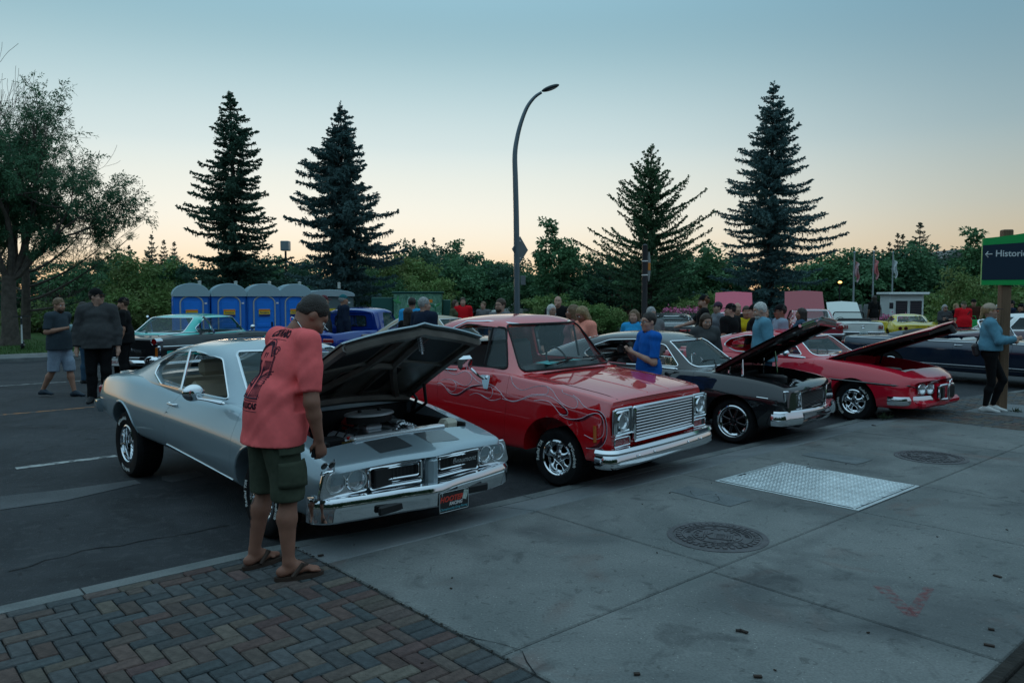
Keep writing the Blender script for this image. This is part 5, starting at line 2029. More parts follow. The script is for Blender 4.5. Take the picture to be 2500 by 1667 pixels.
# ---- bonnet: outer skin and pressed underside
def bonnet(root, hinge, length, hw0, hw1, ang, m, under, peak=.14, bow=.05, zdrop=.0, latch=True, holes=True, thick=.035):
	"""hinge=(x,z) rear edge; opened by ang degrees, front up; local frame: forward = +x"""
	pv = bpy.data.objects.new('bonnet', None)
	def surf(u, v, off=0.0):
		hw = hw0 + (hw1 - hw0) * u
		y = (v * 2 - 1) * hw
		k = abs(v * 2 - 1)
		L = length + peak * (1 - k ** 1.3)
		# centre ridge and side roll-off
		z = bow * (1 - k * k) - zdrop * u ** 2.2 + .018 * max(0, 1 - k * 7) * u
		return Vector((u * L, y, z + off))
	Rm = Matrix.Rotation(R(-ang), 3, 'Y')
	hv = Vector((hinge[0], 0, hinge[1]))
	T = lambda p: Rm @ p + hv
	NU, NV = 20, 32
	mb = MB().grid(lambda u, v: T(surf(u, v)), NU, NV)
	n0 = (NU + 1) * (NV + 1)
	mb.grid(lambda u, v: T(surf(u, v, -thick * .35)), NU, NV)
	# rim joining the two skins
	def vid(i, j, lay):
		return lay * n0 + i * (NV + 1) + j
	edge = [(i, 0) for i in range(NU + 1)] + [(NU, j) for j in range(1, NV + 1)] + [(i, NV) for i in range(NU - 1, -1, -1)] + [(0, j) for j in range(NV - 1, 0, -1)]
	for a, b in zip(edge, edge[1:] + edge[:1]):
		mb.f.append((vid(*a, 0), vid(*b, 0), vid(*b, 1), vid(*a, 1)))
		mb.m.append(0)
	o = mb.build('bonnet', m, root)
	# pressed frame on the underside: raised ribs around four dark wells
	ribs = MB()
	def rib(path, w, t=thick):
		pts = [T(surf(u, v, -t * .35 - w)) for u, v in path]
		ribs.tube(pts, w, 6)
	def strip(path, w):
		fine = []
		for (a, b) in zip(path, path[1:]):
			for i in range(6):
				fine.append((a[0] + (b[0] - a[0]) * i / 6, a[1] + (b[1] - a[1]) * i / 6))
		fine.append(path[-1])
		rib(fine, w)
	strip([(.03, .03), (.97, .03)], .035)
	strip([(.03, .97), (.97, .97)], .035)
	strip([(.04, .03), (.04, .5), (.04, .97)], .045)
	strip([(.95, .03), (.95, .5), (.95, .97)], .040)
	strip([(.05, .12), (.5, .40), (.93, .44)], .035)
	strip([(.05, .88), (.5, .60), (.93, .56)], .035)
	strip([(.5, .40), (.5, .60)], .035)
	strip([(.05, .40), (.42, .40)], .02)
	strip([(.05, .60), (.42, .60)], .02)
	strip([(.55, .04), (.55, .38)], .02)
	strip([(.55, .96), (.55, .62)], .02)
	ribs.build('underside_frame', under, o)
	pad = MB().grid(lambda u, v: T(surf(.03 + .94 * u, .03 + .94 * v, -thick * .42 - .010)), 12, 16)
	pad.build('underside_panel', under, o)
	if holes:
		for (u0, u1, v0, v1, sk) in ((.56, .90, .08, .36, .05), (.56, .90, .64, .92, -.05), (.10, .46, .28, .42, 0), (.10, .46, .58, .72, 0)):
			c = []
			for (a, b) in rpoly([(u0, v0), (u1, v0 + sk), (u1, v1), (u0, v1)], .06, 4):
				c.append(T(surf(a, b, -thick * .42 - .018)))
			obj('underside_well', mesh('w', c, [tuple(range(len(c)))], False), GRILLE, o)
			MB().tube(c, .006, 4, closed=True).build('well_rim', under, o)
	if latch:
		a = T(surf(.93, .5, -.05))
		d = Rm @ Vector((-.35, 0, -1)).normalized()
		pts = []
		for i in range(60):
			t_ = i / 59
			q = a + d * .15 * t_
			pts.append(q + Vector((0, .02 * math.cos(i * .9), 0)) + Rm @ Vector((.02 * math.sin(i * .9), 0, 0)))
		MB().tube(pts, .0045, 4).build('latch_spring', STEEL, o)
		MB().tube([a, a + d * .17], .010, 6).build('latch_pin', STEEL, o)
		MB().box(a, (.10, .16, .03), .01, Rm).build('latch_plate', DARKM, o)
	return o, T, surf
UNDERH = mat('bonnet_underside', (.15, .135, .12), .36, .3, var=.25, vscale=6)
bo, T, sf = bonnet(root, (-.22, 1.0), 1.28, .76, .70, 31, SILVER, UNDERH, .15, .05, .06)
for sg in (-1, 1):
	a = T(sf(.12, .5 + sg * .46, -.04))
	mb = MB().tube([a, (-.02, sg * .72, .98), (-.10, sg * .70, .80)], .016, 6)
	mb.tube([T(sf(.30, .5 + sg * .46, -.04)), (.12, sg * .72, .95), (-.06, sg * .70, .84)], .016, 6)
	mb.build('bonnet_hinge', BLACKP, root)
# ---- red pickup with pinstriped flames
RED = paint('red_paint', (.60, .008, .014), .0, .32, 1.0)
PINK_R = RED
RED.node_tree.nodes['Principled BSDF'].inputs['Coat IOR'].default_value = 2.3
S = dict(paint=RED, x0=-4.3, x1=.76, n=50,
	zb=[(-4.3, .40), (-2, .36), (-.5, .34), (.3, .33), (.8, .34)],
	w=[(-4.3, .95), (-1.8, .97), (-.5, .97), (.3, .97), (.62, .955), (.8, .92)],
	zc=[(-4.3, .96), (-1.7, .95), (-.5, .90), (.3, .84), (.8, .76)],
	zs=[(-4.3, 1.10), (-1.7, 1.13), (-.62, 1.125), (-.45, 1.10), (0, 1.052), (.4, 1.0), (.68, .957), (.8, .935)],
	zt=[(-4.3, 1.11), (-1.7, 1.15), (-.62, 1.14), (-.45, 1.12), (0, 1.072), (.4, 1.02), (.68, .977), (.8, .95)],
	tum=[(-4.3, .05), (-.5, .06), (.8, .05)], tuck=[(-4.3, .08), (.8, .05)], rs=[(-4.3, .03), (-.5, .03), (.8, .03)], rc=.025, end_round=.022,
	deform=front_deform(.76, .35, .035, -.05, .6),
	arches=[(.04, .33, .40), (-3.02, .34, .40)],
	cabin=(-1.82, -.62, .80, .50),
	cuts=[box_mesh(-4.22, -2.02, -.80, .80, .62, 2)],
	doors=[[(-1.62, .43), (-.62, .43), (-.56, .8), (-.56, 1.3), (-1.62, 1.3)]], door_t=.12,
	house=dict(x0=-1.90, x1=-.40, xm=-.85, xm2=-1.75,
		zr=[(-1.9, 1.655), (-1.7, 1.71), (-1.3, 1.735), (-1.0, 1.725), (-.86, 1.675), (-.76, 1.58), (-.40, 1.13)],
		zbelt=[(-1.9, 1.13), (-.40, 1.11)],
		yb=[(-1.9, .88), (-1.2, .905), (-.7, .90), (-.40, .865)],
		yr=[(-1.9, .66), (-1.3, .70), (-.8, .70), (-.40, .74)], rr=.10, crown=.065,
		side=[[(-.64, 1.165), (-.83, 1.60), (-1.40, 1.625), (-1.60, 1.54), (-1.62, 1.17)]],
		glass_side=[[(-.66, 1.17), (-.83, 1.595), (-.96, 1.60), (-.97, 1.17)]],
		front=[(-.80, 1.145), (.80, 1.145), (.63, 1.63), (-.63, 1.63)],
		rear=[(-.56, 1.24), (.56, 1.24), (.52, 1.56), (-.52, 1.56)]),
	trim=False, wtrim=BLACKP, glass=GLASS)
POSE_PICKUP = (.999, 8.528, -.724)
C = make_car(S, 'red_pickup', 'red pickup truck with white flame pinstripes and chrome grille', POSE_PICKUP, 'pickup truck')
root = C['root']
for x in (.04, -3.02):
	for sg in (-1, 1):
		wheel_parts(root, (x, sg * (.87 - .11), .300), .300, .235, .185, sg, dict(TORQ, dish=.05), [('BFGoodrich', R(15), .050), ('Radial T/A', R(165), .050)], 0)
for sg in (-1, 1):
	for i, poly in enumerate(S['house']['side']):
		pts = on_side(S, rpoly(poly, .05, 4), .004, sg, False)
		MB().tube(pts, .011, 5, closed=True).build('window_seal', BLACKP, root)
	d = C['doors'][sg][0]
	handle(d, (-1.46, on_side(S, [(-1.46, 1.12)], 0, sg)[0][1], 1.12), .2, CHROME, sg)
	MB().lathe([(.001, .006), (.014, .004), (.018, 0)], (-1.50, on_side(S, [(-1.5, .99)], 0, sg)[0][1], .99), 'Y', 12).build('key_lock', CHROME, d)
	pts = on_side(S, [(-1.66, 1.30), (-1.60, 1.58), (-1.42, 1.655), (-1.1, 1.665), (-.88, 1.645), (-.83, 1.63)], .004, sg, False)
	MB().tube(pts, .012, 6).build('drip_rail', CHROME, root)
	MB().tube([(-.97, sg * .862, 1.20), (-.965, sg * .735, 1.60)], .014, 6).build('vent_divider', BLACKP, root)
# big chrome door mirror
o = MB().box((-.98, -1.16, 1.235), (.075, .21, .15), .035).build('mirror', CHROME, root)
MB().tube([(-.93, -1.12, 1.17), (-.86, -1.08, 1.10), (-.84, -1.02, 1.06)], .014, 8).build('mirror_arm', CHROME, o)
MB().prism(rpoly([(-.90, 1.10), (-.76, 1.10), (-.80, .95), (-.86, .95)], .02, 3), -.955, -1.0).build('mirror_foot', CHROME, o)
# interior
seat(root, -1.36, 0, 1.36, VINYL_B, .86, False, .44, 10)
MB().box((-.66, 0, 1.10), (.26, 1.46, .18), .05).build('dashboard', VINYL_B, root)
steering(root, -.93, .38, 1.16)
MB().box((-.55, -.28, 1.205), (.16, .30, .004), 0, rotm(x=0, y=4, z=15)).build('dash_card', mat('teal_card', (.12, .55, .55), .7), root, False)
MB().box((-.60, .18, 1.205), (.14, .26, .004), 0, rotm(z=-10)).build('dash_card', mat('teal_card', (.12, .55, .55), .7), root, False)
for y in (-.30, .34):
	MB().tube([(-.40, y, 1.20), (-.46, y + .36, 1.235), (-.47, y - .06, 1.235)], .010, 5).build('wiper', BLACKP, root)
# bonnet shut lines, cowl vent
bv = S['_bv']
def on_top(x, y, off=.002):
	h = bv.ray_cast(Vector((x, y, 3)), Vector((0, 0, -1)))[0]
	return (x, y, (h.z if h else 1) + off)
for sg in (-1, 1):
	MB().tube([on_top(-.40 + .1 * i, sg * (.80 - .004 * i), -.002) for i in range(12)], .006, 5).build('bonnet_gap', SEAM, root)
	MB().tube([on_top(-.20 + .1 * i, sg * (.26 - .006 * i), -.004) for i in range(10)], .010, 6).build('bonnet_ridge', RED, root)
for k in range(26):
	y = -.55 + .044 * k
	MB().box(Vector(on_top(-.385, y, .003)), (.07, .018, .006), 0).build('cowl_slot', BLACKP, root, False)
# front end
MB().box((.755, 0, .695), (.04, 1.16, .29), .01).build('grille', GRILLE, root)
for k in range(10):
	z = .565 + .0295 * k
	MB().tube([(.782, -.555, z), (.79, 0, z), (.782, .555, z)], .0105, 8).build('grille_bar', CHROME, root)
for (a, b) in ((-.585, .585),):
	pts = [(.785, y, z) for y, z in rpoly([(a, .535), (b, .535), (b, .862), (a, .862)], .02, 3)]
	MB().tube(pts, .018, 6, closed=True).build('grille_surround', CHROME, root)
for sg in (-1, 1):
	y0, y1 = .60, .905
	o = MB().prism([(sg * a, b) for a, b in rpoly([(y0, .615), (y1, .615), (y1, .862), (y0, .862)], .02, 3)], .742, .758, 'X').build('headlight_panel', mat('silver_plastic', (.36, .38, .39), .35, .8), root)
	for pts in (rpoly([(y0, .615), (y1, .615), (y1, .865), (y0, .865)], .02, 3), rpoly([(y0 + .06, .645), (y1 - .03, .645), (y1 - .03, .84), (y0 + .06, .84)], .02, 3)):
		MB().tube([(.768, sg * a, b) for a, b in pts], .012, 5, closed=True).build('headlight_bezel', CHROME, o)
	lamp(root, (.775, sg * .77, .74), .072, depth=.045)
	o = MB().box((.75, sg * .77, .545), (.03, .25, .075), .012).build('parking_light', LAMPG, root)
	MB().tube([(.768, sg * a, b) for a, b in rpoly([(.64, .505), (.90, .505), (.90, .585), (.64, .585)], .015, 3)], .008, 5, closed=True).build('lamp_frame', CHROME, o)
	pts = on_side(S, [(.575, .54), (.578, .70)], .006, sg)
	MB().tube(pts, .017, 8).build('side_marker', AMBER, root)
PBK = [(-.03, -.095), (.02, -.10), (.045, -.075), (.048, -.01), (.03, .03), (.048, .055), (.03, .085), (-.03, .09)]
obj('front_bumper', sweep(PBK, bumper_path(.83, 1.0, .16, .10, .035, z=.405)), CHROME, root)
for y in (-.62, -.34, .34, .62):
	MB().lathe([(.001, .012), (.010, .009), (.014, 0)], (.873, y, .40), 'X', 10).build('bumper_bolt', CHROME, root)
MB().box((-4.28, 0, .45), (.10, 1.9, .16), .03).build('rear_bumper', CHROME, root)
MB().box((-3.1, 0, .63), (2.2, 1.58, .02)).build('bed_floor', BLACKP, root)
# flame pinstripes, laid on the paint
PIN = mat('pinstripe', (.55, .48, .55), .4, coat=.6)
FLD = paint('flame_shadow', (.10, .004, .012), .05, .35, 1.0)
Mi = Matrix.Rotation(-POSE_PICKUP[2], 3, 'Z')
def to_car(u, v, off=.0015, side=-1):
	o_ = Mi @ (Vector((0, 0, CAM_H)) - Vector((POSE_PICKUP[0], POSE_PICKUP[1], 0)))
	d_ = (Mi @ ray(u, v)).normalized()
	h = bv.ray_cast(o_, d_)
	return None if h[0] is None else h[0] + h[1] * off
FL = [
 [(285, 565), (310, 590), (345, 600), (380, 590), (420, 575), (455, 590), (470, 620), (468, 650), (440, 680), (410, 685), (375, 670), (345, 650), (310, 638), (275, 635), (240, 640)],
 [(462, 598), (500, 640), (540, 665), (590, 672), (640, 690), (680, 728), (700, 750)],
 [(210, 668), (235, 665), (265, 690), (300, 735), (340, 750), (380, 740), (430, 705), (480, 685), (540, 678), (590, 680), (620, 700), (628, 740), (610, 775), (580, 775), (545, 755), (510, 742), (480, 745), (455, 757)],
 [(330, 645), (350, 670), (352, 700), (335, 725), (310, 728), (285, 705)],
 [(540, 755), (600, 790), (640, 795), (690, 780)],
 [(690, 745), (730, 785), (780, 805), (830, 795), (880, 770), (930, 752), (1000, 750), (1040, 745), (1048, 715), (1035, 690), (1000, 685), (950, 690), (900, 705), (850, 717), (810, 700), (780, 665), (770, 620)],
 [(700, 783), (780, 800), (860, 785), (920, 765), (980, 757), (1050, 765), (1100, 790), (1150, 830), (1190, 870), (1195, 900), (1170, 910), (1130, 890), (1100, 850), (1060, 810), (1000, 795), (940, 797)],
 [(1040, 690), (1080, 720), (1110, 770), (1150, 815), (1200, 845), (1250, 855), (1270, 830), (1268, 800), (1240, 770), (1190, 750), (1160, 735), (1150, 710)],
 [(1235, 755), (1280, 790), (1310, 830), (1350, 858), (1400, 868), (1440, 880), (1475, 920), (1490, 980), (1490, 1060), (1470, 1120), (1430, 1155), (1380, 1160), (1335, 1155)],
 [(1130, 900), (1180, 930), (1240, 938), (1300, 930), (1350, 905), (1400, 893), (1440, 905), (1465, 950), (1470, 1010), (1460, 1060), (1430, 1085), (1380, 1085), (1320, 1055)]]
def smooth_path(pts, k=5):
	P_ = [Vector(p) for p in pts]
	out = []
	for i in range(len(P_) - 1):
		p0, p1, p2, p3 = P_[max(i - 1, 0)], P_[i], P_[i + 1], P_[min(i + 2, len(P_) - 1)]
		for j in range(k):
			t = j / k
			out.append(.5 * ((2 * p1) + (p2 - p0) * t + (2 * p0 - 5 * p1 + 4 * p2 - p3) * t * t + (3 * p1 - p0 - 3 * p2 + p3) * t ** 3))
	return out + [P_[-1]]
lines3 = []
for ln in FL:
	q = [to_car(1000 + a / 3.095, 720 + b / 3.095) for a, b in [tuple(p) for p in smooth_path(ln)]]
	q = [p for p in q if p is not None]
	lines3.append(q)
	if len(q) > 2:
		MB().tube(q, .003, 4).build('flame_pinstripe', PIN, root)
def flame_fill(idx, a, b, wmax=.05, sgn=1):
	q = lines3[idx][a:b]
	v, f = [], []
	n = len(q)
	for i, p in enumerate(q):
		t = (q[min(i + 1, n - 1)] - q[max(i - 1, 0)]).normalized()
		nrm = Vector((t.z, 0, -t.x)) * sgn
		w_ = wmax * math.sin(math.pi * i / max(1, n - 1))
		r_ = p + nrm * w_
		h = bv.ray_cast(Vector((r_.x, -2.5, r_.z)), Vector((0, 1, 0)))[0]
		r_ = Vector((r_.x, (h.y if h else p.y) - .0012, r_.z))
		v += [tuple(p + Vector((0, -.0004, 0))), tuple(r_)]
		if i:
			f.append((2 * i - 2, 2 * i - 1, 2 * i + 1, 2 * i))
	obj('flame_shadow', mesh('fs', v, f, True), FLD, root)
for a in ((8, 20, 62, .05, 1), (2, 8, 50, .025, 1), (6, 30, 58, .025, 1), (9, 4, 30, .03, 1)):
	flame_fill(*a)
# ---- black coupe, bonnet open
BLACKC = paint('black_paint', (.012, .013, .015), .1, .3, 1.0)
S = dict(paint=BLACKC, x0=-4.05, x1=.86,
	zb=[(-4.05, .42), (-3, .34), (-1, .28), (0, .26), (.9, .30)],
	w=[(-4.05, .84), (-3, .93), (-1.7, .93), (-.6, .925), (0, .935), (.5, .93), (.9, .90)],
	zc=[(-4.05, .74), (-2.4, .76), (-1, .70), (.9, .60)],
	zs=[(-4.05, .92), (-3, .98), (-2.4, .985), (-1.7, .95), (-.6, .925), (0, .90), (.5, .84), (.9, .76)],
	zt=[(-4.05, .94), (-3, 1.02), (-1.7, .97), (-.6, .95), (0, .94), (.5, .87), (.9, .78)],
	tum=[(-4.05, .06), (-2.4, .13), (-.5, .10), (.9, .07)], rs=[(-4.05, .06), (-2.4, .10), (.9, .045)],
	deform=both(front_deform(.86, .45, .12, -.12, .5), tail_deform(-4.05, .4, .08, .06, .7)),
	arches=[(0, .31, .355), (-2.9, .33, .355)],
	cabin=(-2.65, -.85, .70, .30), bay=(-.30, .70, .73, .30, .68),
	doors=[[(-1.85, .36), (-.62, .33), (-.56, .65), (-.60, 1.2), (-1.62, 1.2), (-1.85, .75)]],
	house=dict(x0=-3.55, x1=-.46, xm=-1.15, xm2=-2.4,
		zr=[(-3.55, 1.0), (-3.1, 1.16), (-2.6, 1.315), (-2.1, 1.405), (-1.7, 1.425), (-1.35, 1.40), (-1.08, 1.325), (-.8, 1.14), (-.46, .94)],
		zbelt=[(-3.55, .99), (-2.4, .965), (-1.7, .945), (-.46, .925)],
		yb=[(-3.55, .68), (-2.6, .80), (-1.6, .80), (-.9, .79), (-.46, .66)],
		yr=[(-3.55, .6), (-2.4, .60), (-1.6, .62), (-1.05, .61), (-.46, .60)], rr=.10, crown=.06,
		side=[[(-.84, .965), (-1.12, 1.25), (-1.6, 1.315), (-2.05, 1.29), (-2.33, 1.19), (-2.45, 1.08), (-2.2, .985), (-1.7, .965)]],
		glass_side=[],
		front=[(-.66, .965), (.66, .965), (.53, 1.30), (-.53, 1.30)],
		rear=[(-.5, 1.06), (.5, 1.06), (.47, 1.30), (-.47, 1.30)]), glass=GLASS)
POSE_BLACK = (3.451, 10.847, -.69)
C = make_car(S, 'black_coupe', 'black coupe with open bonnet and dark wheels beside the red pickup', POSE_BLACK)
root = C['root']
DW = dict(spokes=8, dish=.03, tw=.020, rw=.014, cone=.01, bulge=.006, spoke_mat=mat('black_wheel', (.012, .012, .013), .25, .3, .6), lip=CHROME)
for x, r in ((0, .295), (-2.9, .31)):
	for sg in (-1, 1):
		wheel_parts(root, (x, sg * (.85 - .10), r), r, .23, .215, sg, DW)
seat(root, -1.6, -.36, .52, VINYL_B, .46, True, .46)
seat(root, -1.6, .36, .52, VINYL_B, .46, True, .46)
o = MB().box((-2.35, 0, .52), (.45, 1.28, .22), .06).build('rear_bench', VINYL_B, root)
MB().box((-2.62, 0, .76), (.15, 1.3, .44), .05, rotm(y=-20)).build('backrest', VINYL_B, o)
MB().box((-.80, 0, .83), (.24, 1.36, .15), .05).build('dashboard', VINYL_B, root)
steering(root, -1.08, .36, .90, CHROME)
MB().tube([(-1.0, -.50, 1.14), (-1.02, -.3, 1.14)], .02, 6).build('rear_view_mirror', BLACKP, root)
mirror(root, (-.86, -.84, .94), (-1.05, -.95, 1.0), (.04, .085, .06), CHROME)
handle(C['doors'][-1][0], (-1.72, on_side(S, [(-1.72, .84)], 0)[0][1], .84), .16)
engine_bay(root, -.30, .66, .70, .84, red=False, aircleaner='round', zfl=.32, rd=.10)
bo, T, sf = bonnet(root, (-.36, .95), 1.36, .74, .70, 31.0, BLACKC, mat('black_bonnet_under', (.02, .012, .012), .25, .3, .5, var=.3, vscale=4), .05, .04, .05, latch=False, holes=False, thick=.03)
MB().tube([T(sf(.97, v / 10, -.02)) for v in range(11)], .022, 6).build('bonnet_lip', CHROME, bo)
for sg in (-1, 1):
	for u0, xx in ((.16, -.18), (.30, .04)):
		a = T(sf(u0, .5 + sg * .40, -.03))
		MB().tube([a, (xx, sg * .62, .74)], .014, 6).build('billet_hinge', CHROME, root)
# front: recessed grille, lamps in slanted chrome frames, split bumper
MB().box((.72, 0, .58), (.06, .86, .20), .01).build('grille', GRILLE, root)
for k in range(9):
	MB().tube([(.755, -.42, .50 + .02 * k), (.765, 0, .50 + .02 * k), (.755, .42, .50 + .02 * k)], .004, 4).build('grille_bar', DARKM, root)
MB().tube([(.765 - .02 * (abs(y) > .3), y, z) for y, z in rpoly([(-.46, .475), (.46, .475), (.50, .70), (-.50, .70)], .03, 3)], .014, 6, closed=True).build('grille_surround', CHROME, root)
for sg in (-1, 1):
	for y, xx in ((.565, .735), (.735, .69)):
		lamp(root, (xx, sg * y, .605), .066, rot=sg * 10)
	pts = [(.76 - .16 * max(0, y - .5), sg * y, z) for y, z in rpoly([(.47, .495), (.86, .505), (.90, .745), (.50, .715)], .02, 3)]
	MB().tube(pts, .016, 6, closed=True).build('lamp_surround', CHROME, root)
	MB().tube(on_side(S, [(.35, .655), (.50, .645)], .003, sg), .008, 5).build('side_badge', CHROME, root)
PB2 = [(-.03, -.085), (.03, -.09), (.05, -.06), (.052, .0), (.035, .055), (-.03, .06)]
obj('front_bumper', sweep([(a, z * .45 + .055) for a, z in PB2], bumper_path(.86, .96, .10, .10, .16, z=.42)), CHROME, root)
for sg in (-1, 1):
	path = [(x, y, z) for x, y, z in bumper_path(.885, .99, .14, .12, .16, z=.42) if y * sg > .62]
	obj('bumper_end', sweep([(a, z - .01) for a, z in PB2], path), CHROME, root)
MB().box((.80, -.22, .40), (.012, .46, .10), .004).build('number_plate', mat('plate_silver', (.5, .52, .54), .4, .4), root)
MB().box((.66, 0, .33), (.30, 1.2, .14), .04).build('front_valance', BLACKC, root)
pth = [(-x - .0, y) for x, y, z in bumper_path(4.05, .88, .2, .2, .06)]
obj('rear_bumper', sweep([(-a, z) for a, z in BUMP_P][::-1], [(p[0], p[1], .56) for p in pth]), CHROME, root)
for y in (-.32, .28):
	MB().tube([(-.48, y, .965), (-.64, y + .25, 1.03), (-.65, y - .1, 1.035)], .008, 5).build('wiper', BLACKP, root)
# ---- red coupe with long bonnet open
RED2 = paint('crimson_paint', (.58, .010, .030), .0, .3, 1.0)
S = dict(paint=RED2, x0=-4.0, x1=1.0,
	zb=[(-4, .42), (-3, .33), (-1, .26), (0, .25), (1, .27)],
	w=[(-4, .84), (-3, .94), (-1.9, .935), (-.6, .92), (0, .93), (.6, .92), (1.0, .80)],
	zc=[(-4, .72), (-2.4, .72), (-1, .68), (.3, .63), (1, .57)],
	zs=[(-4, .88), (-3, .97), (-2.4, .98), (-1.7, .94), (-.6, .93), (0, .89), (.6, .80), (1, .69)],
	zt=[(-4, .90), (-3, 1.0), (-1.7, .96), (-.6, .955), (0, .93), (.6, .84), (1, .72)],
	tum=[(-4, .06), (-2.4, .14), (-.5, .12), (1, .10)], rs=[(-4, .07), (-2.4, .12), (-.5, .12), (1, .08)],
	deform=both(front_deform(1.0, .5, .26, -.10, .5, .0), tail_deform(-4, .4, .08, .06, .7)),
	arches=[(0, .31, .37), (-2.85, .33, .36)],
	cabin=(-2.65, -.90, .70, .30), bay=(-.42, .66, .72, .30, .60),
	doors=[[(-1.95, .34), (-.75, .31), (-.68, .62), (-.72, 1.2), (-1.72, 1.2), (-1.95, .75)]],
	house=dict(x0=-3.5, x1=-.55, xm=-1.2, xm2=-2.4,
		zr=[(-3.5, .99), (-3.0, 1.14), (-2.55, 1.27), (-2.1, 1.345), (-1.7, 1.365), (-1.4, 1.345), (-1.16, 1.285), (-.85, 1.10), (-.55, .945)],
		zbelt=[(-3.5, .98), (-2.4, .955), (-1.7, .935), (-.55, .93)],
		yb=[(-3.5, .68), (-2.6, .80), (-1.6, .79), (-1, .78), (-.55, .66)],
		yr=[(-3.5, .6), (-2.4, .59), (-1.6, .61), (-1.1, .60), (-.55, .59)], rr=.10, crown=.06,
		side=[[(-.95, .965), (-1.2, 1.20), (-1.6, 1.26), (-2.1, 1.25), (-2.42, 1.17), (-2.5, 1.07), (-2.2, .975), (-1.7, .96)]],
		glass_side=[],
		front=[(-.66, .965), (.66, .965), (.52, 1.255), (-.52, 1.255)],
		rear=[(-.5, 1.04), (.5, 1.04), (.47, 1.24), (-.47, 1.24)]), glass=GLASS)
POSE_GTO = (5.981, 12.602, -.879)
C = make_car(S, 'crimson_coupe', 'crimson coupe with long open bonnet and white-lettered tyres', POSE_GTO)
root = C['root']
for x, r in ((0, .305), (-2.85, .32)):
	for sg in (-1, 1):
		wheel_parts(root, (x, sg * (.86 - .11), r), r, .24, .19, sg, dict(TORQ, dish=.045), [('BFGoodrich', R(200), .052), ('Radial T/A', R(40), .052)])
seat(root, -1.65, -.36, .52, VINYL_B, .44, True, .42)
seat(root, -1.65, .36, .52, VINYL_B, .44, True, .42)
MB().box((-2.5, 0, .7), (.2, 1.3, .4), .05, rotm(y=-20)).build('rear_bench', VINYL_B, root)
MB().box((-.88, 0, .83), (.24, 1.36, .15), .05).build('dashboard', VINYL_B, root)
steering(root, -1.15, .36, .90)
MB().box((-.78, -.45, .955), (.12, .18, .004), 0, rotm(y=5)).build('dash_card', WHITEP, root, False)
mirror(root, (-.86, -.86, .94), (-1.10, -.97, 1.0), (.05, .075, .055), CHROME)
engine_bay(root, -.42, .66, .70, .78, red=False, aircleaner='round', zfl=.30)
MB().box((.48, 0, .76), (.22, .7, .02), .005).build('shroud_plate', GALV, root)
bo, T, sf = bonnet(root, (-.55, .93), 1.60, .72, .50, 21.5, RED2, mat('red_bonnet_under', (.015, .01, .01), .3), .16, .05, .07, latch=False, holes=False)
for sg in (-1, 1):
	MB().tube([T(sf(.20, .5 + sg * .42, -.03)), (-.25, sg * .64, 1.0), (-.30, sg * .64, .80)], .016, 6).build('bonnet_hinge', BLACKP, root)
	pts = on_side(S, [(-3.2 + .16 * i, .70 - .0036 * i) for i in range(27)], .002, sg)
	MB().tube(pts, .014, 5).build('body_stripe', BLACKC, root)
# beak nose with chrome grille box, twin lamps, chrome bumper blades
MB().box((.96, 0, .49), (.14, .44, .26), .03).build('nose', RED2, root)
for sg in (-1, 1):
	o = MB().box((1.0, sg * .135, .49), (.08, .20, .18), .01, rotm(z=-sg * 10)).build('grille', GRILLE, root)
	MB().tube([(1.045 - .10 * y, sg * y, z) for y, z in rpoly([(.025, .385), (.25, .395), (.25, .60), (.025, .61)], .03, 3)], .017, 6, closed=True).build('grille_surround', CHROME, o)
	for y, xx in ((.37, .93), (.53, .885)):
		lamp(root, (xx, sg * y, .555), .072, rot=sg * 14)
	path = [(x, y, z) for x, y, z in bumper_path(.94, .90, .22, .18, .16, z=.40) if y * sg > .25]
	obj('bumper_end', sweep([(a, z * .9) for a, z in PB2], path), CHROME, root)
MB().box((.86, 0, .33), (.24, 1.3, .12), .04).build('front_valance', RED2, root)
pth = [(-x, y) for x, y, z in bumper_path(4.0, .88, .2, .2, .06)]
obj('rear_bumper', sweep([(-a, z) for a, z in BUMP_P][::-1], [(p[0], p[1], .54) for p in pth]), CHROME, root)
# ---------------------------------------------------------------- people
def cloth(name, c, rough=.85, var=.10):
	return mat('cloth_' + name, c, rough, var=var, vscale=25, spec=.12, bump=.18, bscale=220)
def skinm(name, c):
	return mat('skin_' + name, c, .5, var=.10, vscale=14, subs=.08, spec=.3)
SK_L, SK_M, SK_T, SK_D = skinm('light', (.44, .255, .19)), skinm('mid', (.36, .19, .13)), skinm('tan', (.27, .125, .085)), skinm('deep', (.10, .052, .035))
HAIRS = {k: mat('hair_' + k, c, .55, var=.35, vscale=40, bump=.5, bscale=120) for k, c in dict(dark=(.022, .015, .011), brown=(.05, .027, .014), blond=(.27, .18, .085), grey=(.30, .30, .29), white=(.50, .49, .46), ginger=(.16, .06, .02), sandy=(.15, .09, .045)).items()}
EYEW = mat('eye_white', (.7, .68, .65), .2)
EYED = mat('eye_dark', (.02, .013, .01), .15)
GLS = mat('spectacle_frame', (.01, .01, .012), .3)
def mrot(ax, deg):
	return np.array(Matrix.Rotation(R(deg), 3, ax))
class Pose:
	pass
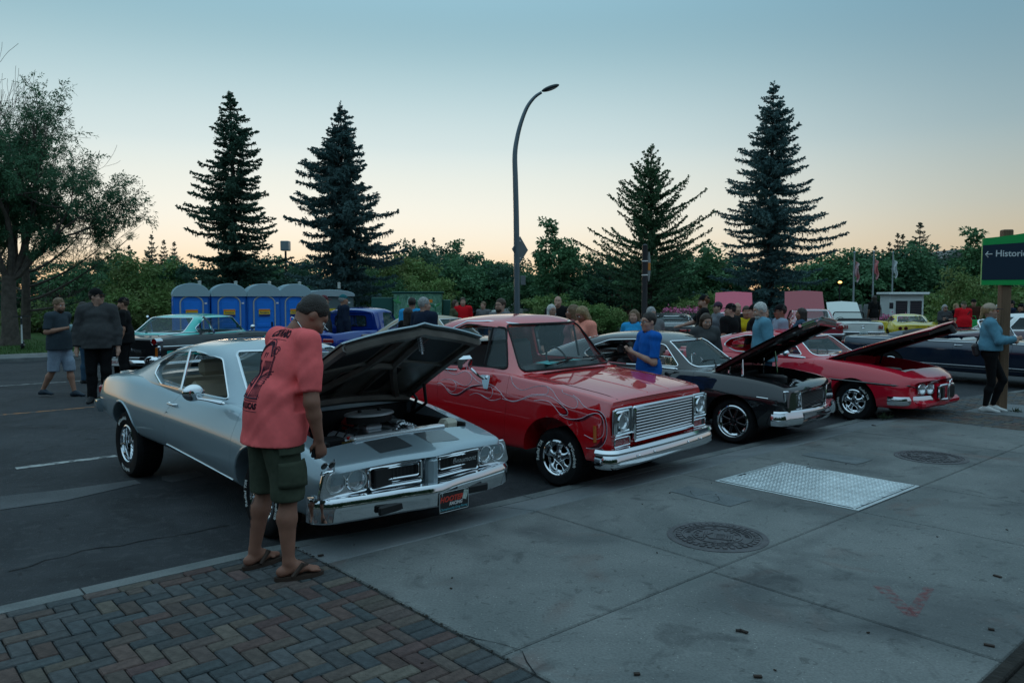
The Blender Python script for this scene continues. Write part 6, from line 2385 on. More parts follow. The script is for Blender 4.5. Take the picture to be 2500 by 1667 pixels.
def person(label, loc, rotz, H=1.75, g=1.0, skin=SK_L, top=None, sleeve='short', bottom=None, legs='pants', shoes=None, hair='short', hairc='brown', cap=None, brim=None, L=None, Rr=None, lean=0.0, yaw=0.0, nod=0.0, belly=0.0, h=.018, kl=None, kr=None, glasses=None, beard=None, fem=False, hood=False, untuck=0.0, sandals=None, fingers=False, curlL=.6, curlR=.6, group=None, twist=0.0, hem=None, wr=0.006, name='person', roll=0.0):
	"""facing +X; L, Rr = (elbow, wrist) of left (+Y) and right (-Y) arm for a 1.75 m body; kl, kr = (knee, ankle, foot yaw)"""
	k = H / 1.75
	rs = random.Random(sum(map(ord, label)) + int(loc[0] * 10))
	# ---- joints
	Rl = mrot('Y', lean) @ mrot('X', roll)
	piv = np.array([0, 0, .97])
	def up(p):
		p = np.array(p, float)
		return Rl @ (p - piv) + piv
	sw = (.175 if fem else .195) * (.85 + .15 * g)
	Tm = mrot('Z', twist)
	shL, shR = up(Tm @ np.array([0, sw, 1.43])), up(Tm @ np.array([0, -sw, 1.43]))
	chest, waist, neck, hd0 = up((.0, 0, 1.31)), up((0, 0, 1.10)), up((-.005, 0, 1.475)), up((.02, 0, 1.53))
	L = L or ((-.03, .25, 1.13), (.03, .26, .87))
	Rr = Rr or ((-.03, -.25, 1.13), (.03, -.26, .87))
	kl = kl or ((.02, .10, .49), (-.01, .11, .085), 8)
	kr = kr or ((.02, -.10, .49), (-.01, -.11, .085), -8)
	hipL, hipR = np.array([0, .095, .93]), np.array([0, -.095, .93])
	Hm = Rl @ mrot('Z', yaw) @ mrot('Y', nod)
	hp = up((.0, 0, 1.50))
	def hd(p):
		return Hm @ (np.array(p, float) - np.array([0, 0, 1.50])) + hp
	pts = [np.array(p) for p in (*L, *Rr, kl[0], kl[1], kr[0], kr[1])] + [shL, shR, hd((.13, 0, 1.7)), hd((-.13, 0, 1.75)), hd((0, 0, 1.78)), up((.10 * g + 1.6 * belly + .06, 0, 1.1)), up((-.10, 0, 1.2))]
	lo = np.minimum.reduce(pts) - .28
	hi = np.maximum.reduce(pts) + .20
	lo[2] = -.03
	lo, hi = lo * k, hi * k
	def F():
		return Field(lo, hi, h)
	sc = lambda p: np.asarray(p, float) * k
	def cap_(f, a, b, ra, rb=None, kk=.03, flat=None, op='u'):
		f.cap(sc(a), sc(b), ra * k, None if rb is None else rb * k, kk * k, op, flat)
	def ell_(f, c, r, kk=.03, M=None, op='u'):
		f.ell(sc(c), np.array(r) * k, kk * k, op, M)
	bw = .5 + .5 * g
	def torso(f, o=0.0, lower=.0):
		ell_(f, up((.005, 0, 1.32)), (.105 * g + o, .165 * bw + o, .17 + o), .06, Rl @ Tm)
		ell_(f, up((.01 + .5 * belly, 0, 1.12)), (.10 * g + o + belly * .6, .135 * bw + o + belly * .4, .17 + o), .08, Rl)
		ell_(f, (0, 0, .97), (.105 * g + o, .155 * (bw if not fem else bw * 1.05) + o, .13 + o), .08)
		if fem:
			for s in (-1, 1):
				ell_(f, up((.085 * g, s * .07, 1.31)), (.055 + o, .065 + o, .06 + o), .05, Rl)
		for s, sh in ((1, shL), (-1, shR)):
			cap_(f, up((0, s * .06, 1.455)), sh, .050 * bw + o, .056 * bw + o, .05)
	def arm(f, sh, A, o=0.0, to=1.0, ra=(.052, .044, .040, .028)):
		e, w = np.array(A[0]), np.array(A[1])
		q = (.6 + .4 * g)
		if fem:
			q *= .88
		if to <= .5:
			m = sh + (e - sh) * (to / .5)
			cap_(f, sh, m, ra[0] * q + o, (ra[0] + (ra[1] - ra[0]) * to / .5) * q + o, .03)
		else:
			cap_(f, sh, e, ra[0] * q + o, ra[1] * q + o, .03)
			m = e + (w - e) * ((to - .5) / .5)
			cap_(f, e, e + (m - e) * .35, ra[1] * q * .98 + o, ra[2] * q * 1.02 + o, .02)
			cap_(f, e + (m - e) * .35, m, ra[2] * q * 1.02 + o, ra[3] * q + o, .02)
	def hand(f, A, curl, s):
		e, w = np.array(A[0], float), np.array(A[1], float)
		d = (w - e) / np.linalg.norm(w - e)
		# palm normal faces the body side
		side = np.array([0, -s, 0.0])
		side = side - d * (side @ d)
		side = side / max(np.linalg.norm(side), 1e-6)
		ac = np.cross(d, side)
		pc = w + d * .055
		cap_(f, w, w + d * .085, .027, .036, .012, (side, .55))
		for i, (off, ln) in enumerate(((-.030, .062), (-.010, .072), (.010, .068), (.029, .052))):
			b = w + d * .092 + ac * off
			m = b + (d * math.cos(curl * .6) + side * math.sin(curl * .6)) * ln * .55
			t = m + (d * math.cos(curl * 1.7) + side * math.sin(curl * 1.7)) * ln * .5
			cap_(f, w + d * .06 + ac * off * .8, b, .0105, .0100, .004)
			cap_(f, b, m, .0100, .0092, .003)
			cap_(f, m, t, .0092, .0078, .003)
		tb = w + d * .025 - ac * .026
		tm = tb + (d * .6 - ac * .55 + side * .45) * .045
		cap_(f, tb, tm, .0135, .0115, .006)
		cap_(f, tm, tm + (d * .85 - ac * .05 + side * .45) * .036, .0110, .0085, .004)
	def leg(f, hip, K, o=0.0, to=1.0, taper=None):
		kn, an = np.array(K[0]), np.array(K[1])
		q = (.55 + .45 * g)
		if to <= .5:
			m = hip + (kn - hip) * to / .5
			cap_(f, hip, m, .083 * q + o, (.083 + (.052 - .083) * to / .5) * q + o * 1.25, .04)
		else:
			cap_(f, hip, kn, .083 * q + o, .052 * q + o, .04)
			m = kn + (an - kn) * (to - .5) / .5
			c1 = kn + (m - kn) * .35 + np.array([-.012, 0, 0])
			cap_(f, kn, c1, .048 * q + o, .054 * q + o, .03)
			cap_(f, c1, m, .054 * q + o, (taper or .032) * (q if taper is None else 1) + o, .03)
	def foot(f, K, r=.036, L_=.17, o=0.0, kk=.02):
		an = np.array(K[1])
		a = R(K[2])
		d = np.array([math.cos(a), math.sin(a), 0])
		z0 = an[2] - .085
		heel = an - d * .045
		heel[2] = z0 + r * .95
		toe = an + d * L_
		toe[2] = z0 + r * .62
		mid = an + d * .06
		mid[2] = z0 + r * 1.35
		cap_(f, an, mid, .034 + o, .034 + o, kk)
		cap_(f, heel, mid, r + o, r + o, kk)
		cap_(f, mid, toe, r * 1.05 + o, r * .72 + o, kk, ((0, 0, 1), .75))
	# ---- skin: one continuous body
	f = F()
	torso(f, -.035)
	leg(f, hipL, kl)
	leg(f, hipR, kr)
	for K in (kl, kr):
		if sandals is not None:
			foot(f, K, .032, .165, 0, .02)
			a = R(K[2])
			d, pz = np.array([math.cos(a), math.sin(a), 0]), np.array([-math.sin(a), math.cos(a), 0])
			for i in range(5):
				sgn_ = 1 if K is kl else -1
				off = (-.034 + .017 * i) * sgn_ * -1
				t0 = np.array(K[1]) + d * (.13 - .006 * i) + pz * off
				t0[2] = K[1][2] - .085 + .022
				cap_(f, t0, t0 + d * (.05 - .006 * i) + np.array([0, 0, -.006]), .0125 - .001 * i, .010 - .001 * i, .006)
		else:
			foot(f, K, .03, .13)
	arm(f, shL, L)
	arm(f, shR, Rr)
	if fingers:
		hand(f, L, curlL, 1)
		hand(f, Rr, curlR, -1)
	else:
		for A, s in ((L, 1), (Rr, -1)):
			e, w = np.array(A[0]), np.array(A[1])
			d = (w - e) / np.linalg.norm(w - e)
			cap_(f, w, w + d * .08, .027, .036, .01)
			cap_(f, w + d * .08, w + d * .14 + np.array([.02, -s * .012, 0]), .032, .022, .01)
			cap_(f, w + d * .03, w + d * .09 + np.array([.035, -s * .01, 0]), .014, .011, .008)
	nr = .052 if fem else .062 * (.7 + .3 * g)
	cap_(f, neck, hd((-.005, 0, 1.57)), nr, nr * .95, .03)
	ell_(f, hd((-.005, 0, 1.645)), (.097, .077, .105), .02, Hm)
	ell_(f, hd((.035, 0, 1.575)), (.062 + .004 * g, .058 + .006 * g, .072), .03, Hm)
	ell_(f, hd((.068, 0, 1.530)), (.028, .032, .024), .025, Hm)
	ell_(f, hd((.075, 0, 1.665)), (.022, .058, .022), .02, Hm)
	cap_(f, hd((.094, 0, 1.64)), hd((.116, 0, 1.597)), .010, .016, .012)
	for s in (-1, 1):
		ell_(f, hd((.092, s * .033, 1.637)), (.018, .021, .014), .012, Hm, 's')
		ell_(f, hd((.066, s * .045, 1.602)), (.03, .025, .025), .02, Hm)
		ell_(f, hd((-.005, s * .080, 1.618)), (.021, .011, .033), .008, Hm)
	ell_(f, hd((.096, 0, 1.566)), (.012, .026, .008), .006, Hm)
	ell_(f, hd((.094, 0, 1.553)), (.012, .022, .008), .006, Hm)
	body = f.net('person', 1 if h < .014 else 1)
	root = obj(name, body, skin, None, loc, (0, 0, rotz))
	tag(root, label, 'person', group)
	kids = {}
	# ---- top
	if top is not None:
		f = F()
		o = .016 if sleeve in ('short', 'tank') else .024
		torso(f, o)
		zh = hem if hem is not None else (.84 - untuck)
		# skirt of the shirt
		cap_(f, up((.0 + belly * .4, 0, 1.05)), (belly * .2, 0, zh - .05), .125 * g + o + belly * .3 + .012, .128 * g + o + belly * .3 + .016, .06, ((0, 1, 0), 1.32))
		to = {'short': .40, 'long': .97, 'tank': .06, 'elbow': .55}[sleeve]
		if sleeve != 'tank':
			arm(f, shL, L, o + .004, to)
			arm(f, shR, Rr, o + .004, to)
		cap_(f, neck + (hd((0, 0, 1.5)) - neck) * -.3, neck, .07 * bw, .058, .04)
		if hood:
			ell_(f, up((-.075, 0, 1.47)), (.075, .13, .075), .05, Rl)
			cap_(f, up((.05, .07, 1.45)), up((-.06, .10, 1.50)), .04, .045, .04)
			cap_(f, up((.05, -.07, 1.45)), up((-.06, -.10, 1.50)), .04, .045, .04)
		f.wrinkle(wr * k, 16 / k, rs.randint(0, 999), (1, 1, 1.3))
		f.plane(sc((0, 0, zh)), (0, 0, -1))
		if sleeve != 'tank':
			pass
		for A, sh in ((L, shL), (Rr, shR)):
			e, w = np.array(A[0]), np.array(A[1])
			if to < .5:
				m, d = sh + (e - sh) * (to / .5), e - sh
			else:
				m, d = e + (w - e) * ((to - .5) / .5), w - e
			# cut the sleeve end flat, only close to the arm
			d = d / np.linalg.norm(d)
			sl, gg = f.sub(sc(m - .12), sc(m + .12))
			mm = sc(m + d * .012)
			dist = (gg[0] - mm[0]) * d[0] + (gg[1] - mm[1]) * d[1] + (gg[2] - mm[2]) * d[2]
			rad = np.sqrt(np.maximum((gg[0] - mm[0])**2 + (gg[1] - mm[1])**2 + (gg[2] - mm[2])**2 - dist**2, 0))
			if sleeve != 'tank':
				cutd = np.where(rad < .10 * k, dist, -1).astype(np.float32)
				f.F[sl] = np.maximum(f.F[sl], np.where(cutd > 0, cutd, f.F[sl]))
		# neck opening
		n_ = up((.012, 0, 1.505))
		ell_(f, n_, (.075, .07, .035), .01, Rl, 's')
		kids['top'] = obj('shirt' if sleeve in ('short', 'tank') else 'jacket', f.net('top'), top, root)
	if bottom is not None:
		f = F()
		o = .012
		ell_(f, (0, 0, .96), (.108 * g + o, .158 * bw + o, .13), .06)
		if belly:
			ell_(f, (belly * .3, 0, .98), (.11 * g + o, .15 * bw + o, .10), .06)
		if legs == 'skirt':
			cap_(f, (0, 0, .92), (0, 0, .55), .13, .17, .05, ((0, 1, 0), 1.15))
			f.plane(sc((0, 0, .52)), (0, 0, -1))
		else:
			to = {'pants': .99, 'shorts': .50, 'tights': .97}[legs]
			oo = {'pants': .020, 'shorts': .030, 'tights': .006}[legs]
			leg(f, hipL, kl, oo, to, None if legs == 'tights' else .05)
			leg(f, hipR, kr, oo, to, None if legs == 'tights' else .05)
			if legs == 'shorts':
				for K in (kl, kr):
					kn = np.array(K[0])
					cap_(f, kn + (hipL if K is kl else hipR) * 0 + np.array([0, 0, .12]), kn + np.array([0, 0, -.01]), .080 * (.6 + .4 * g) + .008, .082 * (.6 + .4 * g) + .008, .03)
			if legs != 'tights':
				f.wrinkle(wr * .8 * k, 18 / k, rs.randint(0, 999), (1, 1, .8))
			if legs == 'shorts':
				zc_ = min(kl[0][2], kr[0][2]) - .035
				f.plane(sc((0, 0, zc_)), (0, 0, -1))
			else:
				f.plane(sc((0, 0, .06)), (0, 0, -1))
		f.plane(sc((0, 0, 1.03)), (0, 0, 1))
		kids['bottom'] = obj({'shorts': 'shorts', 'skirt': 'skirt'}.get(legs, 'trousers'), f.net('bottom'), bottom, root)
	if shoes is not None and sandals is None:
		for nm, K in (('shoe', kl), ('shoe', kr)):
			an = np.array(K[1])
			f2 = Field(sc(an + np.array([-.28, -.28, -.13])), sc(an + np.array([.28, .28, .10])), min(h, .012))
			foot(f2, K, .040, .185, .006)
			f2.plane(sc(an + np.array([0, 0, -.082])), (0, 0, -1))
			f2.plane(sc(an + np.array([0, 0, .035])), (0, 0, 1))
			obj(nm, f2.net('shoe'), shoes, root)
	if sandals is not None:
		for K in (kl, kr):
			an = np.array(K[1], float)
			a = R(K[2])
			d, pz = np.array([math.cos(a), math.sin(a), 0]), np.array([-math.sin(a), math.cos(a), 0])
			out = []
			for t in np.linspace(0, 2 * math.pi, 28)[:-1]:
				lx, ly = .15 * math.cos(t), .052 * math.sin(t) * (1 - .12 * math.cos(t) * -1)
				q = an + d * (.062 + lx) + pz * ly
				out.append((q[0] * k, q[1] * k))
			z0 = (an[2] - .085) * k
			s_ = MB().prism(out, z0 - .022, z0 + .004, 'Z').build('sandal', sandals, root)
			top_ = an + d * .115
			for sd in (1, -1):
				p0 = an + d * .01 + pz * .048 * sd
				p1 = an + d * .075 + pz * .034 * sd
				P_ = [(p0[0], p0[1], an[2] - .08), (p1[0], p1[1], an[2] - .018), (top_[0], top_[1], an[2] - .035)]
				MB().tube([tuple(np.array(p) * k) for p in P_], [.014, .018, .007], 6).build('strap', sandals, s_)
	# ---- hair and headgear
	def headbox():
		c = hd((0, 0, 1.64))
		return Field(sc(c - .24), sc(c + .22), min(h, .011))
	if hair and hair != 'bald':
		f = headbox()
		ell_(f, hd((-.014, 0, 1.662)), (.101, .086, .105), .02, Hm)
		if hair in ('long', 'bob'):
			zb = 1.44 if hair == 'long' else 1.52
			for s in (-1, 1):
				cap_(f, hd((-.02, s * .070, 1.66)), hd((-.015, s * .080, zb)), .040, .036, .03)
			cap_(f, hd((-.06, 0, 1.66)), hd((-.075, 0, zb - .02)), .07, .06, .04)
			ell_(f, hd((.090, 0, 1.60)), (.075, .052, .085), .01, Hm, 's')
			ell_(f, hd((.08, 0, 1.50)), (.07, .06, .12), .02, Hm, 's')
		elif hair == 'tail':
			cap_(f, hd((-.09, 0, 1.68)), hd((-.13, 0, 1.52)), .035, .025, .02)
			ell_(f, hd((.085, 0, 1.60)), (.07, .085, .085), .02, Hm, 's')
		else:
			ell_(f, hd((.080, 0, 1.595)), (.078, .10, .088), .015, Hm, 's')
			ell_(f, hd((.02, 0, 1.52)), (.11, .12, .075), .02, Hm, 's')
			for s in (-1, 1):
				ell_(f, hd((.0, s * .09, 1.605)), (.030, .03, .045), .01, Hm, 's')
		f.wrinkle(.004 * k, 60 / k, 3)
		kids['hair'] = obj('hair', f.net('hair', 0), HAIRS[hairc], root)
	if beard:
		f = headbox()
		ell_(f, hd((.045, 0, 1.555)), (.064, .064, .060), .02, Hm)
		ell_(f, hd((.11, 0, 1.612)), (.07, .055, .038), .02, Hm, 's')
		f.plane(sc(hd((.0, 0, 1.55))), -(Hm @ np.array([1, 0, 0])))
		obj('beard', f.net('beard'), HAIRS[beard], root)
	if cap is not None:
		f = headbox()
		ell_(f, hd((-.008, 0, 1.668)), (.108, .089, .102), .01, Hm)
		f.plane(sc(hd((0, 0, 1.668))), -(Hm @ np.array([.12, 0, 1])))
		c_ = obj('cap', f.net('cap'), cap, root)
		f = headbox()
		cap_(f, hd((.07, .0, 1.672)), hd((.155, 0, 1.660)), .066, .052, .01, (Hm @ np.array([0, 0, 1]), .13))
		obj('brim', f.net('brim'), brim or cap, c_)
	if glasses is not None:
		mb = MB()
		for s in (-1, 1):
			ring = [hd((.108, s * .034 + .024 * math.cos(a), 1.632 + .018 * math.sin(a))) * k for a in np.linspace(0, 6.283, 15)[:-1]]
			mb.tube([tuple(p) for p in ring], .0035 * k, 5, closed=True)
			mb.tube([tuple(hd((.105, s * .058, 1.636)) * k), tuple(hd((.0, s * .083, 1.636)) * k)], .003 * k, 4)
			if glasses != 'clear':
				v = [tuple(hd((.1085, s * .034, 1.632)) * k)] + [tuple(p) for p in ring]
				mb.add(v, [(0, i, i % 14 + 1) for i in range(1, 15)])
		mb.tube([tuple(hd((.108, .010, 1.636)) * k), tuple(hd((.108, -.010, 1.636)) * k)], .003 * k, 4)
		mb.build('glasses', GLS if glasses == 'clear' else glasses, root)
	if h < .016 and glasses in (None, 'clear'):
		for s in (-1, 1):
			mb = MB()
			mb.mi(0)
			mb.ell(hd((.079, s * .033, 1.636)) * k, (.0135 * k,) * 3, 10, 8)
			mb.mi(1)
			mb.ell(hd((.088, s * .033, 1.636)) * k, (.0062 * k,) * 3, 8, 6)
			mb.build('eye', None, root, mats=[EYEW, EYED])
	kids['root'], kids['k'], kids['hd'] = root, k, hd
	return kids
def at_px(u, d, z=0.0):
	return (X(u, d), d, z)
def hgt(v, d, z0=0.0):
	"""standing height of a person at depth d whose head top shows at pixel row v"""
	return CAM_H + (722 - v) * d / CAM_F - z0
# common arm poses
A_PHONE_L, A_PHONE_R = ((.06, .22, 1.17), (.27, .08, 1.27)), ((.06, -.22, 1.17), (.28, -.05, 1.28))
A_CUP_R = ((.02, -.27, 1.15), (.24, -.14, 1.17))
A_CUP_L = ((.02, .27, 1.15), (.24, .14, 1.17))
A_POCK_L, A_POCK_R = ((-.06, .29, 1.15), (.07, .21, .95)), ((-.06, -.29, 1.15), (.07, -.21, .95))
A_FOLD_L, A_FOLD_R = ((.08, .24, 1.16), (.22, -.05, 1.22)), ((.08, -.24, 1.16), (.23, .06, 1.18))
# ---- the man in the pink shirt, bending over the engine
PINK = cloth('salmon', (.88, .15, .15), .9, .06)
OLIVE = cloth('olive', (.060, .072, .050), .9, .12)
BROWNL = mat('brown_leather', (.045, .026, .018), .7, var=.2)
PM_ROT = R(41)
pm_loc = Vector((-1.60, 5.12, .124))
pm = person('man in salmon T-shirt and olive shorts bending to look at the engine', pm_loc, PM_ROT, 1.90, 1.14, SK_T, PINK, 'short', OLIVE, 'shorts', None, 'short', 'dark',
	Rr=((.13, -.285, 1.05), (.18, -.27, .83)), L=((.15, .285, 1.06), (.22, .24, .85)), lean=20, yaw=-10, nod=26, belly=.035, h=.0105,
	kl=((.03, .145, .49), (-.05, .165, .085), 12), kr=((.04, -.15, .49), (.02, -.175, .085), -12), sandals=BROWNL, fingers=True, curlR=.75, curlL=.5, hem=.79, untuck=0, wr=.013)
k = pm['k']
shirt_bv = bvh(pm['top'].data)
INK = mat('print_ink', (.05, .012, .03), .8)
pr = MB()
def on_back(tx, tz, off=.003):
	"""print coordinates (m at real size) on the back: tx to the viewer's right, tz up"""
	a_ = tx / .21
	dr_ = Vector((-math.cos(a_), -math.sin(a_), 0))
	ax_ = Vector((math.tan(R(20)) * (tz - .97 * k), 0, tz))
	h_ = shirt_bv.ray_cast(ax_ + dr_ * 1.0, -dr_)
	if h_[0] is None:
		return None
	return h_[0] + h_[1] * off
def ink(path, w=.0026):
	q = [on_back(a, b, .0008) for a, b in path]
	q = [p for p in q if p is not None]
	if len(q) > 1:
		pr.tube(q, w, 4)
zc0 = 1.30 * k
def ink_text(body, size, cx, cz, bold=.004, arc=0.0):
	v, f = text_mesh(body, size, .0, bold)
	out = []
	for (a, b, c) in v:
		p = on_back(cx + a, cz + b + arc * a * a, .0025)
		out.append(p if p is not None else Vector((0, 0, cz)))
	pr.add(out, f)
	pr.add(out, [tuple(reversed(q)) for q in f])
cx = -.01
ink_text('CABO WABO', .062, cx, zc0 + .165, .0035, -.25)
for dz in (.202, .128):
	ink([(cx + t * .018 - .17, zc0 + dz - .25 * (t * .018 - .17) ** 2) for t in range(20)], .002)
for rad, w_ in ((.125, .004), (.112, .002), (.092, .005)):
	ink([(cx + rad * math.cos(R(a)), zc0 + .0 + rad * math.sin(R(a))) for a in range(10, 171, 8)], w_)
for a in range(14, 168, 8):
	ink([(cx + .095 * math.cos(R(a)), zc0 + .095 * math.sin(R(a))), (cx + .112 * math.cos(R(a)), zc0 + .112 * math.sin(R(a)))], .003)
for sg in (-1, 1):
	ink([(cx + sg * (.125 + .03 * math.cos(R(a)) * (1 - a / 900)), zc0 + .055 + .03 * math.sin(R(a)) * (1 - a / 900)) for a in range(0, 640, 24)], .0035)
	for i in range(9):
		ink([(cx + sg * (.03 + .010 * i), zc0 - .01), (cx + sg * (.022 + .0105 * i), zc0 - .085 + .003 * i)], .0022)
	ink([(cx + sg * .125, zc0 + .02), (cx + sg * .125, zc0 - .10), (cx + sg * .115, zc0 - .24)], .0045)
	ink([(cx + sg * .135, zc0 + .02), (cx + sg * .138, zc0 - .10), (cx + sg * .128, zc0 - .24)], .002)
	for i in range(6):
		ink([(cx + sg * .03, zc0 - .12 - .008 * i), (cx + sg * (.10 + .006 * i), zc0 - .085 - .012 * i), (cx + sg * (.165 - .012 * i), zc0 - .075 - .018 * i)], .004)
	for i in range(11):
		ink([(cx + sg * (.025 + .009 * i), zc0 - .16), (cx + sg * (.018 + .009 * i), zc0 - .235)], .0022)
	ink([(cx + sg * .02, zc0 + .04), (cx + sg * .028, zc0 - .1), (cx + sg * .015, zc0 - .24)], .006)
ink([(cx + t * .02 - .12, zc0 - .245) for t in range(13)], .007)
ink([(cx + t * .02 - .12, zc0 - .262) for t in range(13)], .003)
ink_text('SAN LUCAS', .050, cx, zc0 - .295, .003)
ink([(cx + t * .02 - .14, zc0 - .328) for t in range(15)], .002)
pr.build('shirt_print', INK, pm['top'], False)
# shirt hems and sleeve bands
short_bv = bvh(pm['bottom'].data)
def thigh(x, z, off=.004):
	h_ = short_bv.ray_cast(Vector((x, -1.0, z)), Vector((0, 1, 0)))
	return (h_[0] + h_[1] * off) if h_[0] is not None else Vector((x, -.2, z))
for zz, hh, nm in ((.70, .15, 'cargo_pocket'), (.79, .045, 'pocket_flap')):
	mb = MB().grid(lambda u, v: thigh(-.05 + .17 * u, (zz - hh * v) * k, .010 if nm == 'cargo_pocket' else .016), 6, 6)
	o = mb.build(nm, OLIVE, pm['bottom'])
	md = o.modifiers.new('s', 'SOLIDIFY')
	md.thickness = .012
	md.offset = -1
hdp = pm['hd']
nk = [tuple(hdp((-.008 + .074 * math.cos(a), .072 * math.sin(a), 1.515 - .02 * math.cos(a))) * k) for a in np.linspace(0, 6.283, 26)[:-1]]
MB().tube(nk, .003, 5, closed=True).build('necklace', CHROME, pm['root'])
bbv = bvh(pm['root'].data)
mb = MB()
for (y0, z0, r_) in ((.16, .40, .016), (.175, .385, .012), (.165, .36, .012), (.17, .33, .014), (.16, .30, .012), (.172, .275, .010), (.165, .25, .013)):
	q = []
	for a in range(8):
		h_ = bbv.ray_cast(Vector((-1, y0 * k + r_ * math.cos(a * .785), (z0) * k + r_ * 1.4 * math.sin(a * .785))), Vector((1, 0, 0)))
		if h_[0] is not None and h_[0].y > .05:
			q.append(h_[0] + h_[1] * .002)
	if len(q) > 5:
		mb.add(q, [tuple(range(len(q))), tuple(range(len(q)))[::-1]])
if mb.v:
	mb.build('tattoo', mat('tattoo_ink', (.05, .03, .03), .6), pm['root'], False)
# what he holds: wallet and sunglasses
Mz = Matrix.Rotation(PM_ROT, 3, 'Z')
def pmw(p):
	return pm_loc + Mz @ Vector([c * k for c in p])
o = thing('wallet', 'black wallet held in the right hand of the man in salmon', 'wallet', pmw((.165, -.245, .765)), PM_ROT)
MB().box((0, 0, .0), (.03, .024, .12), .006, rotm(y=10)).build('cover', BLACKP, o)
MB().box((.004, 0, .0), (.026, .010, .112), .003, rotm(y=10)).build('card_edge', mat('paper_edge', (.2, .19, .17), .8), o)
o = thing('sunglasses', 'folded dark sunglasses dangling from the hand of the man in salmon', 'sunglasses', pmw((.24, -.27, .655)), PM_ROT)
for s in (-1, 1):
	MB().ell((s * .028, 0, 0), (.027, .004, .02), 12, 8, rotm(y=-35)).build('lens', mat('dark_lens', (.01, .01, .012), .08, coat=1), o)
	MB().tube([(s * .055 * .8, .0, s * .035), (s * .05, .012, s * .03 - .03), (s * .02 + .03, .015, -.05)], .0035, 5).build('temple', BLACKP, o)
MB().tube([(-.006, 0, .004), (.006, 0, -.004)], .003, 5).build('bridge', BLACKP, o)
# ---- other people
C_ = {n: cloth(n, c) for n, c in dict(slate=(.040, .056, .068), ltblue=(.26, .32, .40), char=(.058, .060, .062), black=(.010, .010, .011), navy=(.012, .020, .040), grey=(.15, .155, .16), royal=(.010, .11, .43), royald=(.010, .06, .20), denim=(.11, .27, .36), denimd=(.035, .075, .12), red=(.60, .010, .018), peach=(.85, .30, .22), mauve=(.20, .075, .08), white=(.55, .56, .56), yellow=(.52, .38, .015), sky=(.03, .30, .60), brown=(.055, .022, .014), tan=(.28, .22, .15), green=(.02, .30, .06), teal=(.02, .12, .14), plaid=(.16, .17, .19), pinkc=(.45, .2, .22), olive2=(.08, .09, .05)).items()}
SHOE_W, SHOE_B, SHOE_N = mat('white_shoe', (.62, .62, .60), .6), mat('black_shoe', (.015, .016, .018), .6), mat('navy_shoe', (.012, .028, .045), .6)
FR = R(-90)   # facing the camera
def pp(label, u, d, v, rot, **kw):
	z0 = kw.pop('z', 0.0)
	H = kw.pop('H', None) or hgt(v, d, z0)
	kw.setdefault('h', .013 if d < 12 else .017 if d < 17 else .021)
	return person(label, at_px(u, d, z0), R(rot), H=H, **kw)
# left group
a = pp('bearded man in slate T-shirt and pale shorts walking with a can', 142, 15.0, 728, -12, g=1.12, skin=SK_M, top=C_['slate'], bottom=C_['ltblue'], legs='shorts', shoes=SHOE_N, hairc='sandy', beard='brown', Rr=((.0, -.27, 1.16), (.23, -.10, 1.22)), L=((-.10, .25, 1.14), (-.12, .27, .90)), nod=12, yaw=-6, kl=((.12, .09, .50), (.20, .10, .085), 0), kr=((-.05, -.09, .49), (-.28, -.10, .12), 0), h=.014, belly=.03)
def held(name, label, cat, who, p):
	kk = who['k']
	M_ = who['root'].rotation_euler.to_matrix()
	return thing(name, label, cat, Vector(who['root'].location) + M_ @ Vector([c * kk for c in p]), who['root'].rotation_euler.z)
o = held('drink_can', 'pale drink can in the hand of the man in slate', 'can', a, (.315, -.06, 1.235))
MB().lathe([(.001, -.06), (.028, -.06), (.033, -.05), (.033, .05), (.026, .062), (.001, .062)], n=14).build('can_body', mat('can_paint', (.30, .45, .46), .35, .5), o)
MB().lathe([(.026, .062), (.027, .066), (.001, .064)], n=14).build('can_lid', STEEL, o)
pp('heavyset man in charcoal hoodie and black cap looking back', 238, 14.2, 706, -70, g=1.16, skin=SK_L, top=C_['char'], sleeve='long', hood=True, bottom=C_['black'], legs='pants', shoes=SHOE_B, hairc='dark', cap=C_['black'], yaw=62, nod=-3, belly=.035, L=((.0, .27, 1.13), (.05, .28, .87)), Rr=((-.02, -.28, 1.13), (.03, -.29, .87)), h=.014, glasses=GLS, wr=.010)
pp('man in black T-shirt and cap turned left behind the hooded man', 302, 17, 727, 195, g=1.25, skin=SK_M, top=C_['black'], bottom=C_['black'], shoes=SHOE_B, hairc='brown', cap=C_['black'], beard='brown', Rr=A_CUP_R, belly=.04)
pp('bald man mostly hidden between the hooded man and the black T-shirt man', 272, 18.4, 740, -40, g=1.1, skin=SK_L, top=C_['black'], bottom=C_['black'], hair='bald', shoes=SHOE_B)
pp('dark-haired man in plaid shirt half hidden behind the hooded man', 205, 17.4, 738, 20, g=1.2, skin=SK_M, top=C_['plaid'], bottom=C_['denimd'], shoes=SHOE_B, hairc='dark', beard='dark')
# by the toilets
pp('man in maroon cap and charcoal jacket in front of the grey toilet', 792, 21, 722, 10, g=1.1, skin=SK_L, top=C_['char'], sleeve='long', bottom=C_['denimd'], shoes=SHOE_B, cap=mat('cloth_maroon', (.10, .012, .02), .8), hairc='grey')
pp('man in teal cap and navy jacket beside the grey toilet', 839, 21, 720, 30, g=1.0, skin=SK_M, top=C_['navy'], sleeve='long', bottom=C_['denimd'], shoes=SHOE_B, hairc='grey', cap=C_['teal'])
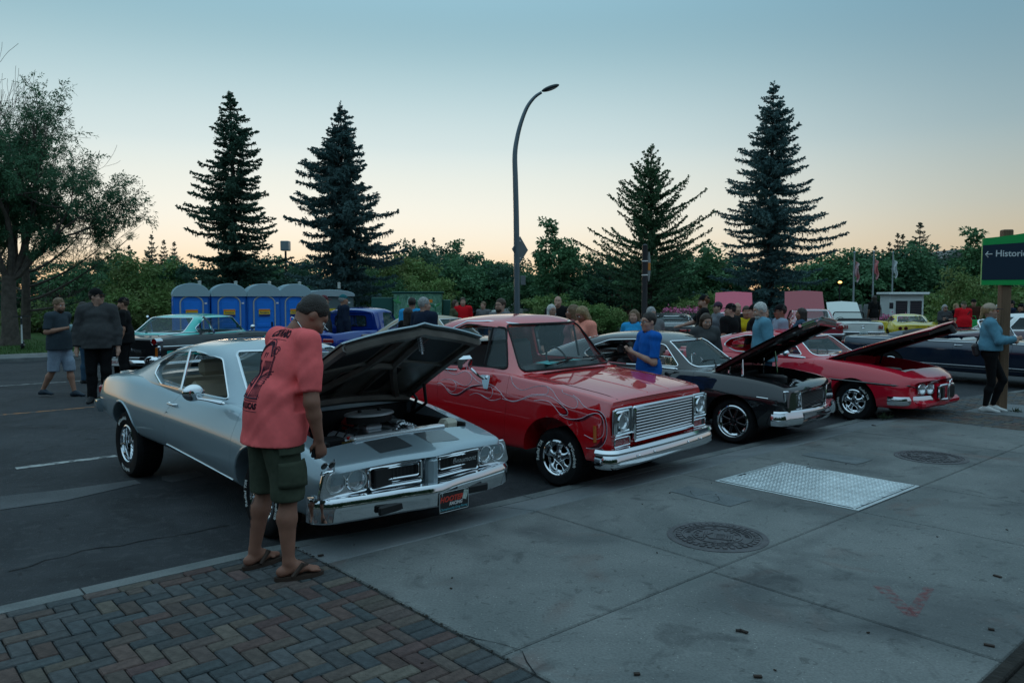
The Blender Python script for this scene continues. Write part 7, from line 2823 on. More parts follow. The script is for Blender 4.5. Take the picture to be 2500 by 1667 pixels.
# behind the pickup
pp('man in bright blue T-shirt seen from behind at the green box', 1006, 18.5, 727, 100, g=1.15, skin=SK_M, top=C_['sky'], bottom=C_['denimd'], shoes=SHOE_B, hairc='dark')
pp('dark-haired woman in black beside the navy jacket man', 998, 15.2, 752, 60, g=.95, skin=SK_M, top=C_['black'], sleeve='short', bottom=C_['black'], shoes=SHOE_B, hair='long', hairc='dark', fem=True)
pp('grey-haired man in navy jacket with his back to the camera', 1036, 14.6, 727, 50, g=1.35, skin=SK_L, top=C_['navy'], sleeve='long', bottom=C_['denimd'], shoes=SHOE_B, hairc='grey', yaw=-20, belly=.03)
pp('man in red jacket behind the beige-roofed car', 1130, 25, 727, -80, g=1.1, skin=SK_L, top=C_['red'], sleeve='long', bottom=C_['denimd'], shoes=SHOE_B, hairc='brown')
pp('long-haired woman beside the red jacket man', 1112, 25, 733, -30, g=.95, skin=SK_L, top=C_['olive2'], bottom=C_['denimd'], shoes=SHOE_B, hair='long', hairc='brown', fem=True)
pp('short man whose head shows over the beige-roofed car', 1180, 26, 737, -120, g=1.0, skin=SK_L, top=C_['grey'], bottom=C_['denimd'], shoes=SHOE_B, hairc='sandy')
pp('man with glasses and goatee in grey T-shirt behind the red pickup', 1222, 15.4, 730, -130, g=1.2, skin=SK_L, top=C_['grey'], bottom=C_['denimd'], shoes=SHOE_B, hairc='brown', beard='brown', glasses='clear')
pp('bald man in black hoodie touching his chin', 1362, 19, 723, -100, g=1.2, skin=SK_L, top=C_['black'], sleeve='long', bottom=C_['denimd'], shoes=SHOE_B, hair='bald', Rr=((.1, -.25, 1.2), (.16, -.06, 1.48)), hood=True)
pp('white-haired woman with glasses beside the bald man in black hoodie', 1347, 17, 744, -60, g=1.0, skin=SK_L, top=C_['black'], sleeve='long', bottom=C_['black'], shoes=SHOE_B, hair='bob', hairc='white', glasses='clear', fem=True)
pp('long-haired woman in mauve tank top seen from the side', 1398, 13.4, 745, 175, g=1.05, skin=SK_T, top=C_['mauve'], sleeve='tank', bottom=C_['denimd'], shoes=SHOE_W, hair='long', hairc='sandy', fem=True, h=.015)
pp('blond woman in peach sweater looking down', 1428, 13.0, 747, -150, g=1.15, skin=SK_T, top=C_['peach'], sleeve='long', bottom=C_['denimd'], shoes=SHOE_W, hair='bob', hairc='blond', fem=True, nod=30, h=.015)
pp('woman with blond bob in blue jacket behind the black coupe', 1548, 14.5, 757, -115, g=1.0, skin=SK_L, top=C_['sky'], sleeve='long', bottom=C_['denimd'], shoes=SHOE_B, hair='bob', hairc='sandy', fem=True)
pp('balding man in grey hoodie behind the man in blue polo', 1588, 14.8, 750, -70, g=1.25, skin=SK_L, top=C_['grey'], sleeve='long', bottom=C_['denimd'], shoes=SHOE_B, hair='short', hairc='grey', hood=True, glasses='clear', nod=12)
# the man in the blue polo
bp_ = pp('young man with glasses in royal blue polo holding a phone', 1585, 10.3, 764, 198, g=1.0, skin=SK_L, top=C_['royal'], bottom=C_['black'], shoes=SHOE_B, hairc='dark', glasses='clear', Rr=((.10, -.24, 1.12), (.27, -.10, 1.24)), L=((.06, .25, 1.10), (.26, .03, 1.23)), nod=3, h=.010, fingers=True, curlL=1.0, curlR=1.0, hem=.93, yaw=4)
o = held('phone', 'dark phone held by the young man in royal blue polo', 'phone', bp_, (.36, -.03, 1.27))
MB().box((0, 0, 0), (.012, .075, .15), .006, rotm(y=35)).build('case', BLACKP, o)
MB().box((-.007, 0, .004), (.002, .068, .135), .001, rotm(y=35)).build('screen', mat('phone_screen', (.02, .03, .035), .1), o)
kk, hdq = bp_['k'], bp_['hd']
MB().tube([tuple(hdq((-.005 + .075 * math.cos(a), .072 * math.sin(a), 1.495)) * kk) for a in np.linspace(.5, 5.78, 20)], .016 * kk, 6).build('collar', C_['royald'], bp_['top'])
MB().lathe([(.145, .955), (.150, .965), (.150, .995), (.145, 1.0)], n=24).build('belt', BLACKP, bp_['bottom'])
# between black and crimson coupes
pp('woman with brown hair in dark hoodie looking down beside the black coupe', 1722, 12.8, 762, -85, g=1.1, skin=SK_L, top=C_['char'], sleeve='long', hood=True, bottom=C_['denimd'], shoes=SHOE_B, hair='long', hairc='brown', fem=True, nod=22, h=.015, H=1.66)
pp('tall man in black cap and black shirt pointing left', 1718, 17, 722, 172, g=1.2, skin=SK_L, top=C_['black'], bottom=C_['denimd'], shoes=SHOE_B, hairc='ginger', cap=C_['black'], beard='ginger', Rr=((.18, -.22, 1.22), (.40, -.16, 1.16)))
pp('person in plum cap and grey top behind the tall man', 1752, 18.5, 738, 190, g=1.0, skin=SK_L, top=C_['plaid'], sleeve='short', bottom=C_['denimd'], shoes=SHOE_B, hairc='dark', cap=mat('cloth_plum', (.05, .02, .045), .8), brim=mat('cloth_plum', (.05, .02, .045), .8), fem=True)
bk = pp('man in black cap with printed black T-shirt seen from behind', 1783, 15.6, 742, 130, g=1.3, skin=SK_L, top=C_['black'], bottom=C_['denimd'], shoes=SHOE_B, hairc='dark', cap=C_['black'], yaw=40)
pp('bald man in black shirt facing the camera', 1800, 17, 739, -95, g=1.15, skin=SK_L, top=C_['black'], bottom=C_['denimd'], shoes=SHOE_B, hair='bald')
pp('woman in bright yellow T-shirt between the bald man and denim man', 1822, 16.2, 748, -100, g=1.05, skin=SK_M, top=C_['yellow'], bottom=C_['denimd'], shoes=SHOE_B, hair='short', hairc='brown', fem=True)
pp('person in black cap behind the grey-haired denim man', 1841, 14.8, 744, 160, g=1.1, skin=SK_L, top=C_['black'], bottom=C_['denimd'], shoes=SHOE_B, hairc='dark', cap=C_['black'])
pp('grey-haired bearded man in denim shirt beside the crimson coupe', 1868, 12.7, 753, 172, g=1.25, skin=SK_L, top=C_['denim'], sleeve='long', bottom=C_['denimd'], shoes=SHOE_B, hairc='white', beard='white', nod=14, h=.013, fingers=True, H=1.84, lean=4, L=((-.02, .27, 1.12), (.06, .28, .87)))
pp('curly-haired child-height person behind the denim man', 1866, 17.2, 751, -80, g=.95, skin=SK_L, top=C_['denimd'], sleeve='long', bottom=C_['denimd'], shoes=SHOE_B, hair='bob', hairc='ginger', fem=True)
pp('man in black cap and pale grey T-shirt facing left', 1905, 14.2, 744, 178, g=1.15, skin=SK_T, top=C_['ltblue'], bottom=C_['denimd'], shoes=SHOE_B, hairc='dark', cap=C_['black'], glasses='clear')
pp('dark-haired woman in dark blue jacket by the maroon saloon', 1955, 16.5, 753, 170, g=1.0, skin=SK_T, top=C_['denimd'], sleeve='long', bottom=C_['denimd'], shoes=SHOE_B, hair='long', hairc='dark', fem=True)
# far right
pp('curly-haired woman in black top and floral skirt by the flag pole', 2133, 36, 727, 100, g=1.05, skin=SK_D, top=C_['black'], bottom=mat('floral_cloth', (.04, .03, .035), .8, col2=(.42, .28, .26), vscale=14, var=.3), legs='skirt', shoes=SHOE_B, hair='long', hairc='dark', fem=True, H=1.95)
pp('woman in grey hoodie with arms folded left of the red shirt man', 2306, 28, 744, -95, g=1.05, skin=SK_L, top=C_['char'], sleeve='long', hood=True, bottom=C_['black'], legs='shorts', shoes=SHOE_W, hair='long', hairc='grey', fem=True, glasses=GLS, L=A_FOLD_L, Rr=A_FOLD_R)
pp('blond woman in black tank top and jeans behind the red shirt man', 2334, 29, 741, -80, g=.95, skin=SK_L, top=C_['black'], sleeve='tank', bottom=C_['denim'], shoes=SHOE_W, hair='long', hairc='blond', fem=True)
rd = pp('man in red T-shirt and olive cap with a shoulder strap', 2352, 27.5, 736, -95, g=1.3, skin=SK_L, top=C_['red'], bottom=C_['denim'], shoes=SHOE_B, hairc='grey', cap=C_['olive2'], belly=.06)
MB().tube([(.13, .16, 1.40), (.16, .0, 1.22), (.15, -.14, 1.05)], .018, 6).build('shoulder_strap', BLACKP, rd['root'])
bt = pp('tall man in brown T-shirt with a green bag behind the red shirt man', 2376, 28.5, 731, -110, g=1.15, skin=SK_M, top=C_['brown'], bottom=C_['black'], shoes=SHOE_B, hairc='dark', cap=C_['black'])
o = held('tote_bag', 'bright green bag held by the tall man in brown', 'bag', bt, (.17, -.05, .88))
MB().box((0, 0, 0), (.10, .36, .32), .02).build('bag_body', mat('green_bag', (.02, .42, .10), .7), o)
MB().tube([(0, -.12, .15), (0, -.08, .30), (0, .08, .30), (0, .12, .15)], .012, 5).build('bag_handle', mat('green_bag', (.02, .42, .10), .7), o)
pp('man in black cap at the right edge behind the convertible', 2468, 27, 734, 170, g=1.2, skin=SK_M, top=C_['navy'], bottom=C_['black'], shoes=SHOE_B, hairc='dark', cap=C_['black'])
pp('person in dark cap lower at the right edge', 2492, 25.5, 742, 180, g=1.2, skin=SK_M, top=C_['black'], bottom=C_['black'], shoes=SHOE_B, hairc='dark', cap=C_['black'])
# the woman leaning on the sign post
CAPT = cloth('cap_beige', (.42, .33, .25))
ORANGE = mat('orange_lens', (.60, .10, .01), .1, coat=1)
wl = pp('blond woman in denim jacket, black leggings and trucker cap at the signpost', 2420, 12.35, 750, -28, g=1.08, skin=SK_L, top=C_['denim'], sleeve='long', bottom=C_['black'], legs='tights', shoes=SHOE_W, hair='tail', hairc='blond', cap=CAPT, brim=C_['navy'], glasses=ORANGE, fem=True, z=.10, h=.011, fingers=True, H=1.72,
	L=((.10, .24, 1.20), (.30, -.02, 1.16)), Rr=((.10, -.24, 1.16), (.33, -.10, 1.20)), hem=1.0, lean=-2, yaw=8, kl=((.20, .08, .52), (.06, .10, .085), -5), kr=((.03, -.08, .49), (-.05, -.09, .085), -10), wr=.010, curlL=1.1, curlR=1.1)
kk, hdq = wl['k'], wl['hd']
MB().box(tuple(hdq((.095, 0, 1.72)) * kk), (.01, .05, .035), .003).build('cap_badge', WHITEP, wl['root'])
o = held('shoulder_bag', 'dark shoulder bag behind the woman in denim jacket', 'bag', wl, (-.20, .02, 1.0))
MB().box((0, 0, 0), (.10, .26, .20), .03, rotm(y=-12)).build('bag_body', mat('dark_bag', (.03, .025, .028), .6), o)
MB().tube([(0, .1, .08), (.10, .10, .38), (.2, .02, .46)], .010, 5).build('bag_strap', mat('dark_bag', (.03, .025, .028), .6), o)
# ---- the other cars of the show
def template(P, wb=2.9, fo=.85, ro=1.15, w=.93, zs=.92, roof=1.38, low=.28, ws=-.55, wst=-1.15, rt=-2.1, rb_=-2.75, fin=0.0, roof_paint=None, soft=False, nose=.06, glass=GLASS, n=26, wscale=1.0):
	x0, x1 = -wb - ro, fo
	S = dict(paint=P, x0=x0, x1=x1, n=n,
		zb=[(x0, low + .12), (x0 + .5, low + .04), (0, low), (x1, low + .06)],
		w=[(x0, w - .08), (x0 + .6, w), (x1 - .5, w), (x1, w - .06)],
		zc=[(x0, zs - .22), (0, zs - .26), (x1, zs - .30)],
		zs=[(x0, zs - .02 + fin), (-wb, zs + .02 + fin * .6), (-1.6, zs), (-.5, zs - .01), (.2, zs - .05), (x1, zs - .13)],
		zt=[(x0, zs), (-wb, zs + .04), (-1.6, zs + .03), (-.5, zs + .02), (.2, zs - .01), (x1, zs - .10)],
		tum=[(x0, .06), (-wb, .10), (x1, .07)], rs=[(x0, .05), (x1, .05)],
		deform=both(front_deform(x1, .4, nose, -.06, .5), tail_deform(x0, .4, .05, .05, .6)),
		arches=[(0, .31, .36), (-wb, .32, .36)], cabin=(rb_ + .25, ws - .30, w - .23, low + .04),
		glass=glass)
	if roof_paint:
		S['roof_paint'] = roof_paint
	if not soft:
		zb = zs
		S['house'] = dict(x0=rb_ - .35, x1=ws + .10, xm=wst - .05, xm2=rt + .1,
			zr=[(rb_ - .35, zb + .03), (rb_, zb + .20), (rt - .05, roof - .03), ((rt + wst) / 2, roof), (wst, roof - .04), ((wst + ws) / 2, (roof + zb) / 2 + .03), (ws + .10, zb + .02)],
			zbelt=[(rb_ - .35, zb + .01), (ws + .1, zb - .005)],
			yb=[(rb_ - .35, w - .22), (-1.6, w - .12), (ws + .1, w - .24)], yr=[(rb_ - .35, w - .32), (-1.6, w - .29), (ws + .1, w - .33)], rr=.09, crown=.06,
			side=[[(ws - .20, zb + .03), (wst - .02, roof - .10), (rt + .1, roof - .10), (rt - .38, zb + .17), (rt - .30, zb + .03)]],
			front=[(-(w - .28), zb + .03), (w - .28, zb + .03), (w - .40, roof - .09), (-(w - .40), roof - .09)],
			rear=[(-(w - .34), zb + .07), (w - .34, zb + .07), (w - .42, roof - .09), (-(w - .42), roof - .09)])
	return S
STEELW = dict(spokes=5, dish=.04, tw=.05, rw=.03, cone=.01, bulge=.01)
def finish(C, S, seats=VINYL_B, wheel_r=.32, front=True, tails='block', style=STEELW, rear_z=.52, front_z=.46, tail_m=REDL):
	root = C['root']
	wb = -S['arches'][1][0]
	w = S['w'][1][1]
	for x in (0, -wb):
		for sg in (-1, 1):
			wheel_parts(root, (x, sg * (w - .14), wheel_r), wheel_r, .20, .19, sg, style)
	x0, x1 = S['x0'], S['x1']
	cb = S['cabin']
	for y in (-.36, .36):
		seat(root, cb[1] - .75, y, .52, seats, .46, False, .42)
	MB().box((cb[0] + .14, 0, .66), (.18, 1.25, .42), .05, rotm(y=-15)).build('rear_bench', seats, root)
	MB().box((cb[1] + .02, 0, S['zs'][3][1] - .08), (.22, 1.3, .14), .04).build('dashboard', seats, root)
	steering(root, cb[1] - .26, .36, S['zs'][3][1] - .02)
	obj('front_bumper', sweep([(a, z * .8) for a, z in BUMP_P], [(x + .02, y, front_z) for x, y, z in bumper_path(x1, w - .01, .2, .16, S.get('nose', .06))]), CHROME, root)
	pth = [(-x - .02, y, rear_z) for x, y, z in bumper_path(-x0, w - .03, .2, .16, .05)]
	obj('rear_bumper', sweep([(-a, z * .8) for a, z in BUMP_P][::-1], pth), CHROME, root)
	zf = S['zs'][-1][1] - .13
	if front:
		MB().box((x1 - .01, 0, zf - .02), (.05, w, .14), .01).build('grille', GRILLE, root)
		MB().tube([(x1 + .022, a, b) for a, b in rpoly([(-w * .5, zf - .10), (w * .5, zf - .10), (w * .5, zf + .06), (-w * .5, zf + .06)], .02, 3)], .012, 5, closed=True).build('grille_surround', CHROME, root)
		for sg in (-1, 1):
			lamp(root, (x1 - .02, sg * (w - .2), zf), .08)
	zr = S['zs'][0][1] - .17
	if tails == 'block':
		for sg in (-1, 1):
			MB().box((x0 + .02, sg * (w - .26), zr), (.06, .30, .11), .02).build('tail_light', tail_m, root)
	return root
def hood_up(C, S, ang, m=None, length=1.15, hinge=None):
	zs = S['zs'][3][1]
	x = (S['cabin'][1] + .42) if hinge is None else hinge
	w = S['w'][1][1] - .18
	return bonnet(C['root'], (x, zs + .02), length, w, w - .05, ang, m or S['paint'], UNDERH, .03, .03, .03, latch=False, holes=False)[0]
# teal and black two-tone saloon on the far lane
TEALP = paint('teal_paint', (.02, .52, .46), .2, .35, 1.0)
BLKS = paint('satin_black_paint', (.014, .015, .017), .2, .42, .5)
S = template(BLKS, 3.1, .95, 1.45, 1.0, .99, 1.50, .30, -.62, -1.2, -2.55, -3.15, .0, TEALP)
C = make_car(S, 'two_tone_saloon', 'teal-roofed black 1950s saloon seen from behind at the left', (-7.86, 22.0, R(78)))
root = finish(C, S, VINYL_B, .34, True, None)
for sg in (-1, 1):
	pts = on_side(S, [(-4.4 + .15 * i, .80 - .004 * i) for i in range(22)], .003, sg)
	MB().tube(pts, .016, 5).build('chrome_spear', CHROME, root)
	pts2 = [(-4.3 + .2 * i, .70 - .003 * i) for i in range(16)]
	v = on_side(S, pts2, .004, sg) + on_side(S, [(a, b - .13) for a, b in pts2[::-1]], .004, sg)
	q = len(pts2)
	obj('side_panel', mesh('sp', v, [(i, i + 1, 2 * q - 2 - i, 2 * q - 1 - i) for i in range(q - 1)]), TEALP, root)
	o = MB().lathe([(.001, .03), (.06, .03), (.075, 0), (.08, .22), (.05, .26)], (-4.60, sg * .84, .92), 'X', 20).build('tail_light', CHROME, root)
	MB().lathe([(.001, -.004), (.055, -.002), (.06, .01)], (-4.585, sg * .84, .92), 'X', 18).build('lens', REDL, o)
	MB().box((-4.50, sg * .88, .70), (.10, .10, .26), .03).build('tail_lamp_housing', CHROME, root)
	MB().box((-4.555, sg * .87, .69), (.02, .06, .20), .01).build('reverse_lamp', AMBER, root)
	MB().tube([(-4.5, sg * .90, 1.05), (-3.6, sg * .89, 1.08), (-2.6, sg * .88, 1.06)], .014, 5).build('fin_trim', CHROME, root)
	pts = on_side(S, [(-.1 + .12 * i, .80 - .01 * i) for i in range(7)], .006, sg)
	MB().tube(pts, .05, 6).build('fender_flash', TEALP, root)
MB().box((-4.62, 0, .44), (.16, 1.9, .13), .05).build('bumper_bar', CHROME, root)
for sg in (-1, 1):
	MB().ell((-4.62, sg * .80, .50), (.12, .18, .12), 16, 10).build('bumper_pod', CHROME, root)
o = MB().box((-4.715, 0, .46), (.01, .32, .16), .004).build('number_plate', WHITEP, root)
text_obj('plate_text', 'EAU-923', .085, (-4.722, 0, .46), (R(90), 0, R(-90)), mat('plate_red2', (.35, .03, .03), .5), o, .001, bold=.002)
text_obj('boot_script', 'Monarch', .10, (-4.59, -.45, .72), (R(90), 0, R(-90)), CHROME, root, .003, shear=.4)
for i in range(5):
	MB().box((-4.56, .55 - .2 * i, .74), (.02, .02, .04), .005).build('boot_letter', CHROME, root)
mirror(root, (-.75, -.95, 1.02), (-.85, -1.08, 1.12), (.08, .06, .06))
for sg in (-1, 1):
	pts = []
	for i in range(9):
		a = i / 8
		pts.append((-2.35 - .3 * a, sg * (.89 - .12 * a), 1.02 + .42 * math.sin(a * 1.4)))
	MB().tube(pts, .03, 6).build('rear_pillar_trim', CHROME, root)
# deep blue pickup seen from behind
BLUEP = paint('deep_blue_paint', (.004, .035, .26), .15, .35, 1.0)
S = template(BLUEP, 2.9, .85, 1.2, .93, 1.02, 1.62, .30, -.50, -.75, -1.55, -1.75)
S['house'].update(x0=-1.95, x1=-.42, xm=-.85, xm2=-1.8,
	zr=[(-1.95, 1.56), (-1.7, 1.615), (-1.3, 1.63), (-.9, 1.58), (-.78, 1.50), (-.42, 1.05)], zbelt=[(-1.95, 1.0), (-.42, 1.01)], yb=[(-1.95, .86), (-.42, .80)], yr=[(-1.95, .72), (-.42, .68)],
	side=[[(-.70, 1.06), (-.84, 1.47), (-1.45, 1.49), (-1.55, 1.06)]], rear=[(-.50, 1.12), (.50, 1.12), (.48, 1.40), (-.48, 1.40)], front=[(-.68, 1.06), (.68, 1.06), (.56, 1.47), (-.56, 1.47)])
S['cabin'] = (-1.88, -.68, .74, .40)
S['cuts'] = [box_mesh(-3.95, -2.05, -.78, .78, .62, 2)]
S['trim'] = False
S['wtrim'] = BLACKP
cr_ = Vector((X(858, 21.5), 21.5, 0))
hd_ = R(70)
C = make_car(S, 'blue_pickup', 'deep blue vintage pickup with a toy roadster in its bed', (cr_.x + 1.9 * math.cos(hd_), cr_.y + 1.9 * math.sin(hd_), hd_), 'pickup truck')
root = finish(C, S, VINYL_B, .33)
for p_ in ([(-.72, 1.06), (.72, 1.06), (.70, 1.50), (-.70, 1.50)],):
	MB().tube([(-1.968, a, b) for a, b in rpoly(p_, .12, 4)], .012, 5, closed=True).build('cab_crease', BLUEP, root)
MB().box((-2.95, 0, .63), (1.9, 1.5, .02)).build('bed_floor', BLACKP, root)
mirror(root, (-.82, -.90, 1.10), (-.90, -1.05, 1.40), (.03, .07, .09))
# toy roadster standing in the bed
toy = thing('toy_roadster', 'small blue toy roadster with whitewall wheels in the pickup bed', 'toy car', C['root'].matrix_world @ Vector((0, 0, 0)), 0)
bpy.context.view_layer.update()
Mw = Matrix.Translation(Vector(C['root'].location)) @ Matrix.Rotation(hd_, 4, 'Z')
toy.location = Mw @ Vector((-2.95, .22, .64))
toy.rotation_euler = (0, 0, hd_ + R(-80))
mb = MB()
st_ = []
for x, w_, z_ in ((-.45, .12, .30), (-.3, .20, .42), (-.05, .22, .46), (.1, .20, .36), (.4, .13, .30), (.48, .10, .28)):
	st_.append((x, section([(0, .10, 0), (w_, .10, .04), (w_, z_ - .03, .06), (0, z_, 0)])))
bod = boolean(loft(st_), [MB().ell((-.08, 0, .50), (.16, .15, .20), 16, 10).mesh('c')])
obj('toy_body', bod, BLUEP, toy)
for x in (-.30, .30):
	for sg in (-1, 1):
		o = MB().lathe([(.06, -.025), (.13, -.028), (.14, 0), (.13, .028), (.06, .025)], (x, sg * .25, .14), 'Y', 20).build('toy_wheel', RUBBER, toy)
		MB().lathe([(.11, sg * .030), (.05, sg * .034), (.02, sg * .04), (.001, sg * .04)], (x, sg * .25, .14), 'Y', 18).build('whitewall', WHITEP, o)
		MB().ell((x, sg * .29, .14), (.035, .02, .035), 10, 6).build('hub_cap', CHROME, o)
mb = MB()
ring = [(.02 + .03 * math.sin(a), .10 * math.cos(a), .52 + .10 * math.sin(a)) for a in np.linspace(0, 6.283, 17)[:-1]]
mb.tube(ring, .010, 5, closed=True)
mb.tube([(.02, -.1, .52), (.02, .1, .52)], .008, 4).tube([(.02, 0, .52), (.14, 0, .40)], .010, 5)
mb.build('steering_wheel', WHITEP, toy)
# car with the beige roof behind the red pickup
S = template(paint('bronze_paint', (.10, .05, .03), .4, .35), 2.95, .85, 1.2, .93, .93, 1.45, .30, -.6, -1.15, -2.2, -2.85, 0, mat('beige_roof', (.40, .33, .24), .6))
C = make_car(S, 'beige_roof_saloon', 'saloon with a beige roof mostly hidden behind the red pickup', (X(1190, 19.5), 19.5, R(-28)))
finish(C, S)
# silver-framed open roadster behind the women
S = template(paint('dark_olive_paint', (.02, .022, .018), .4, .3), 2.6, .8, 1.0, .85, .88, 1.3, .28, -.5, -1.0, -1.8, -2.3, soft=True)
C = make_car(S, 'open_roadster', 'dark open roadster with chrome windscreen frame behind the peach sweater woman', (X(1500, 18.5), 18.5, R(-38)))
root = finish(C, S)
ws_ = rpoly([(-.62, .88), (.62, .88), (.54, 1.28), (-.54, 1.28)], .08, 4)
def ws_pt(y, z):
	return (-.55 - (z - .88) * .7 - .25 * (y / .62) ** 2, y, z)
MB().tube([ws_pt(a, b) for a, b in ws_], .018, 6, closed=True).build('windshield_frame', CHROME, root)
obj('windshield', mesh('g', [ws_pt(a, b) for a, b in ws_], [tuple(range(len(ws_)))], False), GLASS, root)
# modern dark coupe with rear wing and red lamps
S = template(paint('gunmetal_paint', (.05, .055, .06), .7, .3), 2.8, .85, .95, .94, .98, 1.36, .26, -.5, -1.25, -2.1, -2.9)
C = make_car(S, 'winged_coupe', 'grey modern coupe with black rear wing and red tail lamps', (X(1640, 28.2), 28.6, R(80)))
root = finish(C, S, tails=None)
for sg in (-1, 1):
	for k_ in (0, 1):
		MB().box((S['x0'] + .02, sg * (.34 + .26 * k_), .84), (.05, .22, .07), .015).build('tail_light', REDL, root)
	MB().box((S['x0'] + .25, sg * .62, 1.09), (.10, .03, .16), .01).build('wing_strut', BLACKP, root)
MB().box((S['x0'] + .20, 0, 1.17), (.22, 1.62, .03), .012).build('rear_wing', BLACKP, root)
for k_ in range(7):
	MB().box((-2.35 - .11 * k_, 0, 1.345 - .045 * k_), (.09, 1.05, .012), .003, rotm(y=-12)).build('window_slat', BLACKP, root)
# pink car with bonnet up, behind the crowd
ROSE = paint('rose_paint', (.58, .05, .11), .3, .35)
S = template(ROSE, 2.9, .85, 1.15, .93, .93, 1.40, .28)
C = make_car(S, 'rose_coupe', 'rose-coloured coupe with bonnet raised behind the crowd', (X(1790, 31.0), 31.0, R(74)))
finish(C, S)
hood_up(C, S, 62, None, 1.3)
# dark red saloon, rear towards the camera, bonnet up
S = template(paint('maroon_paint', (.30, .012, .028), .3, .32), 3.0, .9, 1.15, .98, .98, 1.47, .30, -.55, -1.15, -2.35, -2.95)
dR = R(76)
C = make_car(S, 'maroon_saloon', 'maroon 1960s saloon with round tail lamps and raised bonnet', (X(1996, 28.5) + 4.15 * math.cos(dR), 28.5 + 4.15 * math.sin(dR), dR))
root = finish(C, S, tails=None)
for sg in (-1, 1):
	o = MB().lathe([(.001, -.03), (.11, -.02), (.13, .03)], (S['x0'] + .02, sg * .80, .80), 'X', 6).build('tail_light', CHROME, root)
	MB().lathe([(.001, -.04), (.085, -.03), (.095, -.01)], (S['x0'] + .01, sg * .80, .80), 'X', 16).build('lens', REDL, o)
MB().tube([(S['x0'] - .01, -.62, .76), (S['x0'] - .015, .62, .76)], .014, 5).build('boot_trim', CHROME, root)
for y in (-.30, -.1, .1, .30):
	MB().box((S['x0'] - .005, y, .83), (.02, .06, .025), .005).build('boot_letter', CHROME, root)
hood_up(C, S, 58, None, 1.35)
# white convertible
CREAM = paint('white_car_paint', (.62, .66, .62), .0, .35)
S = template(CREAM, 2.74, .78, 1.0, .87, .90, 1.28, .28, soft=True)
dR = R(78)
C = make_car(S, 'white_convertible', 'white convertible with triple tail lamps and its top down', (X(2108, 30.5) + 3.74 * math.cos(dR), 30.5 + 3.74 * math.sin(dR), dR))
root = finish(C, S, tails=None, rear_z=.50)
for sg in (-1, 1):
	for k_ in range(3):
		MB().box((S['x0'] + .0, sg * (.58 + .06 * k_), .72), (.05, .035, .15), .01).build('tail_light', REDL, root)
o = MB().box((S['x0'] - .09, 0, .47), (.01, .30, .15), .003).build('number_plate', mat('plate_pale', (.5, .6, .6), .5), root)
text_obj('plate_text', 'E-410', .08, (S['x0'] - .097, 0, .47), (R(90), 0, R(-90)), C_['denimd'], o, .001)
MB().lathe([(.03, 0), (.05, -.012), (.06, 0)], (S['x0'] - .015, 0, .73), 'X', 14).build('fuel_cap', CHROME, root)
ws_ = rpoly([(-.66, .90), (.66, .90), (.58, 1.25), (-.58, 1.25)], .06, 4)
MB().tube([ws_pt(a, b) for a, b in ws_], .024, 6, closed=True).build('windshield_frame', BLACKP, root)
obj('windshield', mesh('g', [ws_pt(a, b) for a, b in ws_], [tuple(range(len(ws_)))], False), GLASS, root)
MB().box((-2.15, 0, .95), (.34, 1.3, .14), .06).build('folded_top', BLACKP, root)
hood_up(C, S, 40, None, 1.2)
# yellow sports car with flared wings, one door open
YEL = paint('yellow_paint', (.62, .46, .01), .0, .3)
S = template(YEL, 2.5, .95, .85, .88, .84, 1.22, .24, -.55, -1.1, -1.75, -2.2)
S['zs'] = [(S['x0'], .80), (-2.5, .95), (-1.7, .84), (-.8, .82), (0, .90), (S['x1'], .66)]
S['w'] = [(S['x0'], .80), (-2.5, .94), (-1.4, .84), (0, .93), (S['x1'], .80)]
dR = R(74)
C = make_car(S, 'yellow_sports_car', 'yellow sports car with flared wings and round tail lamps', (X(2240, 30.0) + 3.3 * math.cos(dR), 30.0 + 3.3 * math.sin(dR), dR))
root = finish(C, S, tails=None, rear_z=.46)
for y in (-.60, -.40, .40, .60):
	o = MB().lathe([(.001, -.012), (.062, -.008), (.07, .02)], (S['x0'] + .0, y, .69), 'X', 16).build('tail_light', mat('dark_red_lens', (.06, .008, .008), .2), root)
MB().box((-.95, .98, .66), (.95, .09, .48), .04, rotm(z=38)).build('open_door', YEL, root)
for i in range(11):
	MB().tube([(-2.62, -.5 + .1 * i, .935), (-2.68, -.46 + .1 * i, .925), (-2.62, -.42 + .1 * i, .93)], .010, 4).build('deck_script', BLACKP, root)
# long navy convertible parked past the crimson coupe
NAVY = paint('navy_paint', (.008, .018, .040), .3, .3)
S = template(NAVY, 3.2, .95, 1.32, .99, .97, 1.32, .26, -.75, -1.2, -2.2, -2.7, soft=True, n=34)
S['cabin'] = (-2.75, -1.0, .78, .30)
S['doors'] = [[(-1.78, .34), (-.58, .34), (-.58, 1.1), (-1.78, 1.1)]]
S['zc'] = [(S['x0'], .80), (0, .78), (S['x1'], .72)]
C = make_car(S, 'navy_convertible', 'long navy convertible with white seats behind the signpost woman', (11.59, 16.33, R(-55)))
root = finish(C, S, VINYL_W, .335)
for sg in (-1, 1):
	for zz, r_ in ((.93, .012), (.42, .013), (.37, .010)):
		MB().tube(on_side(S, [(-4.3 + .2 * i, zz - .0 * i) for i in range(26)], .004, sg), r_, 5).build('side_trim', CHROME, root)
	handle(C['doors'][sg][0], (-1.66, on_side(S, [(-1.66, .86)], 0, sg)[0][1], .86), .16, CHROME, sg)
	MB().box((-1.75, sg * .80, .88), (1.3, .04, .16), .01).build('door_card', VINYL_W, root)
mb = MB().ell((-2.95, 0, 1.0), (.42, .70, .17), 24, 12)
mb.build('folded_top', mat('black_canvas', (.012, .014, .018), .7, bump=.4, bscale=20), root)
MB().ell((-3.25, -.05, .98), (.40, .72, .13), 24, 12).build('top_cover', mat('navy_cover', (.05, .075, .10), .45, bump=.3, bscale=15), root)
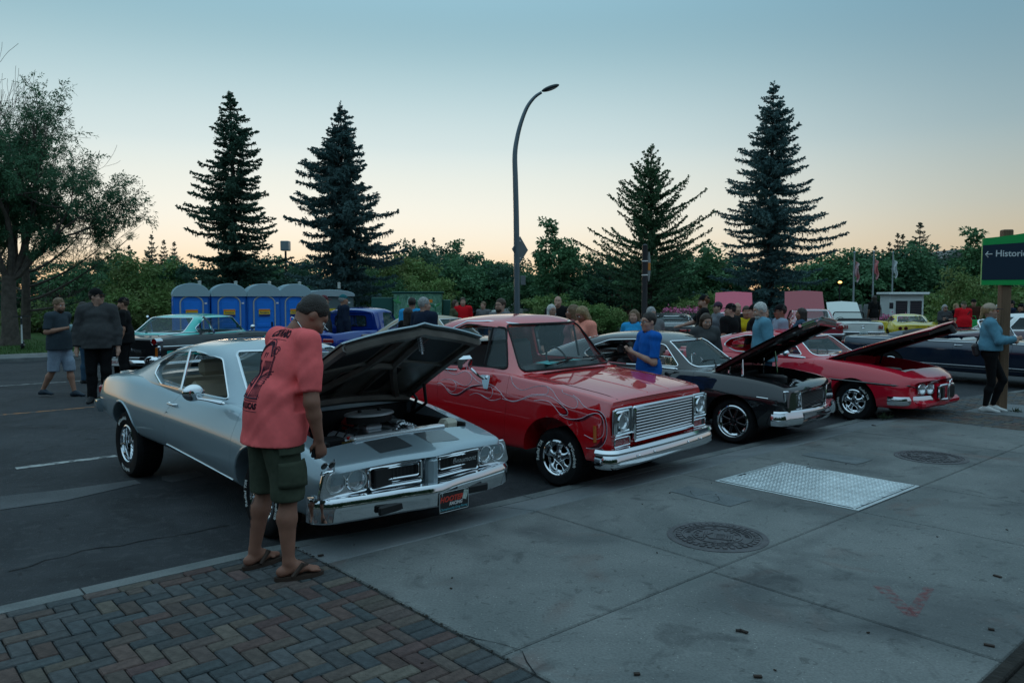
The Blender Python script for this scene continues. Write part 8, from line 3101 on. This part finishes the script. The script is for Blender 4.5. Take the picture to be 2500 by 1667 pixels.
ws_ = rpoly([(-.76, .96), (.76, .96), (.66, 1.36), (-.66, 1.36)], .06, 4)
MB().tube([(x_ - .25, y_, z_ + .06) for x_, y_, z_ in [ws_pt(a, b) for a, b in ws_]], .02, 6, closed=True).build('windshield_frame', CHROME, root)
obj('windshield', mesh('g', [(x_ - .25, y_, z_ + .06) for x_, y_, z_ in [ws_pt(a, b) for a, b in ws_]], [tuple(range(len(ws_)))], False), GLASS, root)
# plum coupe with white roof beyond it
S = template(paint('plum_paint', (.05, .010, .022), .4, .3), 3.0, 1.0, 1.2, .95, .98, 1.45, .30, -.6, -1.15, -2.3, -2.9, 0, WHITEP, glass=GLASSD)
S['wtrim'] = CHROME
hx = X(2368, 22.5)
C = make_car(S, 'plum_hardtop', 'plum hardtop with white roof and pale bonnet at the right edge', (hx - .35, 22.2, R(178)))
finish(C, S, VINYL_W)
# cars in the distant lot
FARC = 'cars parked by the distant building'
for i, (u, d, c, rot) in enumerate(((1462, 62, 'white', 12), (1410, 66, 'silver', 15), (1552, 64, 'white', 170), (1510, 60, 'dark', 5), (1240, 64, 'silver', 10), (1225, 60, 'white', 185))):
	m_ = {'white': CREAM, 'silver': SILVER, 'dark': BLACKC}[c]
	S = template(m_, 2.7, .9, .95, .9, .95, 1.48, .28, -.3, -.9, -2.3, -2.9, n=14, glass=GLASSD)
	C = make_car(S, 'distant_car', ['white car in the distant lot right of the lamp post', 'silver car in the distant lot beside the lamp post', 'white car in the distant lot farthest right', 'dark car in the distant lot between two white cars', 'silver car left of the lamp post in the distant lot', 'white car left of the lamp post in the distant lot'][i], (X(u, d), d, R(rot)), 'car', FARC)
	for x in (0, -2.7):
		for sg in (-1, 1):
			MB().lathe([(.18, -.1), (.32, -.1), (.33, 0), (.32, .1), (.18, .1)], (x, sg * .80, .32), 'Y', 18).build('wheel', RUBBER, C['root'])
# ---------------------------------------------------------------- street furniture and small buildings
# portable toilets
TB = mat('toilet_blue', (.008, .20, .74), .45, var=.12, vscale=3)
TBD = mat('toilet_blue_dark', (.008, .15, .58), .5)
TROOF = mat('toilet_roof', (.30, .42, .46), .5)
TGRY = mat('toilet_grey', (.11, .15, .15), .5, var=.1, vscale=3)
TFRAME = mat('toilet_frame', (.42, .43, .40), .5)
SIGNY, SIGNO, SIGNB = mat('sign_yellow', (.75, .50, .02), .5), mat('sign_orange', (.75, .22, .02), .5), mat('sign_navy', (.01, .03, .16), .5)
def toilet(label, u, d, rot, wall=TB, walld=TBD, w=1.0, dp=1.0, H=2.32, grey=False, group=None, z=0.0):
	t = thing('portable_toilet', label, 'portable toilet', (X(u, d), d, z), rot, group)
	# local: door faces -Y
	MB().box((0, 0, .10), (w, dp, .2), .03).build('base', walld, t)
	for x in (-w / 2 + .02, w / 2 - .02):
		sw_ = MB().box((x, 0, 1.05), (.05, dp, 1.8), .01).build('side_wall', wall, t)
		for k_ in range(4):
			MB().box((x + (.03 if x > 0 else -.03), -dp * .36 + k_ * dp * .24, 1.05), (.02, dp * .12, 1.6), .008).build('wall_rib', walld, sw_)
		MB().box((x + (.032 if x > 0 else -.032), -.1, 1.72), (.012, dp * .5, .14), .005).build('vent', mat('vent_pale', (.4, .5, .52), .6), sw_)
	MB().box((0, dp / 2 - .02, 1.05), (w - .06, .05, 1.8), .01).build('rear_wall', wall, t)
	# front with arched opening: two jambs and a head
	n = 12
	dw = w * .31
	arch = [(dw * math.cos(R(a)) , 1.72 + .22 * math.sin(R(a))) for a in range(0, 181, 15)]
	outer = [(-w / 2, .2), (w / 2, .2), (w / 2, 1.95)] + [(w / 2 * math.cos(R(a)), 1.95 + .17 * math.sin(R(a))) for a in range(15, 180, 15)] + [(-w / 2, 1.95)]
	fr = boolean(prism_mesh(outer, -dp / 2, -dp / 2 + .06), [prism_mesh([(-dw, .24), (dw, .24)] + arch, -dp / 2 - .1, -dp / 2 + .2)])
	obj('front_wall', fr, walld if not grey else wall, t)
	door = MB().prism([(-dw + .01, .25), (dw - .01, .25)] + [(a * .985, b - .01) for a, b in arch], -dp / 2 + .005, -dp / 2 + .03).build('door', wall, t, True, 30)
	for (zz, hh) in ((1.62, .30), (.62, .55), (1.02, .12)):
		MB().box((0, -dp / 2 - .002, zz), (dw * 1.5, .018, hh), .012).build('door_panel', wall, door)
	MB().box((dw * .72, -dp / 2 - .012, 1.05), (.05, .03, .16), .01).build('door_handle', BLACKP, door)
	path = [(-dw - .012, -dp / 2 - .012, .24)] + [(a * 1.03, -dp / 2 - .012, b + .005) for a, b in arch[::-1]] + [(dw + .012, -dp / 2 - .012, .24)]
	MB().tube(path, .022, 6).build('door_frame', TFRAME, t)
	# arched roof
	prof = [(w * .515 * math.cos(R(a)), 1.97 + (.16 if grey else .34) * math.sin(R(a))) for a in range(0, 181, 12)]
	rf = MB().prism(prof + [(-w * .515, 1.93), (w * .515, 1.93)], -dp * .56, dp * .56).build('roof', TROOF if not grey else mat('toilet_roof_grey', (.33, .40, .42), .5), t, True, 30)
	for k_ in range(5):
		y = -dp * .5 + k_ * dp * .25
		MB().tube([(a, y, b + .006) for a, b in prof], .014, 5).build('roof_rib', TROOF, rf)
	MB().lathe([(.05, 0), (.05, .18), (.07, .2), (.001, .22)], (w * .3, dp * .35, 2.2), n=10).build('vent_pipe', TFRAME, t)
	# notice
	sg = MB().box((0, -dp / 2 - .016, 1.42), (.34, .012, .22), .003).build('notice', SIGNY if not grey else SIGNY, t)
	if not grey:
		MB().box((0, -dp / 2 - .023, 1.34), (.335, .004, .06), 0).build('notice_band', SIGNB, sg, False)
		MB().box((0, -dp / 2 - .023, 1.50), (.335, .004, .055), 0).build('notice_band', SIGNO, sg, False)
	text_obj('notice_text', 'FormaLine', .062, (0, -dp / 2 - .026, 1.425), (R(90), 0, 0), SIGNB if not grey else BLACKP, sg, .001, bold=.0015)
	MB().box((w * .40, -dp / 2 - .006, 1.72), (.07, .012, .05), .002).build('number_tag', WHITEP, t)
	return t
TG = 'row of blue portable toilets'
for i, (u, lab) in enumerate(((466, 'leftmost blue portable toilet of the row'), (556, 'second blue portable toilet from the left'), (640, 'third blue portable toilet from the left'), (715, 'blue portable toilet next to the grey one'))):
	toilet(lab, u, 24.0 + .45 * i, R(26), group=TG)
toilet('wide grey-green portable toilet at the right end of the row', 800, 26.5, R(20), TGRY, mat('toilet_grey_dark', (.05, .085, .085), .5), 1.55, 1.5, 2.25, True)
# street lamp with curved arm
LAMPM = mat('lamp_metal', (.13, .17, .19), .4, .7, var=.1, vscale=2)
d = 25.0
bx_ = X(1262, d)
sl = thing('street_lamp', 'tall street lamp with a curved arm and cobra head', 'street lamp', (bx_, d, 0))
path = [(0, 0, 0), (0, 0, 2.0), (-.02, 0, 4.2), (-.05, 0, 5.6)]
q0, q1 = Vector((-.05, 0, 5.6)), D(1322, 222, d) - Vector((bx_, d, 0))
pts = [Vector(p) for p in path]
for (u, v) in ((1257, 380), (1262, 340), (1272, 300), (1287, 262), (1305, 238), (1322, 226)):
	p = D(u, v, d) - Vector((bx_, d, 0))
	pts.append(Vector((p.x, 0, p.z)))
sm = smooth_path([tuple(p) for p in pts], 4)
MB().tube(sm, [.105 - .06 * i / (len(sm) - 1) for i in range(len(sm))], 12).build('pole', LAMPM, sl)
hd0 = D(1322, 224, d) - Vector((bx_, d, 0))
MB().ell((hd0.x + .28, 0, hd0.z + .11), (.30, .13, .075), 16, 10, rotm(y=-20)).build('lamp_head', mat('lamp_head', (.04, .055, .06), .4, .5), sl)
MB().ell((hd0.x + .30, 0, hd0.z + .075), (.22, .10, .04), 14, 8, rotm(y=-20)).build('lamp_lens', mat('lamp_lens', (.35, .38, .38), .2), sl)
MB().lathe([(.14, 0), (.14, .25), (.115, .32)], n=12).build('pole_base', LAMPM, sl)
# sign back on the lamp post
sgn = thing('warning_sign', 'back of a diamond-shaped traffic sign on the lamp post', 'sign', (bx_ + .10, d + .16, 0), R(52))
MB().prism([(0, 3.85 - .42 - .42), (.42, 3.43), (0, 3.85), (-.42, 3.43)], -.01, .01).build('sign_plate', mat('sign_back', (.14, .17, .18), .5, .6), sgn, False)
MB().box((.16, 0, 2.45), (.26, .02, .30), .005).build('lower_plate', mat('sign_back', (.14, .17, .18), .5, .6), sgn)
for z in (3.15, 3.7):
	MB().box((-.06, -.03, z), (.10, .05, .04), .005).build('bracket', STEEL, sgn)
# black lamp post with banner
d = 31.0
bp2 = thing('banner_post', 'black post with a round banner frame in front of the larch', 'post', (X(1573, d), d, 0))
MB().lathe([(.16, 0), (.16, .4), (.12, .5), (.11, 3.95), (.05, 3.98), (.001, 4.0)], n=14).build('post', mat('black_post', (.01, .01, .012), .5), bp2)
MB().lathe([(.10, 3.3), (.123, 3.3), (.123, 3.34), (.10, 3.34)], n=14).build('band', WHITEP, bp2)
MB().lathe([(.10, 2.75), (.123, 2.75), (.123, 2.79), (.10, 2.79)], n=14).build('band', WHITEP, bp2)
MB().ell((.16, 0, 3.1), (.07, .02, .60), 16, 12).build('banner', mat('banner_cloth', (.25, .26, .25), .7), bp2)
MB().box((.17, -.03, 3.1), (.10, .02, .30), .01).build('banner_panel', mat('banner_orange', (.60, .20, .03), .7), bp2)
# short lamp on a post among the trees
d = 52
lp = thing('garden_lamp', 'square lantern on a post between the two left spruces', 'lamp', (X(700, d), d, 0))
MB().tube([(0, 0, 0), (0, 0, 4.9)], .07, 8).build('post', mat('black_post', (.01, .01, .012), .5), lp)
MB().box((0, 0, 5.25), (.55, .55, .65), .04).build('lantern', mat('lantern_glass', (.25, .30, .32), .3), lp)
# green utility box wrapped with leaf pictures
d = 25.5
GB = mat('box_green', (.015, .09, .07), .5)
LEAFW = mat('leaf_wrap', (.012, .09, .05), .5, col2=(.20, .40, .26), var=.3, vscale=5, distort=2.5)
ub = thing('utility_box', 'wide green utility cabinet wrapped with leaf pictures', 'utility box', (X(1022, d), d, 0), R(4))
MB().box((0, 0, 1.02), (1.55, .9, 2.04), .02).build('cabinet', GB, ub)
MB().box((0, -.456, 1.05), (1.53, .008, 1.92), 0).build('leaf_wrap', LEAFW, ub, False)
MB().box((0, 0, 2.06), (1.66, 1.0, .05), .015).build('lid', GB, ub)
MB().box((-1.15, .1, .95), (.7, .8, 1.9), .02).build('side_cabinet', GB, ub)
MB().box((.92, .1, .92), (.25, .7, 1.8), .02).build('side_cabinet', GB, ub)
rl = random.Random(4)
for i in range(46):
	x, z = rl.uniform(-.72, .72), rl.uniform(.15, 1.95)
	a = rl.uniform(0, 180)
	MB().ell((x, -.463, z), (rl.uniform(.05, .15), .004, rl.uniform(.02, .05)), 8, 6, rotm(y=a)).build('leaf_print', mat('leaf_print_%d' % (i % 3), ((.06, .30, .10), (.30, .52, .40), (.02, .16, .08))[i % 3], .5), ub)
MB().box((.35, -.465, 1.78), (.24, .006, .10), 0).build('orange_sticker', SIGNO, ub, False)
MB().box((.30, -.466, .95), (.13, .006, .24), 0).build('notice', WHITEP, ub, False)
# wayfinding sign on a timber post
SGN_D = 12.5
SW = mat('sign_green', (.01, .36, .08), .45)
SN = mat('sign_dark_navy', (.006, .022, .045), .45)
WOODP = mat('timber', (.16, .095, .055), .75, var=.25, vscale=6, bump=.3, bscale=30, vcoord='Generated')
wp = thing('wayfinding_sign', 'green and navy sign reading Historic on a timber post', 'sign', (X(2450, SGN_D), SGN_D, .10), R(-8))
MB().box((0, 0, 1.45), (.15, .15, 2.9), .015).build('post', WOODP, wp)
xl = -.40
z0, z1 = 2.02, 2.76
top = [(xl + .13 * i, z1 + .05 * (i / 11.0) ** 2 * 3 + .01 * i) for i in range(12)]
MB().prism([(xl - .0, z0), (top[-1][0], z0)] + top[::-1], -.115, -.078).build('board', SW, wp, False)
MB().prism([(xl + .003, z0 + .08), (top[-1][0] - .003, z0 + .09), (top[-1][0] - .003, z1 - .02), (xl + .003, z1 - .11)], -.119, -.1155).build('navy_panel', SN, wp, False)
WT = mat('sign_white', (.62, .66, .66), .5)
text_obj('lettering', 'Historic', .142, (xl + .19, -.121, z1 - .245), (R(90), 0, 0), WT, wp, .001, align='LEFT', bold=.002)
mb = MB()
mb.tube([(xl + .145, -.122, z1 - .25), (xl + .05, -.122, z1 - .255)], .008, 4)
mb.tube([(xl + .085, -.122, z1 - .21), (xl + .045, -.122, z1 - .255), (xl + .085, -.122, z1 - .30)], .008, 4)
mb.build('arrow', WT, wp, False)
MB().box((.0, .09, z0 + .3), (.5, .03, .5), .01).build('bracket', STEEL, wp)
slab('sign_pad', st_of((X(2450, 12.5), 12.5))[0] - .55, st_of((X(2450, 12.5), 12.5))[0] + .9, st_of((X(2450, 12.5), 12.5))[1] - .4, st_of((X(2450, 12.5), 12.5))[1] + .5, APRON, pavement, top=.108, z0=.05)
# small tufts of weed by the kerb and at the post
WEED = mat('weed', (.03, .05, .02), .8)
def weeds(lab, c, n, hgt_, seed):
	r_ = np.random.RandomState(seed)
	P_ = np.tile(np.array(c), (n, 1)) + r_.normal(0, .035, (n, 3)) * np.array([1, 1, 0])
	V_ = blades(P_, r_.normal(0, .6, (n, 3)) + np.array([0, 0, .8]), r_.uniform(.3, 1, n) * hgt_, np.full(n, .008), r_)
	o = obj('weed', quads_mesh('weed', V_, 4), WEED)
	tag(o, lab, 'weed')
weeds('small weed growing at the kerb beside the crimson coupe', G(2158, 1021, .10), 60, .12, 1)
weeds('dry weed at the foot of the timber signpost', G(2480, 1006, .10), 50, .10, 2)
# notice kiosk
d = 40.0
KM = mat('kiosk_paint', (.66, .70, .68), .6)
ks = thing('notice_kiosk', 'pale notice kiosk with two dark display windows', 'kiosk', (X(2200, d), d, 0), R(2))
MB().box((0, 0, 1.0), (1.75, 1.0, 2.0), .02).build('wall', KM, ks)
MB().box((0, -.1, 2.06), (2.1, 1.35, .13), .03).build('roof', KM, ks)
for x in (-.28, .46):
	o = MB().box((x, -.512, 1.25), (.60, .03, .86), .005).build('window', mat('kiosk_glass', (.02, .02, .03), .15), ks)
	for pts in ([(x - .32, .80), (x + .32, .80), (x + .32, 1.70), (x - .32, 1.70)],):
		MB().tube([(a, -.53, b) for a, b in pts], .02, 4, closed=True).build('window_frame', KM, o)
	for i in range(8):
		MB().box((x, -.53, .92 + .09 * i), (.5, .004, .012), 0).build('notice_line', mat('notice_dim', (.12, .08, .09), .6), o, False)
MB().box((-.80, -.512, 1.45), (.20, .03, .3), .005).build('window', mat('kiosk_glass', (.02, .02, .03), .15), ks)
# flag poles
def flagpole(lab, u, d, top_v, fm, flag_v, name='flag_pole', plinth=True):
	H = CAM_H + (722 - top_v) * d / CAM_F
	t = thing(name, lab, 'flag pole', (X(u, d), d, 0))
	MB().tube([(0, 0, 0), (0, 0, H)], [.06, .035], 8).build('pole', mat('pole_metal', (.30, .36, .38), .4, .6), t)
	MB().ell((0, 0, H + .05), (.06, .06, .06), 8, 6).build('finial', mat('pole_metal', (.30, .36, .38), .4, .6), t)
	if fm:
		z1 = CAM_H + (722 - flag_v) * d / CAM_F
		def fn(u_, v_):
			return (.04 + .25 * u_ * (1 - .55 * v_) + .05 * math.sin(6 * v_ + u_ * 4), .10 * math.sin(9 * u_ + 2 * v_), z1 - .75 * v_ - .38 * u_)
		fl = MB().grid(fn, 10, 12).build('flag', fm, t)
		fl.modifiers.new('s', 'SOLIDIFY').thickness = .01
	if plinth:
		MB().lathe([(.62, 0), (.42, 1.5), (.40, 1.52), (.001, 1.53)], n=8).build('plinth', KERBM, t)
	return t
flagpole('flag pole with a white and red flag on a stone plinth', 2082, 38, 620, mat('flag_white', (.55, .55, .58), .8, col2=(.40, .10, .10), var=.3, vscale=3), 635)
flagpole('flag pole with a red and white flag beside the kiosk', 2129, 39, 618, mat('flag_red', (.50, .02, .03), .8, col2=(.55, .30, .30), var=.3, vscale=3), 630)
flagpole('thin dark flag pole behind the kiosk', 2176, 43, 620, mat('flag_pale', (.5, .55, .55), .8), 632, plinth=False)
# flower planters
FLW = mat('pink_flowers', (.55, .10, .24), .8, col2=(.70, .25, .40), var=.3, vscale=12)
def planter(lab, u0, u1, d, v_top, wall=True):
	z = CAM_H - (v_top - 722) * d / CAM_F
	xa, xb = X(u0, d), X(u1, d)
	t = thing('flower_planter', lab, 'planter', ((xa + xb) / 2, d, 0))
	L_ = xb - xa
	n_ = max(2, int(L_ / .8))
	for i in range(n_):
		MB().box((-L_ / 2 + L_ * (i + .5) / n_, 0, (z - .25) / 2), (L_ / n_ - .02, .6, z - .25), .02).build('stone_block', KERBM, t)
	r_ = np.random.RandomState(int(u0))
	n = int(900 * max(1, L_ / 2))
	P_ = np.stack([r_.uniform(-L_ / 2, L_ / 2, n), r_.normal(0, .2, n), z - .25 + np.abs(r_.normal(0, .12, n))], 1)
	o = obj('flowers', quads_mesh('fl', blades(P_, r_.normal(0, 1, P_.shape) + [0, 0, .6], r_.uniform(.06, .12, n), np.full(n, .04), r_), 4), FLW, t)
	o['kind'] = 'stuff'
	P_ = np.stack([r_.uniform(-L_ / 2, L_ / 2, n), r_.normal(0, .25, n), z - .30 + np.abs(r_.normal(0, .08, n))], 1)
	o = obj('leaves', quads_mesh('fl', blades(P_, r_.normal(0, 1, P_.shape) + [0, 0, .6], r_.uniform(.08, .16, n), np.full(n, .03), r_), 4), LEAF1, t)
	o['kind'] = 'stuff'
planter('long stone planter of pink flowers behind the winged coupe', 1620, 1708, 36, 754)
planter('low planter of magenta flowers left of the yellow sports car', 2150, 2212, 37, 772)
# low buildings beyond
TAN = mat('tan_render', (.24, .18, .14), .85, var=.12, vscale=1)
BRK = mat('brick_wall', (.30, .17, .12), .85, var=.2, vscale=2)
ROOFM = mat('roof_sheet', (.13, .13, .125), .8)
bl = thing('low_building', 'long low tan building beyond the distant cars', 'building', (X(1390, 72), 72, 0), R(2))
MB().box((0, 0, 1.55), (15.5, 6, 3.1), .02).build('wall', TAN, bl, False)
MB().box((0, -.2, 3.35), (16.2, 6.9, .55), .05).build('roof', ROOFM, bl, False)
o = MB().box((2.2, -3.03, 1.1), (2.4, .08, 2.2), .02).build('garage_door', mat('garage_door', (.35, .34, .32), .6), bl)
for i in range(4):
	MB().box((2.2, -3.08, .35 + .5 * i), (2.3, .02, .03), 0).build('door_rib', TAN, o, False)
for x in (-5.5, -3.2, 5.5):
	o = MB().box((x, -3.03, 1.7), (1.1, .06, 1.0), .01).build('window', mat('far_glass', (.03, .04, .05), .1), bl)
	MB().tube([(x + a, -3.07, 1.7 + b) for a, b in ((-.55, -.5), (.55, -.5), (.55, .5), (-.55, .5))], .04, 4, closed=True).build('frame', WHITEP, o)
b2 = thing('brick_building', 'brick-coloured wall glimpsed through trees right of the bald man', 'building', (X(1560, 60), 60, 0), R(-4))
MB().box((0, 0, 1.7), (5.2, 4, 3.4), .02).build('wall', BRK, b2, False)
MB().box((0, -.1, 3.5), (5.6, 4.5, .25), .03).build('roof', ROOFM, b2, False)
MB().box((-2.2, -2.08, 1.7), (.7, .16, 3.3), .02).build('pillar', TAN, b2, False)
for x in (.2, 1.6):
	MB().box((x, -2.02, 1.5), (.8, .06, 1.0), .01).build('window', mat('far_glass', (.03, .04, .05), .1), b2)
# house on the hill behind the right trees
hs = thing('hill_house', 'pale house high among the trees on the right', 'house', (X(2310, 120), 120, 0), R(5))
MB().box((0, 0, 3.2), (7, 6, 8), .02).build('wall', mat('house_wall', (.35, .36, .36), .8), hs, False)
MB().prism([(-4, 7.2), (4, 7.2), (0, 8.9)], -3.4, 3.4).build('roof', ROOFM, hs, False)
for x in (-1.8, .2, 2.0):
	o = MB().box((x, -3.03, 6.0), (1.0, .06, 1.2), .01).build('window', mat('far_glass', (.03, .04, .05), .1), hs)
	MB().tube([(x + a, -3.07, 6.0 + b) for a, b in ((-.5, -.6), (.5, -.6), (.5, .6), (-.5, .6))], .07, 4, closed=True).build('frame', WHITEP, o)
# lit lamp among the trees
d = 50.0
p = D(2050, 691, d)
yl = thing('yard_light', 'small lit yellow lamp shining among the dark trees', 'lamp', (p.x, p.y, 0))
MB().tube([(0, 0, 0), (0, 0, p.z)], .05, 6).build('post', mat('black_post', (.01, .01, .012), .5), yl)
MB().ell((0, -.05, p.z + .05), (.13, .10, .07), 10, 6).build('bulb', mat('lamp_glow', (1, .8, .4), .5, emit=(1, .5, .12), es=2.2), yl)
# electric scooter by the big tree
SCG = mat('scooter_black', (.02, .022, .024), .5)
SCW = mat('scooter_white', (.45, .47, .46), .5)
sc_ = thing('kick_scooter', 'upright electric kick scooter leaning by the left tree', 'scooter', (X(53, 27.0), 27.0, .10), R(-60))
MB().box((0, 0, .14), (.85, .14, .05), .02).build('deck', SCG, sc_)
MB().tube([(.42, 0, .16), (.36, 0, .60), (.30, 0, 1.12)], [.03, .026, .022], 8).build('stem', SCW, sc_)
MB().tube([(.30, -.24, 1.14), (.30, .24, 1.14)], .018, 6).build('handlebar', SCG, sc_)
MB().box((.345, 0, .98), (.05, .06, .22), .015).build('display', SCG, sc_)
for x in (.46, -.46):
	MB().lathe([(.05, -.03), (.105, -.035), (.115, 0), (.105, .035), (.05, .03)], (x, 0, .115), 'Y', 18).build('wheel', RUBBER, sc_)
MB().tube([(-.46, 0, .25), (-.34, 0, .22)], .04, 6).build('mudguard', SCG, sc_)
bpy.data.scenes.remove(TMP)
